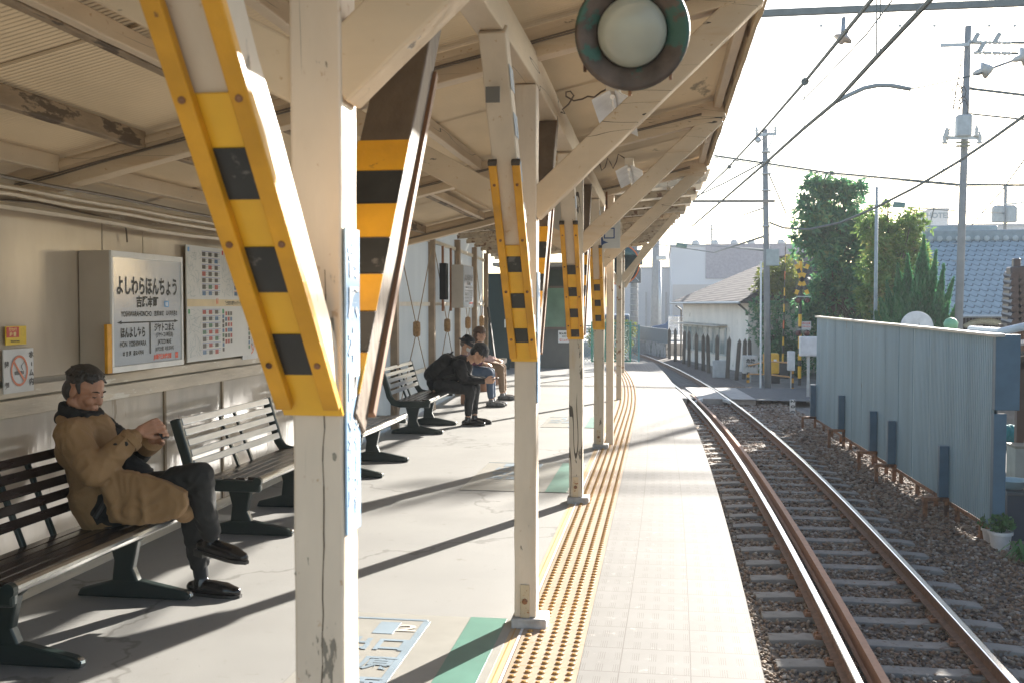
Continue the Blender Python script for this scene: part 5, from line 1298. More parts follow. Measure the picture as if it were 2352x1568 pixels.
# ---------------------------------------------------------------- two people behind on the plank bench
def sitter(name, label, hdp, Y, clothes, legs, hairm, hat=False, mask=False, long=False, fwd=(.85, -.1, -.5), arm=None):
    hd = py_(*hdp, Y); hip = V(hd.x - .10, Y, .56); sh = V(hd.x - .06, Y, hd.z - .26); kn = V(hip.x + .45, Y, .52); an = V(kn.x + .03, Y, .10)
    T_ = thing(name, label, 'person', (hip.x, Y, 0)); Mh = head_frame(hd, fwd, (-fwd[2], 0, fwd[0]))
    o = Org(); head_into(o, Mh, .96); o.cap(Mh @ V(-.02, 0, -.06), sh, .05, .055); o.cap(sh, hip, .11, .12)
    for sg in (-1, 1):
        s_ = sh + V(0, sg * .15, -.02); e_ = V(s_.x + .06, s_.y + sg * .03, .70); w_ = V(kn.x - .10, Y + sg * .06, .66); o.chain([s_, e_, w_], [.042, .036, .025]); hand_into(o, w_, (1, -sg * .3, -.1), (0, -sg * .3, -1), curl=.5, side=sg, s=.95)
        o.chain([hip + V(0, sg * .09, 0), kn + V(0, sg * .09, 0), an + V(0, sg * .09, 0)], [.075, .05, .034])
    o.skin('body', skin_y, T_, voxel=.008, smooth=2); face_details(Mh, T_, .96)
    hair_shell('hair', Mh, T_, hairm, .98, fringe=.03, volume=1.06, seed=12, strands=160, side_len=.07 if long else .0, back=.10 if long else 0, voxel=.008)
    o = Org(); o.cap(sh + V(-.01, 0, -.02), hip, .135, .14); o.ell(sh + V(-.01, 0, -.03), (.10, .17, .09))
    for sg in (-1, 1):
        s_ = sh + V(0, sg * .15, -.02); e_ = V(s_.x + .06, s_.y + sg * .03, .70); w_ = V(kn.x - .10, Y + sg * .06, .66); o.chain([s_, e_, e_.lerp(w_, .85)], [.07, .055, .042])
    o.skin('top', clothes, T_, voxel=.010, smooth=4, folds=.008, fscale=9, seed=4)
    o = Org()
    for sg in (-1, 1): o.chain([hip + V(0, sg * .09, 0), kn + V(0, sg * .09, 0), kn.lerp(an, .85) + V(0, sg * .09, 0)], [.095, .068, .050])
    o.cap(hip + V(0, -.09, 0), hip + V(0, .09, 0), .10); o.skin('trousers', legs, T_, voxel=.010, smooth=4, folds=.006)
    for sg in (-1, 1): shoe('shoe', an + V(0, sg * .09, 0), (1, -.1, 0), mat('sneaker_grey', (.22, .22, .22), .5, c2=(.05, .05, .05), scale=30), T_, 1.05, drop=.085)
    if hat:
        up_ = Mh.to_3x3().col[2]; c = Mh @ V(-.015, 0, .035)
        MB().lathe([(.150, -.022), (.148, -.026), (.098, .012), (.096, .05), (.088, .078), (.06, .094), (.002, .098)], c, up_, 28, cap=False).build('bucket_hat', mat('hat_black', (.015, .017, .02), .8, bump=.2), T_, smooth=True)
    if mask:
        o = Org(); o.ell(Mh @ V(.052, 0, -.052), (.052, .062, .05), Mh.to_3x3()); o.skin('face_mask', mat('mask_white', (.65, .64, .62), .7), T_, voxel=.007)
    return T_
m, t, b = nodes_of('plaid_shirt'); n, l = t.nodes, t.links; tc = n.new('ShaderNodeTexCoord'); ck = n.new('ShaderNodeTexChecker'); ck.inputs['Scale'].default_value = 34; l.new(tc.outputs['Object'], ck.inputs[0]); ck.inputs[1].default_value = (.20, .05, .06, 1); ck.inputs[2].default_value = (.05, .05, .10, 1); l.new(ck.outputs[0], b.inputs['Base Color']); b.inputs['Roughness'].default_value = .8
sitter('person', 'person in a black bucket hat, white mask and plaid shirt', (1074, 790), 15.1, m, mat('blue_jeans', (.05, .08, .13), .8), mat('hair_grey', (.16, .13, .11), .6), hat=True, mask=True)
sitter('person', 'woman with brown shoulder-length hair and a pink top, farthest on the plank bench', (1103, 768), 16.2, mat('pink_knit', (.55, .38, .36), .85, bump=.2), mat('brown_skirt', (.22, .14, .08), .8), mat('hair_brown', (.085, .045, .025), .5, bump=.4, bscale=90), long=True, fwd=(.95, -.15, -.2))
# ================================================================== OUTSIDE, RIGHT AND BEYOND
def ordn(i): return ['first', 'second', 'third', 'fourth', 'fifth', 'sixth', 'seventh', 'eighth', 'ninth', 'tenth', 'eleventh', 'twelfth'][i]
# ------------------------------------------------------------------ blue-grey corrugated fence
F0 = on_z(2276, 1218, -1.05); F1 = on_z(1873, 965, -1.05); F0.z = F1.z = 0
dF = (F1 - F0).normalized(); nF = V(dF.y, -dF.x, 0)      # nF points away from the track (+X)
if nF.x < 0: nF = -nF
fb = mat('fence_bluegrey', (.23, .35, .42), .55, 0.0, var=.14, scale=2.2, bump=.05, stretch=(1, 1, .18), spots=(.20, .21, .19), spot_at=.66, spot_scale=3.5)
fbd = mat('fence_post_blue', (.06, .125, .185), .45, .1, var=.1)
FE = thing('corrugated_fence', 'long blue-grey corrugated metal fence standing on rusty feet beside the track', 'fence', (F0.x, F0.y, ZG))
LF = (F1 - F0).length; zt0 = 1.19; zt1 = 1.27; zb = -1.00
n_ = int(LF / .062) ; P = []; F = []
prof = []
for i in range(n_):
    u = i * .062
    prof += [(u, 0), (u + .034, 0), (u + .039, .024), (u + .057, .024)]
for (u, h) in prof:
    h += .010 * noise.noise(V(u * .9, 0, 0)) + (.006 if (u % .82) < .05 else 0); p = F0 + dF * u + nF * h; tz = zt0 + (zt1 - zt0) * u / LF; P += [(p.x, p.y, zb), (p.x, p.y, tz)]
for i in range(len(prof) - 1): F.append((2 * i, 2 * i + 2, 2 * i + 3, 2 * i + 1))
sh_ = MB().add(P, F); sh_.build('sheet', fb, FE)
MB().bar(F0 + nF * .045 + V(0, 0, .1), F0 + nF * .045 + V(0, 0, .1) + dF * LF, .01, 2.1).build('backing', fbd, FE)
MB().bar(F0 - dF * .12 + nF * .02 + V(0, 0, zt0 + .012), F1 + nF * .02 + V(0, 0, zt1 + .012), .12, .035, cuts=12, wob=.002).build('top_cap', mat('fence_cap_cream', (.50, .45, .37), .5), FE, bevel=.004)
MB().bar(F0 + nF * .03 + V(0, 0, zb - .03), F1 + nF * .03 + V(0, 0, zb - .03), .06, .05).build('bottom_rail', rust, FE)
# near end: boxed head above, narrower column below
c = F0 - dF * .02 + nF * .13; ang = math.atan2(dF.y, dF.x)
MB().box(c + V(0, 0, (zt0 + .33) / 2 + .02), (.10, .27, zt0 - .33), rz=ang).build('end_head', fbd, FE, bevel=.006)
MB().box(F0 - dF * .02 + nF * .06 + V(0, 0, (.33 + zb) / 2 - .02), (.09, .14, .33 - zb), rz=ang).build('end_column', fbd, FE, bevel=.005)
for (px, pt, pb_) in ((1868, 882, 955), (1934, 907, 984), (2008, 943, 1034), (2051, 965, 1064), (2172, 1022, 1140)):
    # intersection of the pixel column with the fence plane
    d = ray(px + 6, pb_); nn_ = nF; tt = (F0 - V(0, 0, 0) - EYE).dot(nn_) / d.dot(nn_); g = EYE + d * tt; g2 = EYE + ray(px + 6, pt) * ((F0 - EYE).dot(nn_) / ray(px + 6, pt).dot(nn_))
    z0_, z1_ = g.z, g2.z
    pp = V(g.x, g.y, 0) - nF * .07
    o = MB().box(pp + V(0, 0, (z0_ + z1_) / 2), (.085, .12, z1_ - z0_), rz=ang).build('short_post', fbd, FE, bevel=.004)
    f_ = MB(); f_.box(pp - nF * .08 + V(0, 0, z0_ - .03), (.12, .34, .045), rz=ang); f_.box(pp - nF * .22 + V(0, 0, (z0_ + ZG) / 2 - .03), (.05, .05, z0_ - ZG), rz=ang); f_.box(pp + nF * .05 + V(0, 0, (z0_ + ZG) / 2 - .03), (.05, .05, z0_ - ZG), rz=ang)
    f_.build('foot_bracket', rust, o)
for u in np.arange(.4, LF, .9):
    MB().box(F0 + dF * float(u) + nF * .03 + V(0, 0, (ZG + zb) / 2 - .02), (.05, .05, zb - ZG), rz=ang).build('stub', rust, FE)

# ------------------------------------------------------------------ trees (leaf clusters)
def leaf_mesh(name, centers, radii, N, size, m_, parent, seed, squash=1.0, droop=0.0, aspect=.45, up_bias=0.0, shell=.5):
    rg = np.random.default_rng(seed); centers = np.array(centers, float); radii = np.array(radii, float)
    wgt = radii ** 2; idx = rg.choice(len(centers), N, p=wgt / wgt.sum())
    d = rg.normal(size=(N, 3)); d /= np.linalg.norm(d, axis=1)[:, None]; rr = radii[idx] * (shell + (1 - shell) * rg.uniform(0, 1, N)) * rg.uniform(.7, 1.35, N)
    c = centers[idx] + d * rr[:, None] * np.array([1, 1, squash])
    ax_ = d * .6 + rg.normal(size=(N, 3)) * .55 + np.array([0, 0, up_bias - droop]); ax_ /= np.linalg.norm(ax_, axis=1)[:, None]
    sd = np.cross(ax_, rg.normal(size=(N, 3))); sd /= np.linalg.norm(sd, axis=1)[:, None]
    s_ = size * rg.uniform(.6, 1.35, N)[:, None]
    v = np.stack([c - ax_ * s_, c + sd * s_ * aspect, c + ax_ * s_, c - sd * s_ * aspect], 1).reshape(-1, 3)
    f = np.arange(N * 4).reshape(N, 4); return np_mesh(name, v, f, m_, parent)
def tuft_mesh(name, centers, radii, NT, length, m_, parent, seed, per=11, width=.16):
    """whorls of narrow leaves at the ends of invisible twigs"""
    rg = np.random.default_rng(seed); centers = np.array(centers, float); radii = np.array(radii, float); wgt = radii ** 2
    idx = rg.choice(len(centers), NT, p=wgt / wgt.sum()); d = rg.normal(size=(NT, 3)); d /= np.linalg.norm(d, axis=1)[:, None]
    c = centers[idx] + d * (radii[idx] * rg.uniform(.3, 1.55, NT))[:, None]
    c = np.repeat(c, per, 0); dd = np.repeat(d, per, 0); N = NT * per
    ax_ = rg.normal(size=(N, 3)) * .75 + dd * .45 + np.array([0, 0, .12]); ax_ /= np.linalg.norm(ax_, axis=1)[:, None]
    sd = np.cross(ax_, rg.normal(size=(N, 3))); sd /= np.linalg.norm(sd, axis=1)[:, None]; L = (length * rg.uniform(.6, 1.3, N))[:, None]
    v = np.stack([c, c + ax_ * L * .45 + sd * L * width, c + ax_ * L + np.array([0, 0, -.12]) * L, c + ax_ * L * .45 - sd * L * width], 1).reshape(-1, 3)
    return np_mesh(name, v, np.arange(N * 4).reshape(N, 4), m_, parent)
def leaf_mat(name, cs, transl=.35):
    if name in _m: return _m[name]
    m, t, b = nodes_of(name); n, l = t.nodes, t.links; g = n.new('ShaderNodeNewGeometry'); r_ = n.new('ShaderNodeValToRGB'); e = r_.color_ramp.elements
    e[0].color = (*cs[0], 1); e[1].color = (*cs[-1], 1)
    for i, c in enumerate(cs[1:-1]): e.new((i + 1) / (len(cs) - 1)).color = (*c, 1)
    tc = n.new('ShaderNodeTexCoord'); z = n.new('ShaderNodeTexNoise'); z.inputs['Scale'].default_value = 1.6; z.inputs['Detail'].default_value = 3; l.new(tc.outputs['Object'], z.inputs[0])
    m1 = n.new('ShaderNodeMath'); m1.operation = 'MULTIPLY_ADD'; l.new(z.outputs[0], m1.inputs[0]); m1.inputs[1].default_value = 1.7; m1.inputs[2].default_value = -.65
    m2 = n.new('ShaderNodeMath'); m2.operation = 'MULTIPLY_ADD'; l.new(g.outputs['Random Per Island'], m2.inputs[0]); m2.inputs[1].default_value = .55; l.new(m1.outputs[0], m2.inputs[2])
    l.new(m2.outputs[0], r_.inputs[0]); l.new(r_.outputs[0], b.inputs['Base Color']); b.inputs['Roughness'].default_value = .55
    tr = n.new('ShaderNodeBsdfTranslucent'); l.new(r_.outputs[0], tr.inputs[0]); ms = n.new('ShaderNodeMixShader'); ms.inputs[0].default_value = transl; l.new(b.outputs[0], ms.inputs[1]); l.new(tr.outputs[0], ms.inputs[2]); l.new(ms.outputs[0], n['Material Output'].inputs[0]); _m[name] = m; return m
bark = mat('bark_brown', (.10, .075, .055), .9, var=.3, bump=.6, stretch=(1, 1, .2))
def tree(label, pxs, D, trunk_px, size, m_, N, seed, name='broadleaf_tree', limbs=7, group=None, shell=.45, cat='tree', tuft=False, **kw):
    """pxs: list of (px,py,radius px) crown lumps at ground distance y=D"""
    rg = random.Random(seed); s_ = 2300 / (ray(trunk_px, 700).dot(_f) * D / ray(trunk_px, 700).y) if False else 2300.0 / (D * .99)
    C = []; Rr = []
    for (px, py, rp) in pxs:
        dY = rg.uniform(-1, 1) * (rp / s_) * .9; p = on_y(px, py, D + dY); C.append(p); Rr.append(rp / s_)
    base = on_y(trunk_px, 700, D); base.z = ZG
    T_ = thing(name, label, cat, tuple(base), group=group)
    mb = MB(); top = max(C, key=lambda p: p.z)
    mb.tube([base, base.lerp(top, .35) + V(.1, 0, 0), base.lerp(top, .7) + V(-.08, .1, 0), top], [.16 * size[1], .11 * size[1], .06 * size[1], .02], 8)
    for c in C:
        a_ = base.lerp(top, rg.uniform(.25, .7)); mb.tube([a_, a_.lerp(c, .5) + V(0, 0, .15), c], [.05 * size[1], .03 * size[1], .01], 6)
        for _ in range(3):
            e_ = c + V(rg.uniform(-1, 1), rg.uniform(-1, 1), rg.uniform(-.6, 1)) * .6 * (Rr[C.index(c)]); mb.tube([c, e_], [.012, .004], 4)
    mb.build('trunk', bark, T_, smooth=True)
    if tuft: tuft_mesh('crown', [tuple(c) for c in C], Rr, N, size[0], m_, T_, seed, **kw)
    else: leaf_mesh('crown', [tuple(c) for c in C], Rr, N, size[0], m_, T_, seed, shell=shell, **kw)
    return T_
g1 = leaf_mat('leaves_dark', [(.03, .11, .06), (.06, .19, .10), (.12, .29, .12), (.27, .32, .12)])
g2 = leaf_mat('leaves_olive', [(.06, .15, .04), (.13, .24, .06), (.22, .30, .08), (.34, .30, .10)])
g3 = leaf_mat('needles_green', [(.03, .12, .05), (.05, .19, .075), (.09, .25, .09)], .35)
g4 = leaf_mat('leaves_yellowgreen', [(.09, .13, .03), (.16, .20, .04), (.30, .28, .06)])
rg = random.Random(3)
lump = []
for _ in range(70):
    t_ = rg.random(); py = 430 + t_ * 410; wdt = 62 + 60 * min(1, t_ * 1.6) if t_ < .35 else 98; lump.append((1925 + rg.uniform(-wdt, wdt) * .85, py, rg.uniform(14, 30)))
lump += [(1862, 425, 16), (1895, 415, 14), (1930, 420, 16), (1850, 470, 18), (1985, 520, 18), (1870, 520, 20)]
tree('big dense evergreen tree directly right of the striped crossing mast', lump, 39, 1930, (.27, 1.0), g1, 2100, 21, tuft=True)
lump = [(2045 + rg.uniform(-60, 75), rg.uniform(500, 740), rg.uniform(12, 24)) for _ in range(80)] + [(2040, 470, 12), (2095, 500, 14), (2120, 520, 16), (2075, 560, 22), (2030, 520, 18)]
tree('looser olive leaved tree behind the slim grey pole', lump, 35, 2045, (.19, .8), g2, 1500, 22, tuft=True)
lump = [(1790 + rg.uniform(-42, 50), rg.uniform(610, 700), rg.uniform(14, 26)) for _ in range(18)]
tree('sunlit yellow-green shrub between the cream house and the crossing mast', lump, 43, 1790, (.15, .5), g4, 900, 23, tuft=True, per=9, name='shrub', cat='shrub')
lump = [(1760 + rg.uniform(-32, 75), rg.uniform(700, 870), rg.uniform(16, 28)) for _ in range(26)]
tree('dark leafy bush growing up the side of the cream house', lump, 41.5, 1780, (.15, .5), g1, 1300, 24, tuft=True, per=9, name='bush', cat='bush')
# juniper: flame-like upright plumes
def juniper():
    base = on_y(2100, 700, 31); base.z = ZG; T_ = thing('juniper', 'bright green juniper with flame-like tips rising behind the fence', 'tree', tuple(base)); s_ = 2300 / 30.7
    rg2 = np.random.default_rng(8); tips = [(2122, 545, .55), (2062, 610, .40), (2085, 590, .45), (2150, 580, .34), (2168, 612, .30), (2190, 642, .26), (2204, 688, .24), (2036, 650, .34), (2100, 640, .5), (2022, 690, .34), (2178, 700, .3), (2140, 640, .45), (2060, 680, .5), (2010, 720, .3), (2118, 690, .5)]
    mb = MB(); Vv = []; 
    for (px, py, wd) in tips:
        tip = on_y(px, py, 31 + rg2.uniform(-.7, .7)); root = V(base.x + (tip.x - base.x) * .35, tip.y, -.6); mb.tube([root, root.lerp(tip, .5), tip], [.05, .03, .006], 5)
        N = int(3400 * (wd / .4)); u = rg2.uniform(0, 1, N) ** .8; prof_ = wd * (.09 + .95 * np.clip(1 - u, 0, 1) ** .9) * np.clip((1 - u) * 6, 0, 1)
        a_ = rg2.uniform(0, 6.28, N); r_ = prof_ * rg2.uniform(.45, 1.05, N); L = np.array(root)[None] * (1 - u)[:, None] + np.array(tip)[None] * u[:, None]
        c = L + np.stack([np.cos(a_) * r_, np.sin(a_) * r_, rg2.uniform(-.05, .05, N)], 1)
        dirv = np.stack([np.cos(a_) * .35, np.sin(a_) * .35, np.full(N, 1.0)], 1) + rg2.normal(size=(N, 3)) * .4 + (np.array(tip - root) / (tip - root).length)[None] * .4; dirv /= np.linalg.norm(dirv, axis=1)[:, None]
        sd = np.cross(dirv, rg2.normal(size=(N, 3))); sd /= np.linalg.norm(sd, axis=1)[:, None]; sz = .09 * rg2.uniform(.6, 1.3, N)[:, None]
        Vv.append(np.stack([c - dirv * sz, c + sd * sz * .28, c + dirv * sz, c - sd * sz * .28], 1).reshape(-1, 3))
    mb.build('trunk', bark, T_); Vv = np.concatenate(Vv); np_mesh('crown', Vv, np.arange(len(Vv)).reshape(-1, 4), g3, T_)
juniper()

# ------------------------------------------------------------------ houses
def plane_house(name, label, A, B, depth, zb_, ze, zr, wall_m, roof_m_, over=.45, hip=0.0, cat='house', ridge_t=.5, windows=None):
    """A->B is the visible long wall on the ground, depth goes away from it; gable/hip roof with ridge parallel to AB"""
    A, B = Vector(A), Vector(B); A.z = B.z = 0; d = (B - A).normalized(); nn_ = V(-d.y, d.x, 0)
    if nn_.y < 0: nn_ = -nn_
    T_ = thing(name, label, cat, (A.x, A.y, zb_)); L = (B - A).length; C_, D_ = B + nn_ * depth, A + nn_ * depth; up = lambda p, z: V(p.x, p.y, z)
    r0, r1 = A + d * hip + nn_ * depth * ridge_t, B - d * hip + nn_ * depth * ridge_t
    w = MB(); ring_ = [A, B, C_, D_]
    P = [up(p, zb_) for p in ring_] + [up(p, ze) for p in ring_]; Fq = [(i, (i + 1) % 4, 4 + (i + 1) % 4, 4 + i) for i in range(4)]
    if hip == 0: P += [up(r0, zr - .05), up(r1, zr - .05)]; Fq += [(7, 4, 8), (5, 6, 9)]
    w.add(P, Fq).build('wall', wall_m, T_)
    sl_ = (zr - ze) / (depth * ridge_t); a2, b2, c2_, d2 = A - nn_ * over - d * over, B - nn_ * over + d * over, C_ + nn_ * over + d * over, D_ + nn_ * over - d * over; zo = ze - sl_ * over
    h2 = hip if hip else 0; rr0 = r0 - d * (over if hip == 0 else 0); rr1 = r1 + d * (over if hip == 0 else 0)
    r = MB(); q = [up(a2, zo), up(b2, zo), up(c2_, zo), up(d2, zo), up(rr0, zr), up(rr1, zr)]
    for f in ((0, 1, 5, 4), (2, 3, 4, 5), (1, 2, 5), (3, 0, 4)):
        if hip == 0 and len(f) == 3: continue
        r.prism([q[i] for i in f], (0, 0, .09))
    ro = r.build('roof', roof_m_, T_)
    MB().bar(up(rr0, zr + .10), up(rr1, zr + .10), .22, .16).build('ridge', roof_m_, ro, bevel=.03)
    MB().tube([up(a2, zo + .02) - nn_ * .05, up(b2, zo + .02) - nn_ * .05], .05, 8).build('gutter', galv, ro)
    return T_, d, nn_, up
def tile_mat(name, c, sc=(3.2, 3.2), bump=1.0, c2=None, rough=.75):
    m, t, b = nodes_of(name); n, l = t.nodes, t.links; tc = n.new('ShaderNodeTexCoord'); sx = n.new('ShaderNodeSeparateXYZ'); l.new(tc.outputs['Object'], sx.inputs[0])
    def mt(op, a, b_=None):
        x = n.new('ShaderNodeMath'); x.operation = op
        for i, v in enumerate((a, b_)):
            if v is None: continue
            if isinstance(v, (int, float)): x.inputs[i].default_value = v
            else: l.new(v, x.inputs[i])
        return x.outputs[0]
    wv = mt('ABSOLUTE', mt('SINE', mt('MULTIPLY', mt('ADD', sx.outputs[0], mt('MULTIPLY', sx.outputs[1], .35)), math.pi * sc[0])))
    rw = mt('FRACT', mt('ADD', mt('MULTIPLY', sx.outputs[2], sc[1] * 2.2), mt('MULTIPLY', wv, .42)))
    hgt = mt('ADD', mt('MULTIPLY', wv, .5), mt('MULTIPLY', rw, -.6))
    dk = mt('LESS_THAN', rw, .16)
    nz = n.new('ShaderNodeTexNoise'); nz.inputs['Scale'].default_value = 2.5; l.new(tc.outputs['Object'], nz.inputs[0])
    mx = n.new('ShaderNodeMix'); mx.data_type = 'RGBA'; l.new(nz.outputs[0], mx.inputs[0]); mx.inputs[6].default_value = (*[x * .75 for x in c], 1); mx.inputs[7].default_value = (*(c2 or [x * 1.3 for x in c]), 1)
    m2 = n.new('ShaderNodeMix'); m2.data_type = 'RGBA'; l.new(dk, m2.inputs[0]); l.new(mx.outputs[2], m2.inputs[6]); m2.inputs[7].default_value = (*[x * .35 for x in c], 1); l.new(m2.outputs[2], b.inputs['Base Color'])
    bp = n.new('ShaderNodeBump'); bp.inputs['Strength'].default_value = bump; bp.inputs['Distance'].default_value = .06; l.new(hgt, bp.inputs['Height']); l.new(bp.outputs[0], b.inputs['Normal']); b.inputs['Roughness'].default_value = rough; b.inputs['Specular IOR Level'].default_value = .25
    return m
stucco = mat('stucco_cream', (.74, .67, .59), .9, var=.12, scale=1.5, bump=.2, spots=(.36, .31, .25), spot_at=.62, spot_scale=3, stretch=(1, 1, .4))
tile_g = tile_mat('roof_tiles_greybrown', (.075, .06, .055)); tile_b = tile_mat('roof_tiles_blue', (.26, .33, .37), (3.6, 2.4))
GA = on_z(1568, 825, ZG); GB_ = on_z(1718, 856, ZG)
H1, d1, n1, up1 = plane_house('small_house', 'small cream stuccoed house with a grey tiled roof beyond the stakes', GA, GB_, 8.0, ZG, 1.85, 3.75, stucco, tile_g, over=.5, hip=2.2)
L1 = (GB_ - GA).length
# long low row of windows with a lean-to sill roof
for i in range(8):
    a_ = GA + d1 * (.25 + i * (L1 * .70) / 8); a_.z = 0
    f_ = MB().box(a_ + d1 * .45 * L1 / 10 - n1 * .04 + V(0, 0, -.10), (L1 * .075, .06, 1.25), rz=math.atan2(d1.y, d1.x)).build('window', mat('window_frame_pale', (.42, .44, .42), .5), H1)
    MB().box(a_ + d1 * .45 * L1 / 10 - n1 * .075 + V(0, 0, -.10), (L1 * .058, .02, 1.1), rz=math.atan2(d1.y, d1.x)).build('pane', mat('pane_greygreen', (.16, .20, .19), .12), f_)
w0 = GA - n1 * .05; w1 = GA + d1 * L1 * .73 - n1 * .05
MB().prism([V(w0.x, w0.y, .62), V(w1.x, w1.y, .62), V(w1.x, w1.y, .58) - n1 * .45, V(w0.x, w0.y, .58) - n1 * .45], (0, 0, .05)).build('window_hood', mat('hood_pale', (.40, .38, .34), .6), H1)
MB().tube([up1(GA, 1.5) - n1 * .3 - d1 * .3, up1(GA, 1.3) - n1 * .08 - d1 * .05, up1(GA, ZG) - n1 * .08 - d1 * .05], .045, 6).build('downpipe', mat('pipe_dark', (.10, .09, .08), .6), H1)
MB().tube([up1(GB_, 1.6) - n1 * .45, up1(GB_, 1.3) - n1 * .1, up1(GB_, 1.1) - n1 * .08], .045, 6).build('downpipe', mat('pipe_dark', (.10, .09, .08), .6), H1)
# big white factory-like blocks far behind
def block(name, label, px0, px1, pytop, D, depth, m_, cat='building', bands=None, floor_py=None):
    a = on_y(px0, 700, D); b_ = on_y(px1, 700, D); top = on_y((px0 + px1) / 2, pytop, D).z
    T_ = thing(name, label, cat, (a.x, D, ZG)); MB().box(((a.x + b_.x) / 2, D + depth / 2, (top + ZG) / 2), (b_.x - a.x, depth, top - ZG)).build('wall', m_, T_)
    MB().box(((a.x + b_.x) / 2, D + depth / 2, top + .1), (b_.x - a.x + .2, depth + .2, .2)).build('parapet', mat('parapet_grey', (.42, .42, .42), .7), T_)
    return T_, a, b_, top
wall_w = mat('factory_white', (.60, .58, .58), .8, var=.05, scale=.3); wall_p = mat('factory_pinkish', (.52, .46, .42), .8, var=.06, scale=.3)
T1, a, b_, top = block('warehouse', 'large white windowless warehouse behind the small cream house', 1541, 1845, 566, 95, 25, wall_w)
MB().box(((a.x + b_.x) / 2, 94.9, on_y(1600, 660, 95).z / 2 + ZG / 2), (b_.x - a.x - .3, .1, on_y(1600, 648, 95).z - ZG)).build('lower_wall', wall_p, T1)
MB().box((on_y(1740, 700, 95).x, 94.95, on_y(1740, 600, 95).z), (9.5, .12, 3.2)).build('side_panel', mat('panel_mauve', (.33, .30, .32), .8), T1)
for px in (1600, 1645, 1690, 1730, 1800):
    p = on_y(px, 560, 95); MB().lathe([(.35, 0), (.4, .3), (.25, .5), (.02, .55)], (p.x, 97, top + .2), n=10).build('roof_vent', mat('vent_grey', (.4, .42, .42), .6), T1)
T2, a, b_, top = block('office_block', 'lower pale building seen between the signal pole and the white warehouse', 1400, 1541, 618, 110, 20, mat('block_pale', (.55, .52, .51), .8, var=.04))
for px in (1455, 1484, 1512, 1530):
    p = on_y(px, 660, 110); MB().box((p.x, 109.95, 0.8), (.18, .1, 4.2)).build('pilaster', mat('pilaster', (.44, .40, .37), .8), T2)
T3, a, b_, top = block('distant_building', 'tiny distant flat roofed building above the juniper', 2136, 2175, 482, 130, 12, mat('far_grey', (.42, .44, .45), .8))
Mx = frame(on_y(2155, 496, 129.9), (1, 0, 0), (0, 0, 1)); tx = MB(); text_into(tx, 'HOTEL', Mx, 0, 0, .9, bold=.04); tx.build('lettering', mat('far_ink', (.15, .2, .22), .6), T3)
T4, a, b_, top = block('distant_house_block', 'pale grey building behind the ridge of the blue tiled roof', 2175, 2420, 520, 90, 15, mat('far_pale', (.50, .50, .50), .8))
# house with the blue tiles
H2a, H2b = on_y(2150, 700, 36), on_y(2500, 700, 36); H2a.z = H2b.z = 0
zr2 = on_y(2220, 552, 40).z; ze2 = on_y(2220, 712, 36).z
H2, d2, n2, up2 = plane_house('tiled_house', 'dark timber house under a big blue-grey tiled roof', H2a, H2b, 9.0, ZG, ze2 + .15, zr2, mat('timber_dark', (.035, .028, .022), .7, bump=.3), tile_b, over=.7, hip=0, ridge_t=.5)
rp = up2(H2a + n2 * 4.5, zr2 + .2); MB().bar(rp - d2 * .7, rp + d2 * 11.5, .35, .42).build('ridge_band', mat('ridge_blue', (.20, .25, .28), .5), H2, bevel=.05)
mb = MB()
for i in range(34): c = rp + d2 * (i * .34 - .5) - n2 * .19; mb.lathe([(.10, 0), (.11, .04), (.05, .06)], c + V(0, 0, -.12), -n2, 8)
mb.build('ridge_end_tiles', mat('ridge_pale', (.34, .38, .40), .5), H2)
rp2 = rp + n2 * 2 + V(0, 0, .55); MB().bar(on_y(2128, 533, 44), on_y(2288, 533, 44), .5, .5).build('upper_ridge', mat('ridge_blue', (.20, .25, .28), .5), H2, bevel=.05)
MB().bar(on_y(2150, 548, 43.6), on_y(2280, 548, 43.6), 1.0, .3).build('upper_roof', tile_b, H2)
# lattice window and straw rope with paper streamers
lw = MB()
q0 = on_y(2218, 742, 35.9); q1 = on_y(2330, 775, 35.9); wN = q1.x - q0.x
for i in range(16): lw.box((q0.x + wN * i / 15, 35.86, (q0.z + q1.z) / 2), (.035, .03, 1.0))
for i in range(5): lw.box(((q0.x + q1.x) / 2, 35.84, q0.z + .2 - i * .22), (wN, .03, .03))
lw.build('lattice_window', mat('lattice_dark', (.12, .13, .13), .6), H2)
SR = thing('straw_rope', 'thick straw rope with white zigzag paper streamers hung under the tiled eaves', 'rope', tuple(on_y(2270, 745, 35.5)))
pts_ = [on_y(2218 + i * 6.2, 748 - 9 * math.sin(i / 17 * math.pi * .9) - 3 * math.sin(i / 3), 35.5) for i in range(18)]
o = Org(); 
for i in range(17): o.cap(pts_[i], pts_[i + 1], .07 + .05 * math.sin(i / 17 * 3.1) + random.uniform(-.015, .015))
o.skin('rope', mat('straw', (.42, .36, .24), .9, var=.3, scale=30, bump=.6), SR, voxel=.03, smooth=2, folds=.02, fscale=12)
for px in (2280, 2326):
    p = on_y(px, 750, 35.35); mb = MB()
    for i in range(4): s_ = .05 if i % 2 else -.05; mb.prism([p + V(s_ - .07, 0, -i * .15), p + V(s_ + .07, 0, -i * .15 - .04), p + V(s_ + .07, 0, -i * .15 - .2), p + V(s_ - .07, 0, -i * .15 - .16)], (0, .01, 0))
    mb.build('paper_streamer', mat('paper_white', (.72, .72, .72), .6), SR)
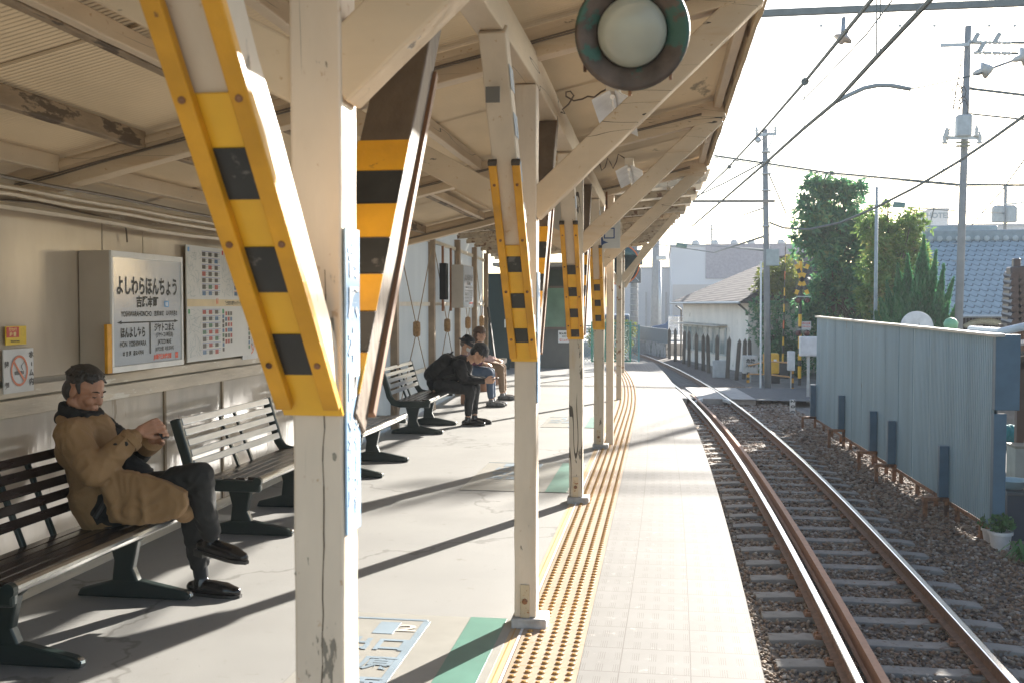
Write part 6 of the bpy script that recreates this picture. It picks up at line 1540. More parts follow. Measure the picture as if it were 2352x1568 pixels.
# near corner of a dark tiled roof at the right edge
DR = thing('roof_corner', 'dark layered tile roof corner at the right edge of the picture', 'roof', tuple(on_y(2340, 740, 22)))
dkt = mat('tile_nearblack', (.045, .045, .055), .4, var=.3)
for i in range(8):
    z0_ = on_y(2330, 636 + i * 15, 22).z; x0_ = on_y(2318 - i * .6, 700, 22).x
    o = MB(); 
    for j in range(10): o.tube([(x0_ + .05 + j * .17, 21.85 - .13 * (7 - i) * -1 * .0 - .03 * i, z0_), (x0_ + .05 + j * .17, 22.3, z0_ + .05)], .085, 8)
    o.box((x0_ + .85, 22.1, z0_ - .05), (1.75, .4, .06)); o.build('tile_course', dkt, DR)
MB().bar(on_y(2316, 625, 22), on_y(2420, 615, 22), .3, .2).build('ridge', dkt, DR, bevel=.03)
MB().box(on_y(2334, 608, 22), (.14, .14, .25)).build('finial', dkt, DR, bevel=.02)
MB().box(on_y(2385, 775, 22.3), (1.5, .3, .55)).build('soffit', mat('soffit_brown', (.10, .06, .04), .7), DR)
MB().box((on_y(2400, 900, 22.3).x, 22.3, on_y(2400, 900, 22.3).z / 2 + ZG / 2), (.12, .12, on_y(2400, 800, 22.3).z - ZG)).build('corner_post', mat('soffit_brown', (.10, .06, .04), .7), DR)

# yard behind the fence end: carport post, table, basket, bowl, boxes
CP = thing('lean_to', 'small lean-to with a white pipe, timber beam and brown post behind the fence end', 'shelter', tuple(on_z(2345, 1180, ZG)))
yq = 14.2
MB().tube([on_y(2230, 756, yq + 2.2), on_y(2300, 762, yq + .6), on_y(2420, 735, yq)], .055, 10).build('white_pipe', mat('pipe_white', (.60, .62, .63), .4), CP)
MB().bar(on_y(2326, 790, yq), on_y(2450, 770, yq), .5, .03, up=(0, 0, 1)).build('roof_sheet', mat('leanto_pinkish', (.45, .36, .30), .6), CP)
MB().bar(on_y(2322, 836, yq), on_y(2470, 808, yq), .10, .16).build('beam', mat('beam_brown', (.10, .065, .04), .7), CP)
MB().bar(on_y(2322, 872, yq + .2), on_y(2470, 800, yq + .2), .06, .06).build('strut', mat('beam_brown', (.10, .065, .04), .7), CP)
pp = on_y(2343, 900, yq); MB().bar((pp.x, pp.y, ZG), (pp.x, pp.y, on_y(2343, 830, yq).z), .10, .10, up=(0, 1, 0)).build('post', mat('post_redbrown', (.10, .05, .03), .6), CP, bevel=.006)
wd_ = mat('unseen_shade_boards', (.16, .11, .07), .8, var=.25, scale=5, bump=.4, stretch=(1, 3, .3))  # shed walls and roof added out of view to shade the near track
MB().box((8.6, 13.4, (3.0 + ZG) / 2), (3.0, 11.8, 3.0 - ZG)).build('unseen_shade_wall', wd_, CP)
MB().prism([(7.0, 7.2, 2.95), (7.0, 19.5, 2.95), (8.6, 19.5, 3.5), (8.6, 7.2, 3.5)], (0, 0, .12)).build('unseen_shade_roof', tile_g, CP)
MB().prism([(10.2, 19.5, 2.95), (10.2, 7.2, 2.95), (8.6, 7.2, 3.5), (8.6, 19.5, 3.5)], (0, 0, .12)).build('unseen_shade_roof', tile_g, CP)
TB = thing('table', 'dark table at the fence end carrying the enamel bowl', 'table', tuple(on_z(2325, 1250, ZG)))
tq = on_y(2330, 1122, 12.9); zt_ = tq.z
MB().box((tq.x + .35, 12.9, zt_), (1.1, .7, .04)).build('table_top', mat('table_dark', (.06, .065, .07), .5), TB, bevel=.004)
MB().box((tq.x + .35, 12.62, (zt_ + ZG) / 2), (1.05, .03, zt_ - ZG - .04)).build('front_board', mat('board_navy', (.03, .04, .06), .6), TB)
for dx in (-.15, .85): MB().box((tq.x + dx, 13.15, (zt_ + ZG) / 2 - .02), (.05, .05, zt_ - ZG - .04)).build('leg', mat('table_dark', (.06, .065, .07), .5), TB)
bw = on_y(2328, 1110, 12.75); BW = thing('bowl', 'round pale enamel bowl standing on the dark table', 'bowl', (bw.x, 12.75, zt_ + .02))
MB().lathe([(.10, 0), (.12, .01), (.17, .09), (.19, .11), (.195, .112), (.185, .10), (.12, .03), (.02, .02)], (bw.x, 12.8, zt_ + .022), n=28, cap=False).build('basin', mat('enamel_bowl', (.30, .36, .38), .3), BW, smooth=True)
sg_ = thing('crate', 'pale cardboard crate standing behind the enamel bowl', 'crate', (tq.x + .5, 13.9, ZG))
cpt = on_y(2338, 1065, 13.9); MB().box((cpt.x + .12, 13.9, cpt.z), (.42, .35, .48)).build('box', mat('card_pale', (.36, .32, .27), .8), sg_, bevel=.01); MB().box((cpt.x + .12, 13.9, cpt.z + .245), (.44, .37, .03)).build('lid', mat('card_dark', (.25, .20, .15), .8), sg_)
MB().box((cpt.x + .12, 13.9, (cpt.z - .25 + ZG) / 2), (.5, .4, cpt.z - .25 - ZG)).build('stand', mat('table_dark', (.06, .065, .07), .5), sg_)
bs = on_y(2318, 995, 15.2); BS = thing('cloth_bundle', 'teal cloth bundle on a white tray behind the fence end', 'bundle', tuple(bs))
o = Org(); o.ell(bs, (.22, .16, .13)); o.cap(bs + V(.2, 0, -.05), bs + V(.3, 0, -.03), .05, .03); o.skin('cloth', mat('teal_cloth', (.05, .24, .24), .8, bump=.3), BS, voxel=.015, folds=.02, fscale=10)
MB().box(bs + V(.05, 0, -.13), (.6, .4, .03)).build('tray', white_p, BS); MB().box(bs + V(.05, 0, -.18), (.9, .5, .05)).build('shelf', mat('beam_brown', (.10, .065, .04), .7), BS)
for dx in (-.3, .4): MB().box((bs.x + dx, bs.y, (bs.z - .2 + ZG) / 2), (.06, .06, bs.z - .2 - ZG)).build('leg', mat('beam_brown', (.10, .065, .04), .7), BS)
YB = thing('low_wall', 'low grey block wall in the yard seen past the fence end', 'wall', tuple(on_y(2330, 880, 24)))
MB().box((on_y(2350, 880, 24).x, 24, -.55), (3.2, .2, 1.4)).build('blocks', mat('block_wall', (.22, .22, .21), .8, var=.2), YB); MB().box((on_y(2350, 880, 24).x, 24, .18), (3.3, .26, .06)).build('coping', concrete, YB)
# pots and plants by the fence end
def pot(label, px, py, s=1.0):
    p = on_z(px, py, ZG + .02); T_ = thing('flower_pot', label, 'flower pot', tuple(p), group='white flower pots at the fence end')
    MB().lathe([(.085 * s, 0), (.09 * s, .01), (.12 * s, .20 * s), (.135 * s, .20 * s), (.135 * s, .235 * s), (.12 * s, .235 * s), (.11 * s, .18 * s), (.01, .17 * s)], p, n=24, cap=False).build('pot', mat('pot_white', (.60, .60, .60), .35), T_, smooth=False)
    leaf_mesh('plant', [tuple(p + V(0, 0, .33 * s)), tuple(p + V(.07, 0, .31 * s)), tuple(p + V(-.08, .02, .31 * s))], [.11 * s, .09 * s, .09 * s], 260, .032, leaf_mat('potleaf', [(.03, .09, .03), (.06, .16, .05), (.10, .20, .07)]), T_, 5, aspect=.6)
pot('large white flower pot with leafy plant at the foot of the fence end', 2297, 1265, 1.0); pot('smaller white pot partly behind the large one', 2277, 1250, .85)
p = on_z(2362, 1300, ZG); GP = thing('spiky_plant', 'bright green spiky leaved plant at the right edge beside the pots', 'plant', tuple(p)); mb = MB(); rg = random.Random(9)
for i in range(46):
    a_ = rg.uniform(0, 6.28); ln = rg.uniform(.18, .34); d_ = V(math.cos(a_), math.sin(a_), 0); b0 = p + d_ * .03; sd = V(-d_.y, d_.x, 0) * .012; m1 = b0 + d_ * ln * .5 + V(0, 0, ln * .75); e_ = b0 + d_ * ln + V(0, 0, ln * .35)
    mb.add([b0 - sd, b0 + sd, m1 + sd, m1 - sd, e_], [(0, 1, 2, 3), (3, 2, 4)])
mb.build('leaves', leaf_mat('spiky', [(.04, .12, .03), (.07, .19, .05), (.12, .24, .07)]), GP)
# satellite dish and green lantern above the fence
ds = on_y(2106, 750, 27); DS = thing('satellite_dish', 'white round satellite dish showing above the fence', 'dish', tuple(ds))
ax2 = V(-.1, -1, .25).normalized(); MB().lathe([(.02, -.06), (.2, -.045), (.38, .0), (.40, .012), (.38, .015), (.2, -.03), (.02, -.045)], ds, ax2, 36, cap=False).build('reflector', mat('dish_white', (.62, .62, .60), .5), DS, smooth=True)
Mx = frame(ds + ax2 * .03 + V(0, 0, -.06), (1, 0, 0), (0, .25, 1)); mb = MB(); slab_into(mb, Mx, -.10, -.07, .10, .07, 0, .01); mb.build('plate', mat('dish_logo_grey', (.18, .24, .28), .5), DS)
MB().tube([ds + V(0, 0, -.4), ds + ax2 * .3 + V(0, 0, -.3), ds + ax2 * .42], .015, 6).build('arm', galv, DS); MB().tube([(ds.x, ds.y + .1, ZG), (ds.x, ds.y + .1, ds.z)], .03, 8).build('mast', galv, DS)
gl = on_y(2192 - 10, 738, 29) ; GL = thing('marker_post', 'thin post with a rounded green cap just showing above the fence', 'post', tuple(on_y(3200/1.741*0+2184, 741, 27)))
gp = on_y(2168 + 16, 742, 27)
MB().lathe([(.16, -.15), (.18, 0), (.12, .1), (.02, .14)], gp, n=16).build('cap', mat('cap_green', (.16, .38, .22), .5), GL, smooth=True); MB().tube([(gp.x, gp.y, ZG), (gp.x, gp.y, gp.z - .1)], .03, 8).build('post', galv, GL)

# ------------------------------------------------------------------ level crossing
asph = mat('crossing_asphalt', (.10, .10, .10), .9, var=.2, scale=8, bump=.4)
a0 = on_z(1545, 900, ZR + .0)
mb = MB()
mb.add([(track_x(30) - 1.3, 28.6, ZR - .015), (track_x(30) + 1.3, 28.4, ZR - .015), (12, 29.4, ZG + .03), (12, 34.5, ZG + .03), (track_x(32) + 1.2, 32.6, ZR - .015), (track_x(32) - 6, 32.3, ZG + .03), (track_x(30) - 6, 28.4, ZG + .03)], [(0, 1, 4), (1, 2, 3, 4), (0, 4, 5, 6)])
struct('road', mb, asph)
pk = mat('crossing_panel', (.36, .33, .30), .8, var=.15, scale=6, bump=.3)
CR = thing('crossing_deck', 'pale planked deck between and beside the rails at the level crossing', 'crossing', (track_x(30), 30.3, ZR))
for (o0, o1) in ((-.30, .46), (.62, 1.28), (-1.25, -.62)):
    for k_ in range(2):
        ya, yb = 28.5 + k_ * 1.95, 28.5 + (k_ + 1) * 1.95 - .03
        MB().prism([(track_x(ya) + o0, ya, ZR - .16), (track_x(ya) + o1, ya, ZR - .16), (track_x(yb) + o1, yb, ZR - .16), (track_x(yb) + o0, yb, ZR - .16)], (0, 0, .165)).build('deck_panel', pk, CR, bevel=.01)
for sg in (-.24, .38): MB().bar((track_x(28.2) + sg, 28.4, ZR - .02), (track_x(28.0) + sg + (.22 if sg > 0 else -.2), 27.9, ZR - .06), .09, .08).build('flare_end', mat('flare_white', (.55, .55, .53), .6), CR)
mk = MB(); q = on_z(1800, 893, ZG + .05); mk.box((q.x, q.y - .2, ZG + .062), (.9, .25, .004), rz=-.3); struct('road_marking', mk, white_p)

def striped(p, q, r_or_w, n_s, par, name='pole', box=False, c1=None, c2=None):
    p, q = Vector(p), Vector(q)
    root = None
    for i in range(n_s):
        a, b_ = p.lerp(q, i / n_s), p.lerp(q, (i + 1) / n_s); m_ = (c1 or yellow) if i % 2 == 0 else (c2 or black_t)
        (MB().bar(a, b_, r_or_w, r_or_w, up=(0, 1, 0)) if box else MB().tube([a, b_], r_or_w, 10)).build('stripe', m_, par)
# mast with crossed boards and lamps
mbase = on_z(1836, 884, ZG); ztop = on_y(1836, 596, mbase.y).z
CM = thing('crossing_mast', 'tall yellow and black striped crossing mast with crossed boards and lamps', 'signal mast', tuple(mbase))
pl = MB().tube([mbase, (mbase.x, mbase.y, ztop)], .055, 12).build('mast', black_t, CM)
zz = [(885, 866), (846, 828), (812, 776), (760, 740), (719, 700)]
for (p0, p1_) in ((868, 840), (826, 812), (800, 766), (750, 722), (640, 600)): MB().tube([(mbase.x, mbase.y, on_y(1836, p0, mbase.y).z), (mbase.x, mbase.y, on_y(1836, p1_, mbase.y).z)], .062, 12).build('yellow_band', yellow_l, CM)
xc = on_y(1842, 642, mbase.y - .12)
for sg in (-1, 1):
    hd_ = V(sg * .20, 0, .52); a_, b_ = xc - hd_, xc + hd_
    for i in range(7): MB().bar(a_.lerp(b_, i / 7), a_.lerp(b_, (i + 1) / 7), .015, .13, up=(1, 0, 0) if False else V(hd_.z, 0, -hd_.x).normalized()).build('cross_board', yellow_l if i % 2 == 0 else black_t, CM)
for py in (690, 765):
    c = on_y(1843, py, mbase.y - .18)
    for dx in (-.14, .16):
        lm = MB().lathe([(.10, 0), (.11, .02), (.11, .10), (.06, .14)], c + V(dx, 0, 0), (0, 1, 0), 16).build('lamp', black_m, CM); MB().lathe([(.09, 0), (.085, .02), (.02, .03)], c + V(dx, -.0, 0), (0, -1, 0), 16).build('lens', mat('lens_red', (.10, .02, .02), .2), lm)
    MB().box(c + V(.05, .08, .13), (.5, .03, .03)).build('lamp_arm', galv, CM)
nb = on_y(1846, 745, mbase.y - .1); MB().box(on_y(1852, 748, mbase.y - .1), (.32, .02, .30)).build('notice_plate', mat('mast_notice', (.55, .50, .48), .5), CM)
tx = MB(); Mx = frame(on_y(1852, 748, mbase.y - .115), (1, 0, 0), (0, 0, 1)); text_into(tx, '踏切注意', Mx, 0, .07, .07, bold=.02); text_into(tx, '非常の際は', Mx, 0, -.04, .055); tx.build('notice_text', red_ink, CM)
# raised gate arm
gb = on_z(1801, 868, ZG); gt = on_y(1806, 492, gb.y); g0_ = on_y(1798, 830, gb.y)
GT = thing('gate_arm', 'slim raised yellow and black crossing gate arm', 'barrier', tuple(gb))
MB().box((g0_.x, gb.y, (g0_.z + ZG) / 2), (.42, .4, g0_.z - ZG)).build('gate_box', mat('gate_box_dark', (.035, .04, .04), .5), GT, bevel=.02)
o_ = mat('gate_orange', (.60, .12, .03), .5)
pts_ = [on_y(1798 + (1806 - 1798) * t_, 830 - (830 - 492) * t_, gb.y) for t_ in [i / 18 for i in range(19)]]
cols_ = [yellow_l, black_t, yellow_l, black_t, o_, black_t, yellow_l, black_t, yellow_l, black_t, o_, black_t, yellow_l, black_t, mat('gate_grey', (.34, .34, .32), .6)]
for i in range(15):
    MB().tube([pts_[i], pts_[i + 1]], [.040 - .0018 * i, .040 - .0018 * (i + 1)], 8).build('arm_band', cols_[i], GT)
MB().tube([pts_[15], pts_[18]], [.014, .008], 6).build('arm_tip', mat('gate_grey', (.34, .34, .32), .6), GT)
# orange rails with striped posts
GR = thing('crossing_guard_rail', 'low orange rail fence with three yellow and black striped posts at the crossing', 'railing', tuple(on_z(1762, 884, ZG)))
gps = [(1718, 878, 828), (1764, 890, 812), (1819, 900, 814)]
tops = []
for (px, pb_, pt) in gps:
    g = on_z(px, pb_, ZG); zt_ = on_y(px, pt, g.y).z; striped((g.x, g.y, ZG), (g.x, g.y, zt_), .10, 8, GR, box=True); tops.append((g, zt_))
orr = mat('rail_orange', (.50, .23, .05), .6)
for i in range(2):
    for f_ in (.40, .78):
        a_, b_ = tops[i], tops[i + 1]; MB().tube([(a_[0].x, a_[0].y, ZG + (a_[1] - ZG) * f_), (b_[0].x, b_[0].y, ZG + (b_[1] - ZG) * f_)], .025, 8).build('rail', orr, GR)
yb_ = on_z(1775, 880, ZG); YX = thing('yellow_cabinet', 'bright yellow crossing motor cabinet behind the orange rail', 'cabinet', tuple(yb_))
c = on_y(1771, 834, yb_.y + .2); MB().box(c, (.55, .4, .75)).build('cabinet', mat('cabinet_yellow', (.72, .38, .02), .45), YX, bevel=.06); MB().box(c + V(.15, 0, -.55), (.3, .3, .5)).build('stand', black_m, YX)
MB().box(c + V(.12, -.21, .12), (.10, .02, .08)).build('label_plate', white_p, YX); MB().tube([c + V(-.27, -.1, .35), c + V(-.27, -.1, -.3)], .03, 8).build('side_tube', orr, YX)
def cab(name, label, px, py, w_, h_, D, m_, cat, stand=True):
    c = on_y(px, py, D); T_ = thing(name, label, cat, (c.x, D, ZG)); MB().box(c, (w_, .3, h_)).build('box', m_, T_, bevel=.015)
    if stand: MB().box((c.x, D, (c.z - h_ / 2 + ZG) / 2), (w_ * .15, .08, c.z - h_ / 2 - ZG)).build('stand', galv, T_)
    MB().box(c + V(0, -.16, 0), (w_ * .85, .02, h_ * .85)).build('door', m_, T_, bevel=.004); return T_
cab('white_cabinet', 'white rectangular equipment cabinet left of the long fence', 1857, 795, .50, .56, 30, mat('cab_white', (.60, .60, .61), .5), 'cabinet')
cab('equipment_box', 'small white equipment box standing at the foot of the stakes', 1656, 849, .62, .75, 39.5, mat('cab_grey', (.42, .42, .41), .6), 'equipment box')
T_ = cab('side_notice', 'pale notice board fixed beside the first striped rail post', 1723, 836, .55, .65, 37.5, mat('notice_pale', (.48, .46, .43), .6), 'notice')
tx = MB(); Mx = frame(on_y(1724, 832, 37.3), (1, 0, 0), (0, 0, 1)); text_into(tx, '危険', Mx, 0, .05, .16, bold=.03); text_into(tx, '入るな', Mx, 0, -.12, .12, bold=.03); tx.build('lettering', ink, T_)
cab('narrow_notice', 'narrow white notice plate on the crossing mast side', 1817, 828, .22, .62, 33.4, mat('notice_pale2', (.58, .58, .57), .5), 'notice')
# distance marker 200
dm = on_z(1820, 952, ZG); DMk = thing('distance_marker', 'short white post marked 200 standing in the ballast', 'marker', tuple(dm))
zt_ = on_y(1820, 893 + 24, dm.y).z; MB().box((dm.x, dm.y, (ZG + zt_) / 2), (.13, .08, zt_ - ZG)).build('post', mat('marker_white', (.62, .61, .58), .5), DMk, bevel=.006)
tx = MB(); Mx = frame((dm.x, dm.y - .043, (ZG + zt_) / 2 + .02), (1, 0, 0), (0, 0, 1))
for i, ch in enumerate('200'): text_into(tx, ch, Mx, 0, (.14 - i * .14) , .15, bold=.03, rot=-math.pi / 2)
tx.build('numerals', ink, DMk)

# ------------------------------------------------------------------ stakes
stk = mat('stake_wood', (.085, .07, .055), .85, var=.35, scale=10, bump=.6, stretch=(1, 1, .3))
sx_ = [347, 393, 458, 500, 558, 612, 655, 717, 800, 872, 928, 978]; sb = [1250, 1270, 1290, 1310, 1330, 1345, 1360, 1390, 1400, 1410, 1400, 1370]; stt = [1000, 1000, 1015, 1020, 1035, 1045, 1045, 1050, 1065, 1085, 1080, 1085]
lean = [0, 0, .05, .0, 0, 0, -.05, .03, .08, .12, .06, -.02]
for i in range(12):
    px, pb_, pt = (2500 + sx_[i] / 1.96) / 1.741, (800 + sb[i] / 1.96) / 1.741, (800 + stt[i] / 1.96) / 1.741
    g = on_z(px, pb_, ZG); tp = on_y(px, pt, g.y); T_ = thing('wooden_stake', ordn(i) + ' pointed wooden stake from the left in the row before the cream house', 'stake', tuple(g), group='pointed stakes beside the track')
    tpv = V(tp.x + lean[i], tp.y, tp.z); r_ = .085
    MB().bar(g, g.lerp(tpv, .90), .15, .13, up=(0, 1, 0), cuts=6, wob=.006).build('shaft', stk, T_, bevel=.012)
    a_ = g.lerp(tpv, .90); mb = MB(); mb.add([a_ + V(-.075, -.065, 0), a_ + V(.075, -.065, 0), a_ + V(.075, .065, 0), a_ + V(-.075, .065, 0), tpv], [(0, 1, 4), (1, 2, 4), (2, 3, 4), (3, 0, 4), (3, 2, 1, 0)]); mb.build('pointed_tip', stk, T_)

# ------------------------------------------------------------------ walls, mesh fences, cars at left centre
LW = thing('grey_wall', 'dark grey panel wall on a stained concrete base beside the track', 'wall', tuple(on_z(1500, 808, ZG)))
qa, qb = on_z(1462, 808, ZG), on_z(1535, 823, ZG); za = on_y(1462, 748, qa.y).z; zm = on_y(1500, 783, (qa.y + qb.y) / 2).z
MB().bar((qa.x, qa.y, (ZG + zm) / 2), (qb.x, qb.y, (ZG + zm) / 2), .25, zm - ZG).build('concrete_base', mat('base_stained', (.26, .25, .24), .9, var=.2, spots=(.10, .10, .09), spot_at=.55, spot_scale=2), LW)
MB().bar((qa.x, qa.y, (za + zm) / 2), (qb.x, qb.y, (za + zm) / 2 - .05), .08, za - zm).build('panel', mat('panel_slate', (.10, .125, .14), .6), LW)
def mesh_fence(name, label, P0, P1, z0, z1, m_, step, r_, diag=False, post=.05, mid=2):
    P0, P1 = Vector(P0), Vector(P1); T_ = thing(name, label, 'fence', (P0.x, P0.y, z0)); L = (P1 - P0).length; d = (P1 - P0).normalized(); mb = MB(); N_ = int(L / step)
    if diag:
        H = z1 - z0
        for i in range(-int(H / step), N_):
            for sg in (1, -1):
                u0, u1 = i * step, i * step + H; za_, zb2 = (z0, z1) if sg > 0 else (z1, z0)
                c0, c1 = max(0, u0), min(L, u1)
                if c1 <= c0: continue
                f0, f1 = (c0 - u0) / H, (c1 - u0) / H; mb.bar(P0 + d * c0 + V(0, 0, za_ + (zb2 - za_) * f0), P0 + d * c1 + V(0, 0, za_ + (zb2 - za_) * f1), r_, r_)
    else:
        for i in range(N_ + 1): mb.bar(P0 + d * i * step + V(0, 0, z0), P0 + d * i * step + V(0, 0, z1), r_, r_, up=(0, 1, 0))
        for k_ in range(int((z1 - z0) / (step * 1.6)) + 1): z = z0 + k_ * step * 1.6; mb.bar(P0 + V(0, 0, z), P1 + V(0, 0, z), r_, r_)
    mb.build('mesh', m_, T_)
    for i in range(mid + 1): q = P0.lerp(P1, i / mid); MB().tube([q + V(0, 0, ZG if z0 < -.5 else z0 - .02), q + V(0, 0, z1 + .04)], post / 2, 8).build('fence_post', m_, T_)
    for z in (z0, z1): MB().tube([P0 + V(0, 0, z), P1 + V(0, 0, z)], post * .35, 8).build('fence_rail', m_, T_)
    return T_
a_ = on_y(1536, 740, 58); b_ = on_y(1568, 740, 56); mesh_fence('white_mesh_fence', 'white welded mesh fence in front of the blue parked car', (a_.x, 58, 0), (b_.x + .3, 56, 0), on_y(1536, 780, 58).z, on_y(1536, 727, 58).z, mat('fence_white', (.62, .62, .62), .5), .12, .03)
a_ = on_z(1362, 829, 0); b_ = on_z(1449, 829, 0)
mesh_fence('green_mesh_fence', 'turquoise green mesh fence across the end of the platform', (a_.x, 27.2, 0), (b_.x, 27.2, 0), .03, on_y(1400, 742, 27.2).z, mat('fence_green', (.05, .28, .20), .5), .09, .010, diag=True, mid=3)
mesh_fence('blue_mesh_fence', 'short blue-green mesh panel just behind the green fence', (a_.x - .5, 28.6, 0), (b_.x + .2, 28.6, 0), -.4, .95, mat('fence_bluegreen', (.08, .20, .24), .5), .10, .010, diag=True, mid=2)
lump = [(1405 + rg.uniform(-45, 42), rg.uniform(745, 815), rg.uniform(10, 18)) for _ in range(22)]
tree('yellow-green hedge growing behind the green platform-end fence', lump, 30.5, 1400, (.055, .3), g4, 6500, 31, name='hedge', cat='hedge')
def car(name, label, c, rz, body_m, L=3.6, tail=True):
    T_ = thing(name, label, 'car', c); T_.rotation_euler = (0, 0, rz)
    def P(nm, m_, mb, bev=0, par=None, smooth=False):
        o = mb.build(nm, m_, None, bevel=bev, smooth=smooth); o.parent = par or T_; return o
    h = L / 2; W2 = .80
    side = [(-h, .30), (-h, .78), (-h * .93, .95), (-h * .80, 1.42), (-h * .60, 1.50), (h * .15, 1.50), (h * .48, .98), (h * .95, .82), (h, .62), (h, .30)]
    P('body', body_m, MB().prism([(x, -W2, z) for x, z in side], (0, 2 * W2, 0)), .06)
    gl_ = mat('car_glass', (.03, .04, .05), .08)
    for sg in (-1, 1): P('side_window', gl_, MB().prism([(x, sg * (W2 + .003), z) for x, z in ((-h * .84, .98), (-h * .74, 1.40), (-h * .58, 1.43), (h * .12, 1.43), (h * .38, .98))], (0, sg * .012, 0)))
    P('rear_window', gl_, MB().prism([(-h * .925 - .01, -W2 * .82, .99), (-h * .925 - .01, W2 * .82, .99), (-h * .82 - .01, W2 * .75, 1.38), (-h * .82 - .01, -W2 * .75, 1.38)], (-.015, 0, 0)))
    P('windscreen', gl_, MB().prism([(h * .45 + .03, -W2 * .85, 1.02), (h * .45 + .03, W2 * .85, 1.02), (h * .19 + .03, W2 * .78, 1.44), (h * .19 + .03, -W2 * .78, 1.44)], (.015, 0, .01)))
    for sg in (-1, 1):
        P('tail_light', mat('tail_red', (.45, .02, .02), .2), MB().box((-h * .985, sg * W2 * .90, .86), (.06, .14, .34)), .01); P('headlight', mat('head_clear', (.6, .6, .6), .1), MB().box((h * .97, sg * W2 * .75, .72), (.08, .3, .14)), .02)
        for x in (-h * .62, h * .64):
            w = P('wheel', mat('tyre', (.02, .02, .02), .8), MB().lathe([(.20, -.09), (.29, -.09), (.30, -.06), (.30, .06), (.29, .09), (.20, .09)], (x, sg * (W2 - .07), .30), (0, 1, 0), 20)); P('rim', galv, MB().lathe([(.19, 0), (.17, .02), (.03, .03)], (x, sg * (W2 + .02), .30), (0, sg, 0), 14), par=w)
    P('bumper', body_m, MB().box((-h - .01, 0, .42), (.10, 1.5, .22)), .03); P('number_plate', white_p, MB().box((-h - .07, 0, .62), (.01, .33, .16)))
    return T_
c1 = on_y(1548, 760, 64); car('parked_car', 'dark blue parked car behind the white mesh fence', (c1.x + .5, 64, on_y(1548, 772, 64).z - .2), R(160), mat('car_blue', (.06, .11, .20), .25, .3), 3.6)
c2v = on_y(1412, 745, 60); car('parked_car', 'dark car with red tail lights seen between the canopy posts', (c2v.x, 60, on_y(1412, 765, 60).z - .35), R(95), mat('car_teal', (.05, .10, .14), .25, .3), 3.4)
# raised road or car park those cars stand on
CPK = MB(); CPK.box((-3, 75, (on_y(1548, 770, 64).z - .25 + ZG) / 2), (24, 34, on_y(1548, 770, 64).z - .25 - ZG)); struct('car_park', CPK, mat('carpark_grey', (.25, .24, .23), .9))

# ------------------------------------------------------------------ convex mirror and signals
cmr = on_y(1424, 608, 24.5); CV = thing('traffic_mirror', 'round convex traffic mirror with an orange rim beside the far post', 'mirror', tuple(cmr))
ax3 = V(.35, -1, -.1).normalized(); MB().lathe([(.47, -.06), (.50, -.02), (.50, .02), (.47, .03)], cmr, ax3, 40).build('rim', mat('mirror_orange', (.62, .14, .03), .45), CV, smooth=False)
MB().lathe([(.465, .031), (.35, .055), (.18, .072), (.002, .078)], cmr, ax3, 40, cap=False).build('mirror_face', mat('mirror_glass', (.05, .08, .085), .05, .6), CV, smooth=True)
MB().tube([(cmr.x, cmr.y + .1, 0), (cmr.x, cmr.y + .1, cmr.z)], .035, 8).build('post', galv, CV)
sg0 = on_z(1456, 813, ZG); SP = thing('signal_post', 'concrete signal post with two crossed-out dark signal heads', 'signal post', tuple(sg0))
zt_ = on_y(1456, 548, sg0.y).z; MB().tube([sg0, (sg0.x, sg0.y, zt_)], [.25, .20], 16).build('post', conc_pole, SP, smooth=True)
for i in range(26): z = ZG + .4 + i * .28; 
mb = MB()
for i in range(22): mb.tube([(sg0.x - .30, sg0.y - .26, ZG + .5 + i * .33), (sg0.x + .30, sg0.y - .26, ZG + .5 + i * .33)], .015, 5)
mb.build('steps', galv, SP)
for (px, py) in ((1459, 592), (1455, 633)):
    c = on_y(px, py, sg0.y - .45); hd2 = MB().box(c, (.86, .2, .86)).build('signal_head', mat('signal_slate', (.04, .055, .06), .5), SP, bevel=.03)
    for sg in (-1, 1): MB().bar(c + V(-sg * .32, -.115, -.32), c + V(sg * .32, -.115, .32), .03, .05, up=(0, 1, 0)).build('cross_tape', mat('tape_grey', (.40, .44, .45), .5), hd2)
# ------------------------------------------------------------------ poles
def pole(name, label, px, pybase, pytop, wpx, D, m_=conc_pole, toppx=None, parts=None):
    g = on_y(px, pybase, D); g.z = ZG; tp = on_y(toppx or px, pytop, D); r_ = wpx / 2 * D / 2300
    T_ = thing(name, label, 'pole', tuple(g)); MB().tube([g, tp], [r_ * 1.1, r_ * .85], 14).build('shaft', m_, T_, smooth=True); return T_, g, tp, r_
U1, g, tp, r_ = pole('utility_pole', 'grey concrete catenary pole with a short crossarm, standing at the crossing', 1764, 880, 298, 14, 34, toppx=1757)
D = 34
MB().bar(on_y(1735, 311, D - .25), on_y(1784, 308, D - .25), .08, .09).build('crossarm', galv, U1)
MB().bar(on_y(1778, 312, D - .2), on_y(1762, 348, D - .2), .03, .04).build('stay', galv, U1)
ins = mat('insulator', (.50, .50, .48), .25)
for px in (1738, 1781): c = on_y(px, 300, D - .25); MB().lathe([(.02, -.12), (.06, -.08), (.03, -.04), (.07, 0), (.03, .04), (.05, .09), (.01, .11)], c, n=12).build('insulator', ins, U1, smooth=True)
c = on_y(1741, 322, D - .3); MB().lathe([(.05, -.05), (.10, -.02), (.10, .02), (.05, .05)], c, (0, 1, 0), 14).build('pulley', galv, U1)
MB().bar(on_y(1590, 463, D - .2), on_y(1780, 462.5, D - .2), .07, .09).build('cantilever', mat('gantry_brownish', (.25, .22, .19), .7), U1)
for py in (350, 372, 400, 438, 520): MB().lathe([(.16, -.02), (.165, .0), (.16, .02)], on_y(1760, py, D), n=14).build('band', galv, U1)
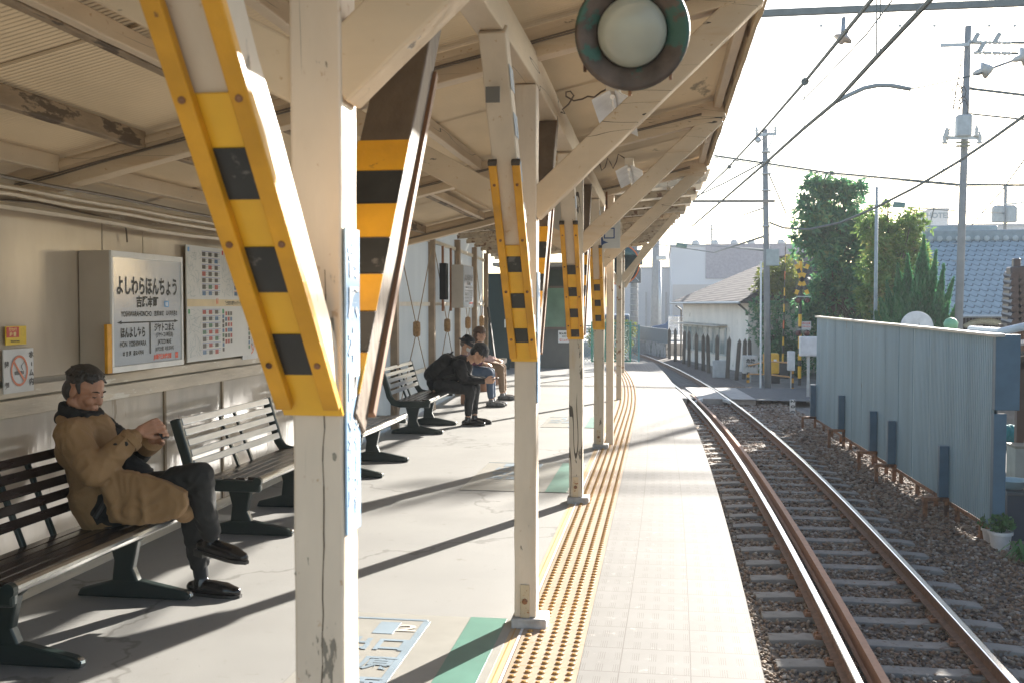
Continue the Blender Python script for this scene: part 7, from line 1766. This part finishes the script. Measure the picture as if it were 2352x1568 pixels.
MB().box(on_y(1774, 592, D), (.42, .25, .55)).build('equipment_frame', mat('frame_pale', (.34, .38, .38), .6), U1, bevel=.02)
MB().tube([on_y(1748, 600, D - .2), (on_y(1748, 600, D).x, D - .2, ZG)], .035, 6).build('conduit', mat('pipe_white', (.60, .62, .63), .4), U1)
U2, g, tp, r_ = pole('utility_pole', 'tall pale power pole carrying switch gear, right of the juniper', 2198, 800, 62, 16, 30, toppx=2224)
D = 30
def arm(py, x0, x1, dy=.2, nm='crossarm', par=U2, dz=0): MB().bar(on_y(x0, py, D - dy), on_y(x1, py - dz, D - dy), .08, .09).build(nm, galv, par)
arm(105, 2160, 2225, dz=2); arm(97, 2225, 2255, dz=-2); arm(317, 2165, 2255)
for (px, py) in ((2175, 305), (2243, 302), (2170, 318), (2250, 318)):
    c = on_y(px, py, D - .25); MB().lathe([(.05, -.16), (.09, -.12), (.04, -.08), (.08, -.04), (.04, 0), (.07, .05), (.03, .12), (.01, .2)], c, n=12).build('insulator', ins, U2, smooth=True)
MB().box(on_y(2213, 290, D - .2), (.40, .3, .60)).build('switch_box', mat('switch_pale', (.36, .40, .42), .5), U2, bevel=.04)
for py in (328, 336): MB().box(on_y(2212, py, D - .3), (.36, .1, .05)).build('plate', mat('plate_olive', (.20, .19, .12), .6), U2)
for py in (60, 120, 150, 200, 345, 372, 400, 430, 460, 490, 520, 560, 600): 
    x_ = 2224 - (py - 62) * .036; MB().tube([on_y(x_ - 18, py, D - .0), on_y(x_ + 18, py, D - .0)], .014, 5).build('step', galv, U2)
mb = MB(); rg = random.Random(4)
for k_ in range(7):
    c = on_y(2205 + rg.uniform(-8, 10), 235 + rg.uniform(-28, 24), D - .3); rr_ = rg.uniform(.1, .26); mb.tube([c + V(rr_ * .6 * math.cos(a / 12 * 6.28), rg.uniform(-.05, .05), rr_ * 1.4 * math.sin(a / 12 * 6.28)) for a in range(13)], .011, 5)
mb.build('cable_coils', black_m, U2)
for (y0_, x0_) in ((98, 2235), (122, 2235)):
    for k_ in range(4): c = on_y(x0_ + 12 + k_ * 22, y0_ + k_ * .5, D - .3); MB().lathe([(.03, -.12), (.06, -.06), (.03, 0), (.06, .06), (.02, .12)], c, (1, .05, 0), 12).build('insulator', ins, U2, smooth=True)
    
for (x_, y_) in ((2241, 88), (2290, 88), (2255, 108)): MB().box(on_y(x_, y_, D - .3), (.12, .12, .3), ry=.5).build('fuse', mat('fuse_grey', (.30, .34, .36), .5), U2, bevel=.02)
U3, g, tp, r_ = pole('slim_pole', 'slim grey steel pole rising in front of the olive tree', 2010, 800, 430, 8, 33, toppx=2014, m_=mat('slim_grey', (.28, .32, .34), .5))
U4, g, tp, r_ = pole('utility_pole', 'far concrete pole with banding, left of the small cream house', 1503, 760, 500, 18, 75, toppx=1508)
U5, g, tp, r_ = pole('street_lamp', 'thin street lamp pole next to the far banded pole', 1516, 765, 600, 7, 72, m_=galv); MB().box(on_y(1519, 593, 71.5), (.7, .3, .3)).build('lamp_head', galv, U5, bevel=.05)
U6, g, tp, r_ = pole('utility_pole', 'faint little power pole far away above the warehouse', 1635, 700, 516, 5, 140)
D = 140
for (py, x0, x1) in ((540, 1618, 1652), (556, 1620, 1650)): MB().bar(on_y(x0, py, D), on_y(x1, py, D), .15, .15).build('crossarm', galv, U6)
U7, g, tp, r_ = pole('utility_pole', 'distant pole with two grey transformers near the right edge', 2305, 700, 425, 8, 62, toppx=2310)
D = 62
for px in (2293, 2321): MB().lathe([(.3, -.5), (.36, -.45), (.36, .4), (.2, .5)], on_y(px, 492, D - .3), n=14).build('transformer', mat('transformer', (.30, .34, .36), .5), U7, smooth=False)
for (py, x0, x1) in ((428, 2305, 2360), (470, 2310, 2352), (485, 2285, 2335)): MB().bar(on_y(x0, py, D - .2), on_y(x1, py - 4, D - .2), .1, .1).build('crossarm', galv, U7)
# gantry across the track
DG = 20.0
GN = thing('catenary_gantry', 'long dark horizontal gantry beam crossing the top of the sky', 'gantry', tuple(on_y(1760, 56, DG)))
ga, gb2 = on_y(1200, 54.5, DG), on_y(2760, 57.5, DG); gb2.z = ga.z
MB().bar(ga, gb2, .10, .125).build('beam', mat('gantry_grey', (.15, .17, .17), .6, var=.15), GN)
MB().tube([(-5.6, DG, ZG), (-5.6, DG, ga.z + .4)], .17, 14).build('mast', conc_pole, GN); MB().tube([(gb2.x, DG, ZG), (gb2.x, DG, ga.z + .4)], .17, 14).build('mast', conc_pole, GN); MB().bar((-5.6, DG, ga.z), ga, .13, .155).build('beam', mat('gantry_grey', (.15, .17, .17), .6), GN)
for px in (1886, 2067, 2146, 2272, 2330): MB().lathe([(.03, 0), (.03, .02)], on_y(px, 60, DG - .07), (0, -1, 0), 8).build('bolt', ins, GN)
c = on_y(1937, 88, DG - .3); MB().tube([on_y(1939, 44, DG), c + V(0, 0, .1)], .05, 8).build('hanger', galv, GN)
MB().lathe([(.05, .14), (.07, .06), (.17, .0), (.18, -.03), (.07, -.04), (.04, -.12)], c, V(.45, 0, 1), 20).build('bell_insulator', mat('insulator_brown', (.42, .36, .32), .3), GN, smooth=True)

# ------------------------------------------------------------------ wires
wgrey = mat('wire_grey', (.10, .12, .12), .6)
def wire(label, pts_, r_=.012, name='overhead_wire', m_=None):
    T_ = MB().tube(pts_, max(r_ * 2.1, .007), 6).build(name, m_ or wgrey); return tag(T_, label, 'wire')
def W3(px, py, y): return on_y(px, py, y)
wire('contact wire hanging over the middle of the track', [W3(2260, -140, 7.4), W3(2137, 0, 8.4), W3(2013, 132, 10.0), W3(1918, 236, 12.1), W3(1845, 297, 14.1), W3(1755, 378, 17.5), W3(1666, 455, 23), W3(1590, 520, 33)], .011)
wire('messenger wire above the contact wire, held by the gantry insulator', [W3(2120, -140, 8.6), W3(2002, 0, 10.3), W3(1849, 188, 14.5), W3(1758, 293, 19.5), W3(1666, 392, 27), W3(1600, 455, 36)], .011)
for i, (px, p0, p1_, y) in enumerate(((1848, 190, 296, 14.4), (2014, -20, 132, 10.2), (2022, -20, 128, 10.3))): wire(['first thin vertical dropper, left of the curved arm', 'middle vertical dropper at the top of the sky', 'right-hand vertical dropper at the top of the sky'][i], [W3(px, p0, y), W3(px - 1, p1_, y)], .003, 'dropper_wire')
for i, (px, py, y) in enumerate(((1849, 188, 14.4), (1990 + 0, 50 - 42 + 0, 10.8), (1675, 384, 26))): 
    if i == 1: continue
    c = W3(px, py, y); o = MB().lathe([(.05, -.02), (.055, 0), (.05, .02)], c, (.2, 1, 0), 14).build('wire_clamp', wgrey); tag(o, ['round clamp where the left dropper meets the messenger wire', '', 'small far clamp on the messenger wire'][i], 'clamp')
PO = thing('pull_off_arm', 'curved steel pull-off arm reaching from the contact wire to the right', 'arm', tuple(W3(2000, 205, 12.1)))
MB().tube([W3(1917, 236, 12.1), W3(1950, 219, 12.1), W3(1985, 203, 12.1), W3(2015, 197, 12.1), W3(2045, 197, 12.1), W3(2092, 205, 12.1)], .026, 10).build('arm', mat('arm_steel', (.30, .33, .34), .5), PO, smooth=True)
MB().tube([W3(2090, 205, 12.1), W3(2120, 200, 12.2), W3(2240, 173, 12.5), W3(2262, 165, 12.6)], .008, 6).build('tie_wire', wgrey, PO)
for (px, py, k_) in ((2259, 163, 1), (2350, 132, 1.2)):
    MB().lathe([(.02, -.12), (.05 * k_, -.08), (.09 * k_, -.02), (.10 * k_, .0), (.04, .02), (.035, .08), (.02, .12)], W3(px, py, 12.6), (-1, 0, -.3), 18).build('insulator', ins, PO, smooth=True)
MB().tube([W3(2262, 163, 12.6), W3(2352, 131, 12.7), W3(2480, 90, 12.8)], .016, 6).build('tie_rod', galv, PO)
wire('thick black cable swinging down from the right edge to the crossing pole', [W3(2480, 150, 20), W3(2352, 267, 22), W3(2274, 323, 24), W3(2198, 374, 26), W3(2104, 430, 28), W3(2010, 478, 30), W3(1930, 512, 32), W3(1858, 527, 33), W3(1800, 524, 33.6), W3(1768, 512, 34)], .017)
wire('long thin wire sloping from the canopy past the tall pale pole', [W3(1640, 358, 34), W3(1755, 375, 34), W3(1900, 397, 33), W3(2199, 424, 31), W3(2352, 426, 31), W3(2480, 424, 31)], .016)
wire('second thin wire just under the long sloping one', [W3(1640, 362, 34), W3(1755, 379, 34), W3(1900, 401, 33), W3(2199, 427, 31), W3(2310, 427, 60)], .008)
wire('thin diagonal wire from the top of the sky to the crossing pole', [W3(2135 - 90 + 20, -20, 12), W3(1990, 80, 14), W3(1880, 195, 18), W3(1750, 322, 26), W3(1640, 415, 34)], .005)
wire('thin wire running from the crossing pole up left to the canopy roof', [W3(1756, 372, 34), W3(1666, 420, 40), W3(1560, 470, 55)], .014)
wire('wire leaving the tall pale pole to the right, upper', [W3(2226, 204, 30), W3(2352, 219, 29), W3(2480, 232, 28)], .02)
wire('wire leaving the tall pale pole to the right, lower', [W3(2226, 262, 30), W3(2352, 275, 29), W3(2480, 290, 28)], .014)
wire('top right wire with brown sleeves leaving the pole crossarm', [W3(2240, 98, 29.8), W3(2352, 99, 29.8), W3(2480, 101, 29.8)], .018)
wire('wire just below the top right one, with brown sleeves', [W3(2240, 120, 29.8), W3(2352, 124, 29.8), W3(2480, 128, 29.8)], .018)
wire('slanting stay wire left of the tall pale pole', [W3(2210, 130, 30), W3(2160, 420, 36), W3(2135, 520, 40)], .008)
wire('dashed looking guy wire crossing the right edge above the tiled roof', [W3(2380, 330, 34), W3(2300, 440, 42), W3(2230, 520, 48)], .014)
wire('flat wire with a green sleeve crossing above the olive tree', [W3(1990, 472, 45), W3(2050, 474, 45), W3(2199, 485, 50), W3(2310, 490, 62)], .016)
tag(MB().tube([W3(2052, 470, 45), W3(2078, 472, 45)], .13, 8).build('cable_sleeve', mat('sleeve_teal', (.06, .14, .13), .5)), 'dark teal cable sleeve on the wire above the olive tree', 'cable sleeve')
wire('wires fanning over the warehouse roof, upper', [W3(1460, 545, 56), W3(1560, 560, 70), W3(1700, 570, 60), W3(1760, 575, 34.3)], .022)
wire('wires fanning over the warehouse roof, lower', [W3(1765, 540, 34), W3(1640, 580, 60), W3(1500, 560, 75)], .02)
tag(MB().tube([W3(1553, 562, 60), W3(1578, 566, 60)], .14, 8).build('cable_sleeve', mat('sleeve_teal', (.06, .14, .13), .5)), 'teal cable sleeve on the wire above the warehouse edge', 'cable sleeve')
wire('far catenary wire arching above the warehouse', [W3(1570, 545, 60), W3(1610, 525, 60), W3(1650, 528, 60), W3(1690, 500, 55), W3(1755, 478, 34)], .014)
wire('guy wire from the crossing pole down to the gate arm tip', [W3(1766, 400, 34), W3(1790, 455, 35), W3(1806, 492, 36)], .012)

# ------------------------------------------------------------------ air
me = bpy.data.meshes.new('haze'); bm = bmesh.new(); bmesh.ops.create_cube(bm, size=1.0); bm.to_mesh(me); bm.free()
hz = bpy.data.objects.new('haze', me); col.objects.link(hz); hz.location = (0, 65, 9.0); hz.scale = (200, 180, 20.6 + 2); hz['kind'] = 'stuff'; hz['label'] = 'pale sunlit air'
mh = bpy.data.materials.new('haze_air'); mh.use_nodes = True; n = mh.node_tree.nodes; n.remove(n['Principled BSDF'])
pv = n.new('ShaderNodeVolumePrincipled'); pv.inputs['Color'].default_value = (.92, .95, 1, 1); pv.inputs['Density'].default_value = .0010; pv.inputs['Anisotropy'].default_value = 0.0
mh.node_tree.links.new(pv.outputs[0], n['Material Output'].inputs['Volume']); me.materials.append(mh)
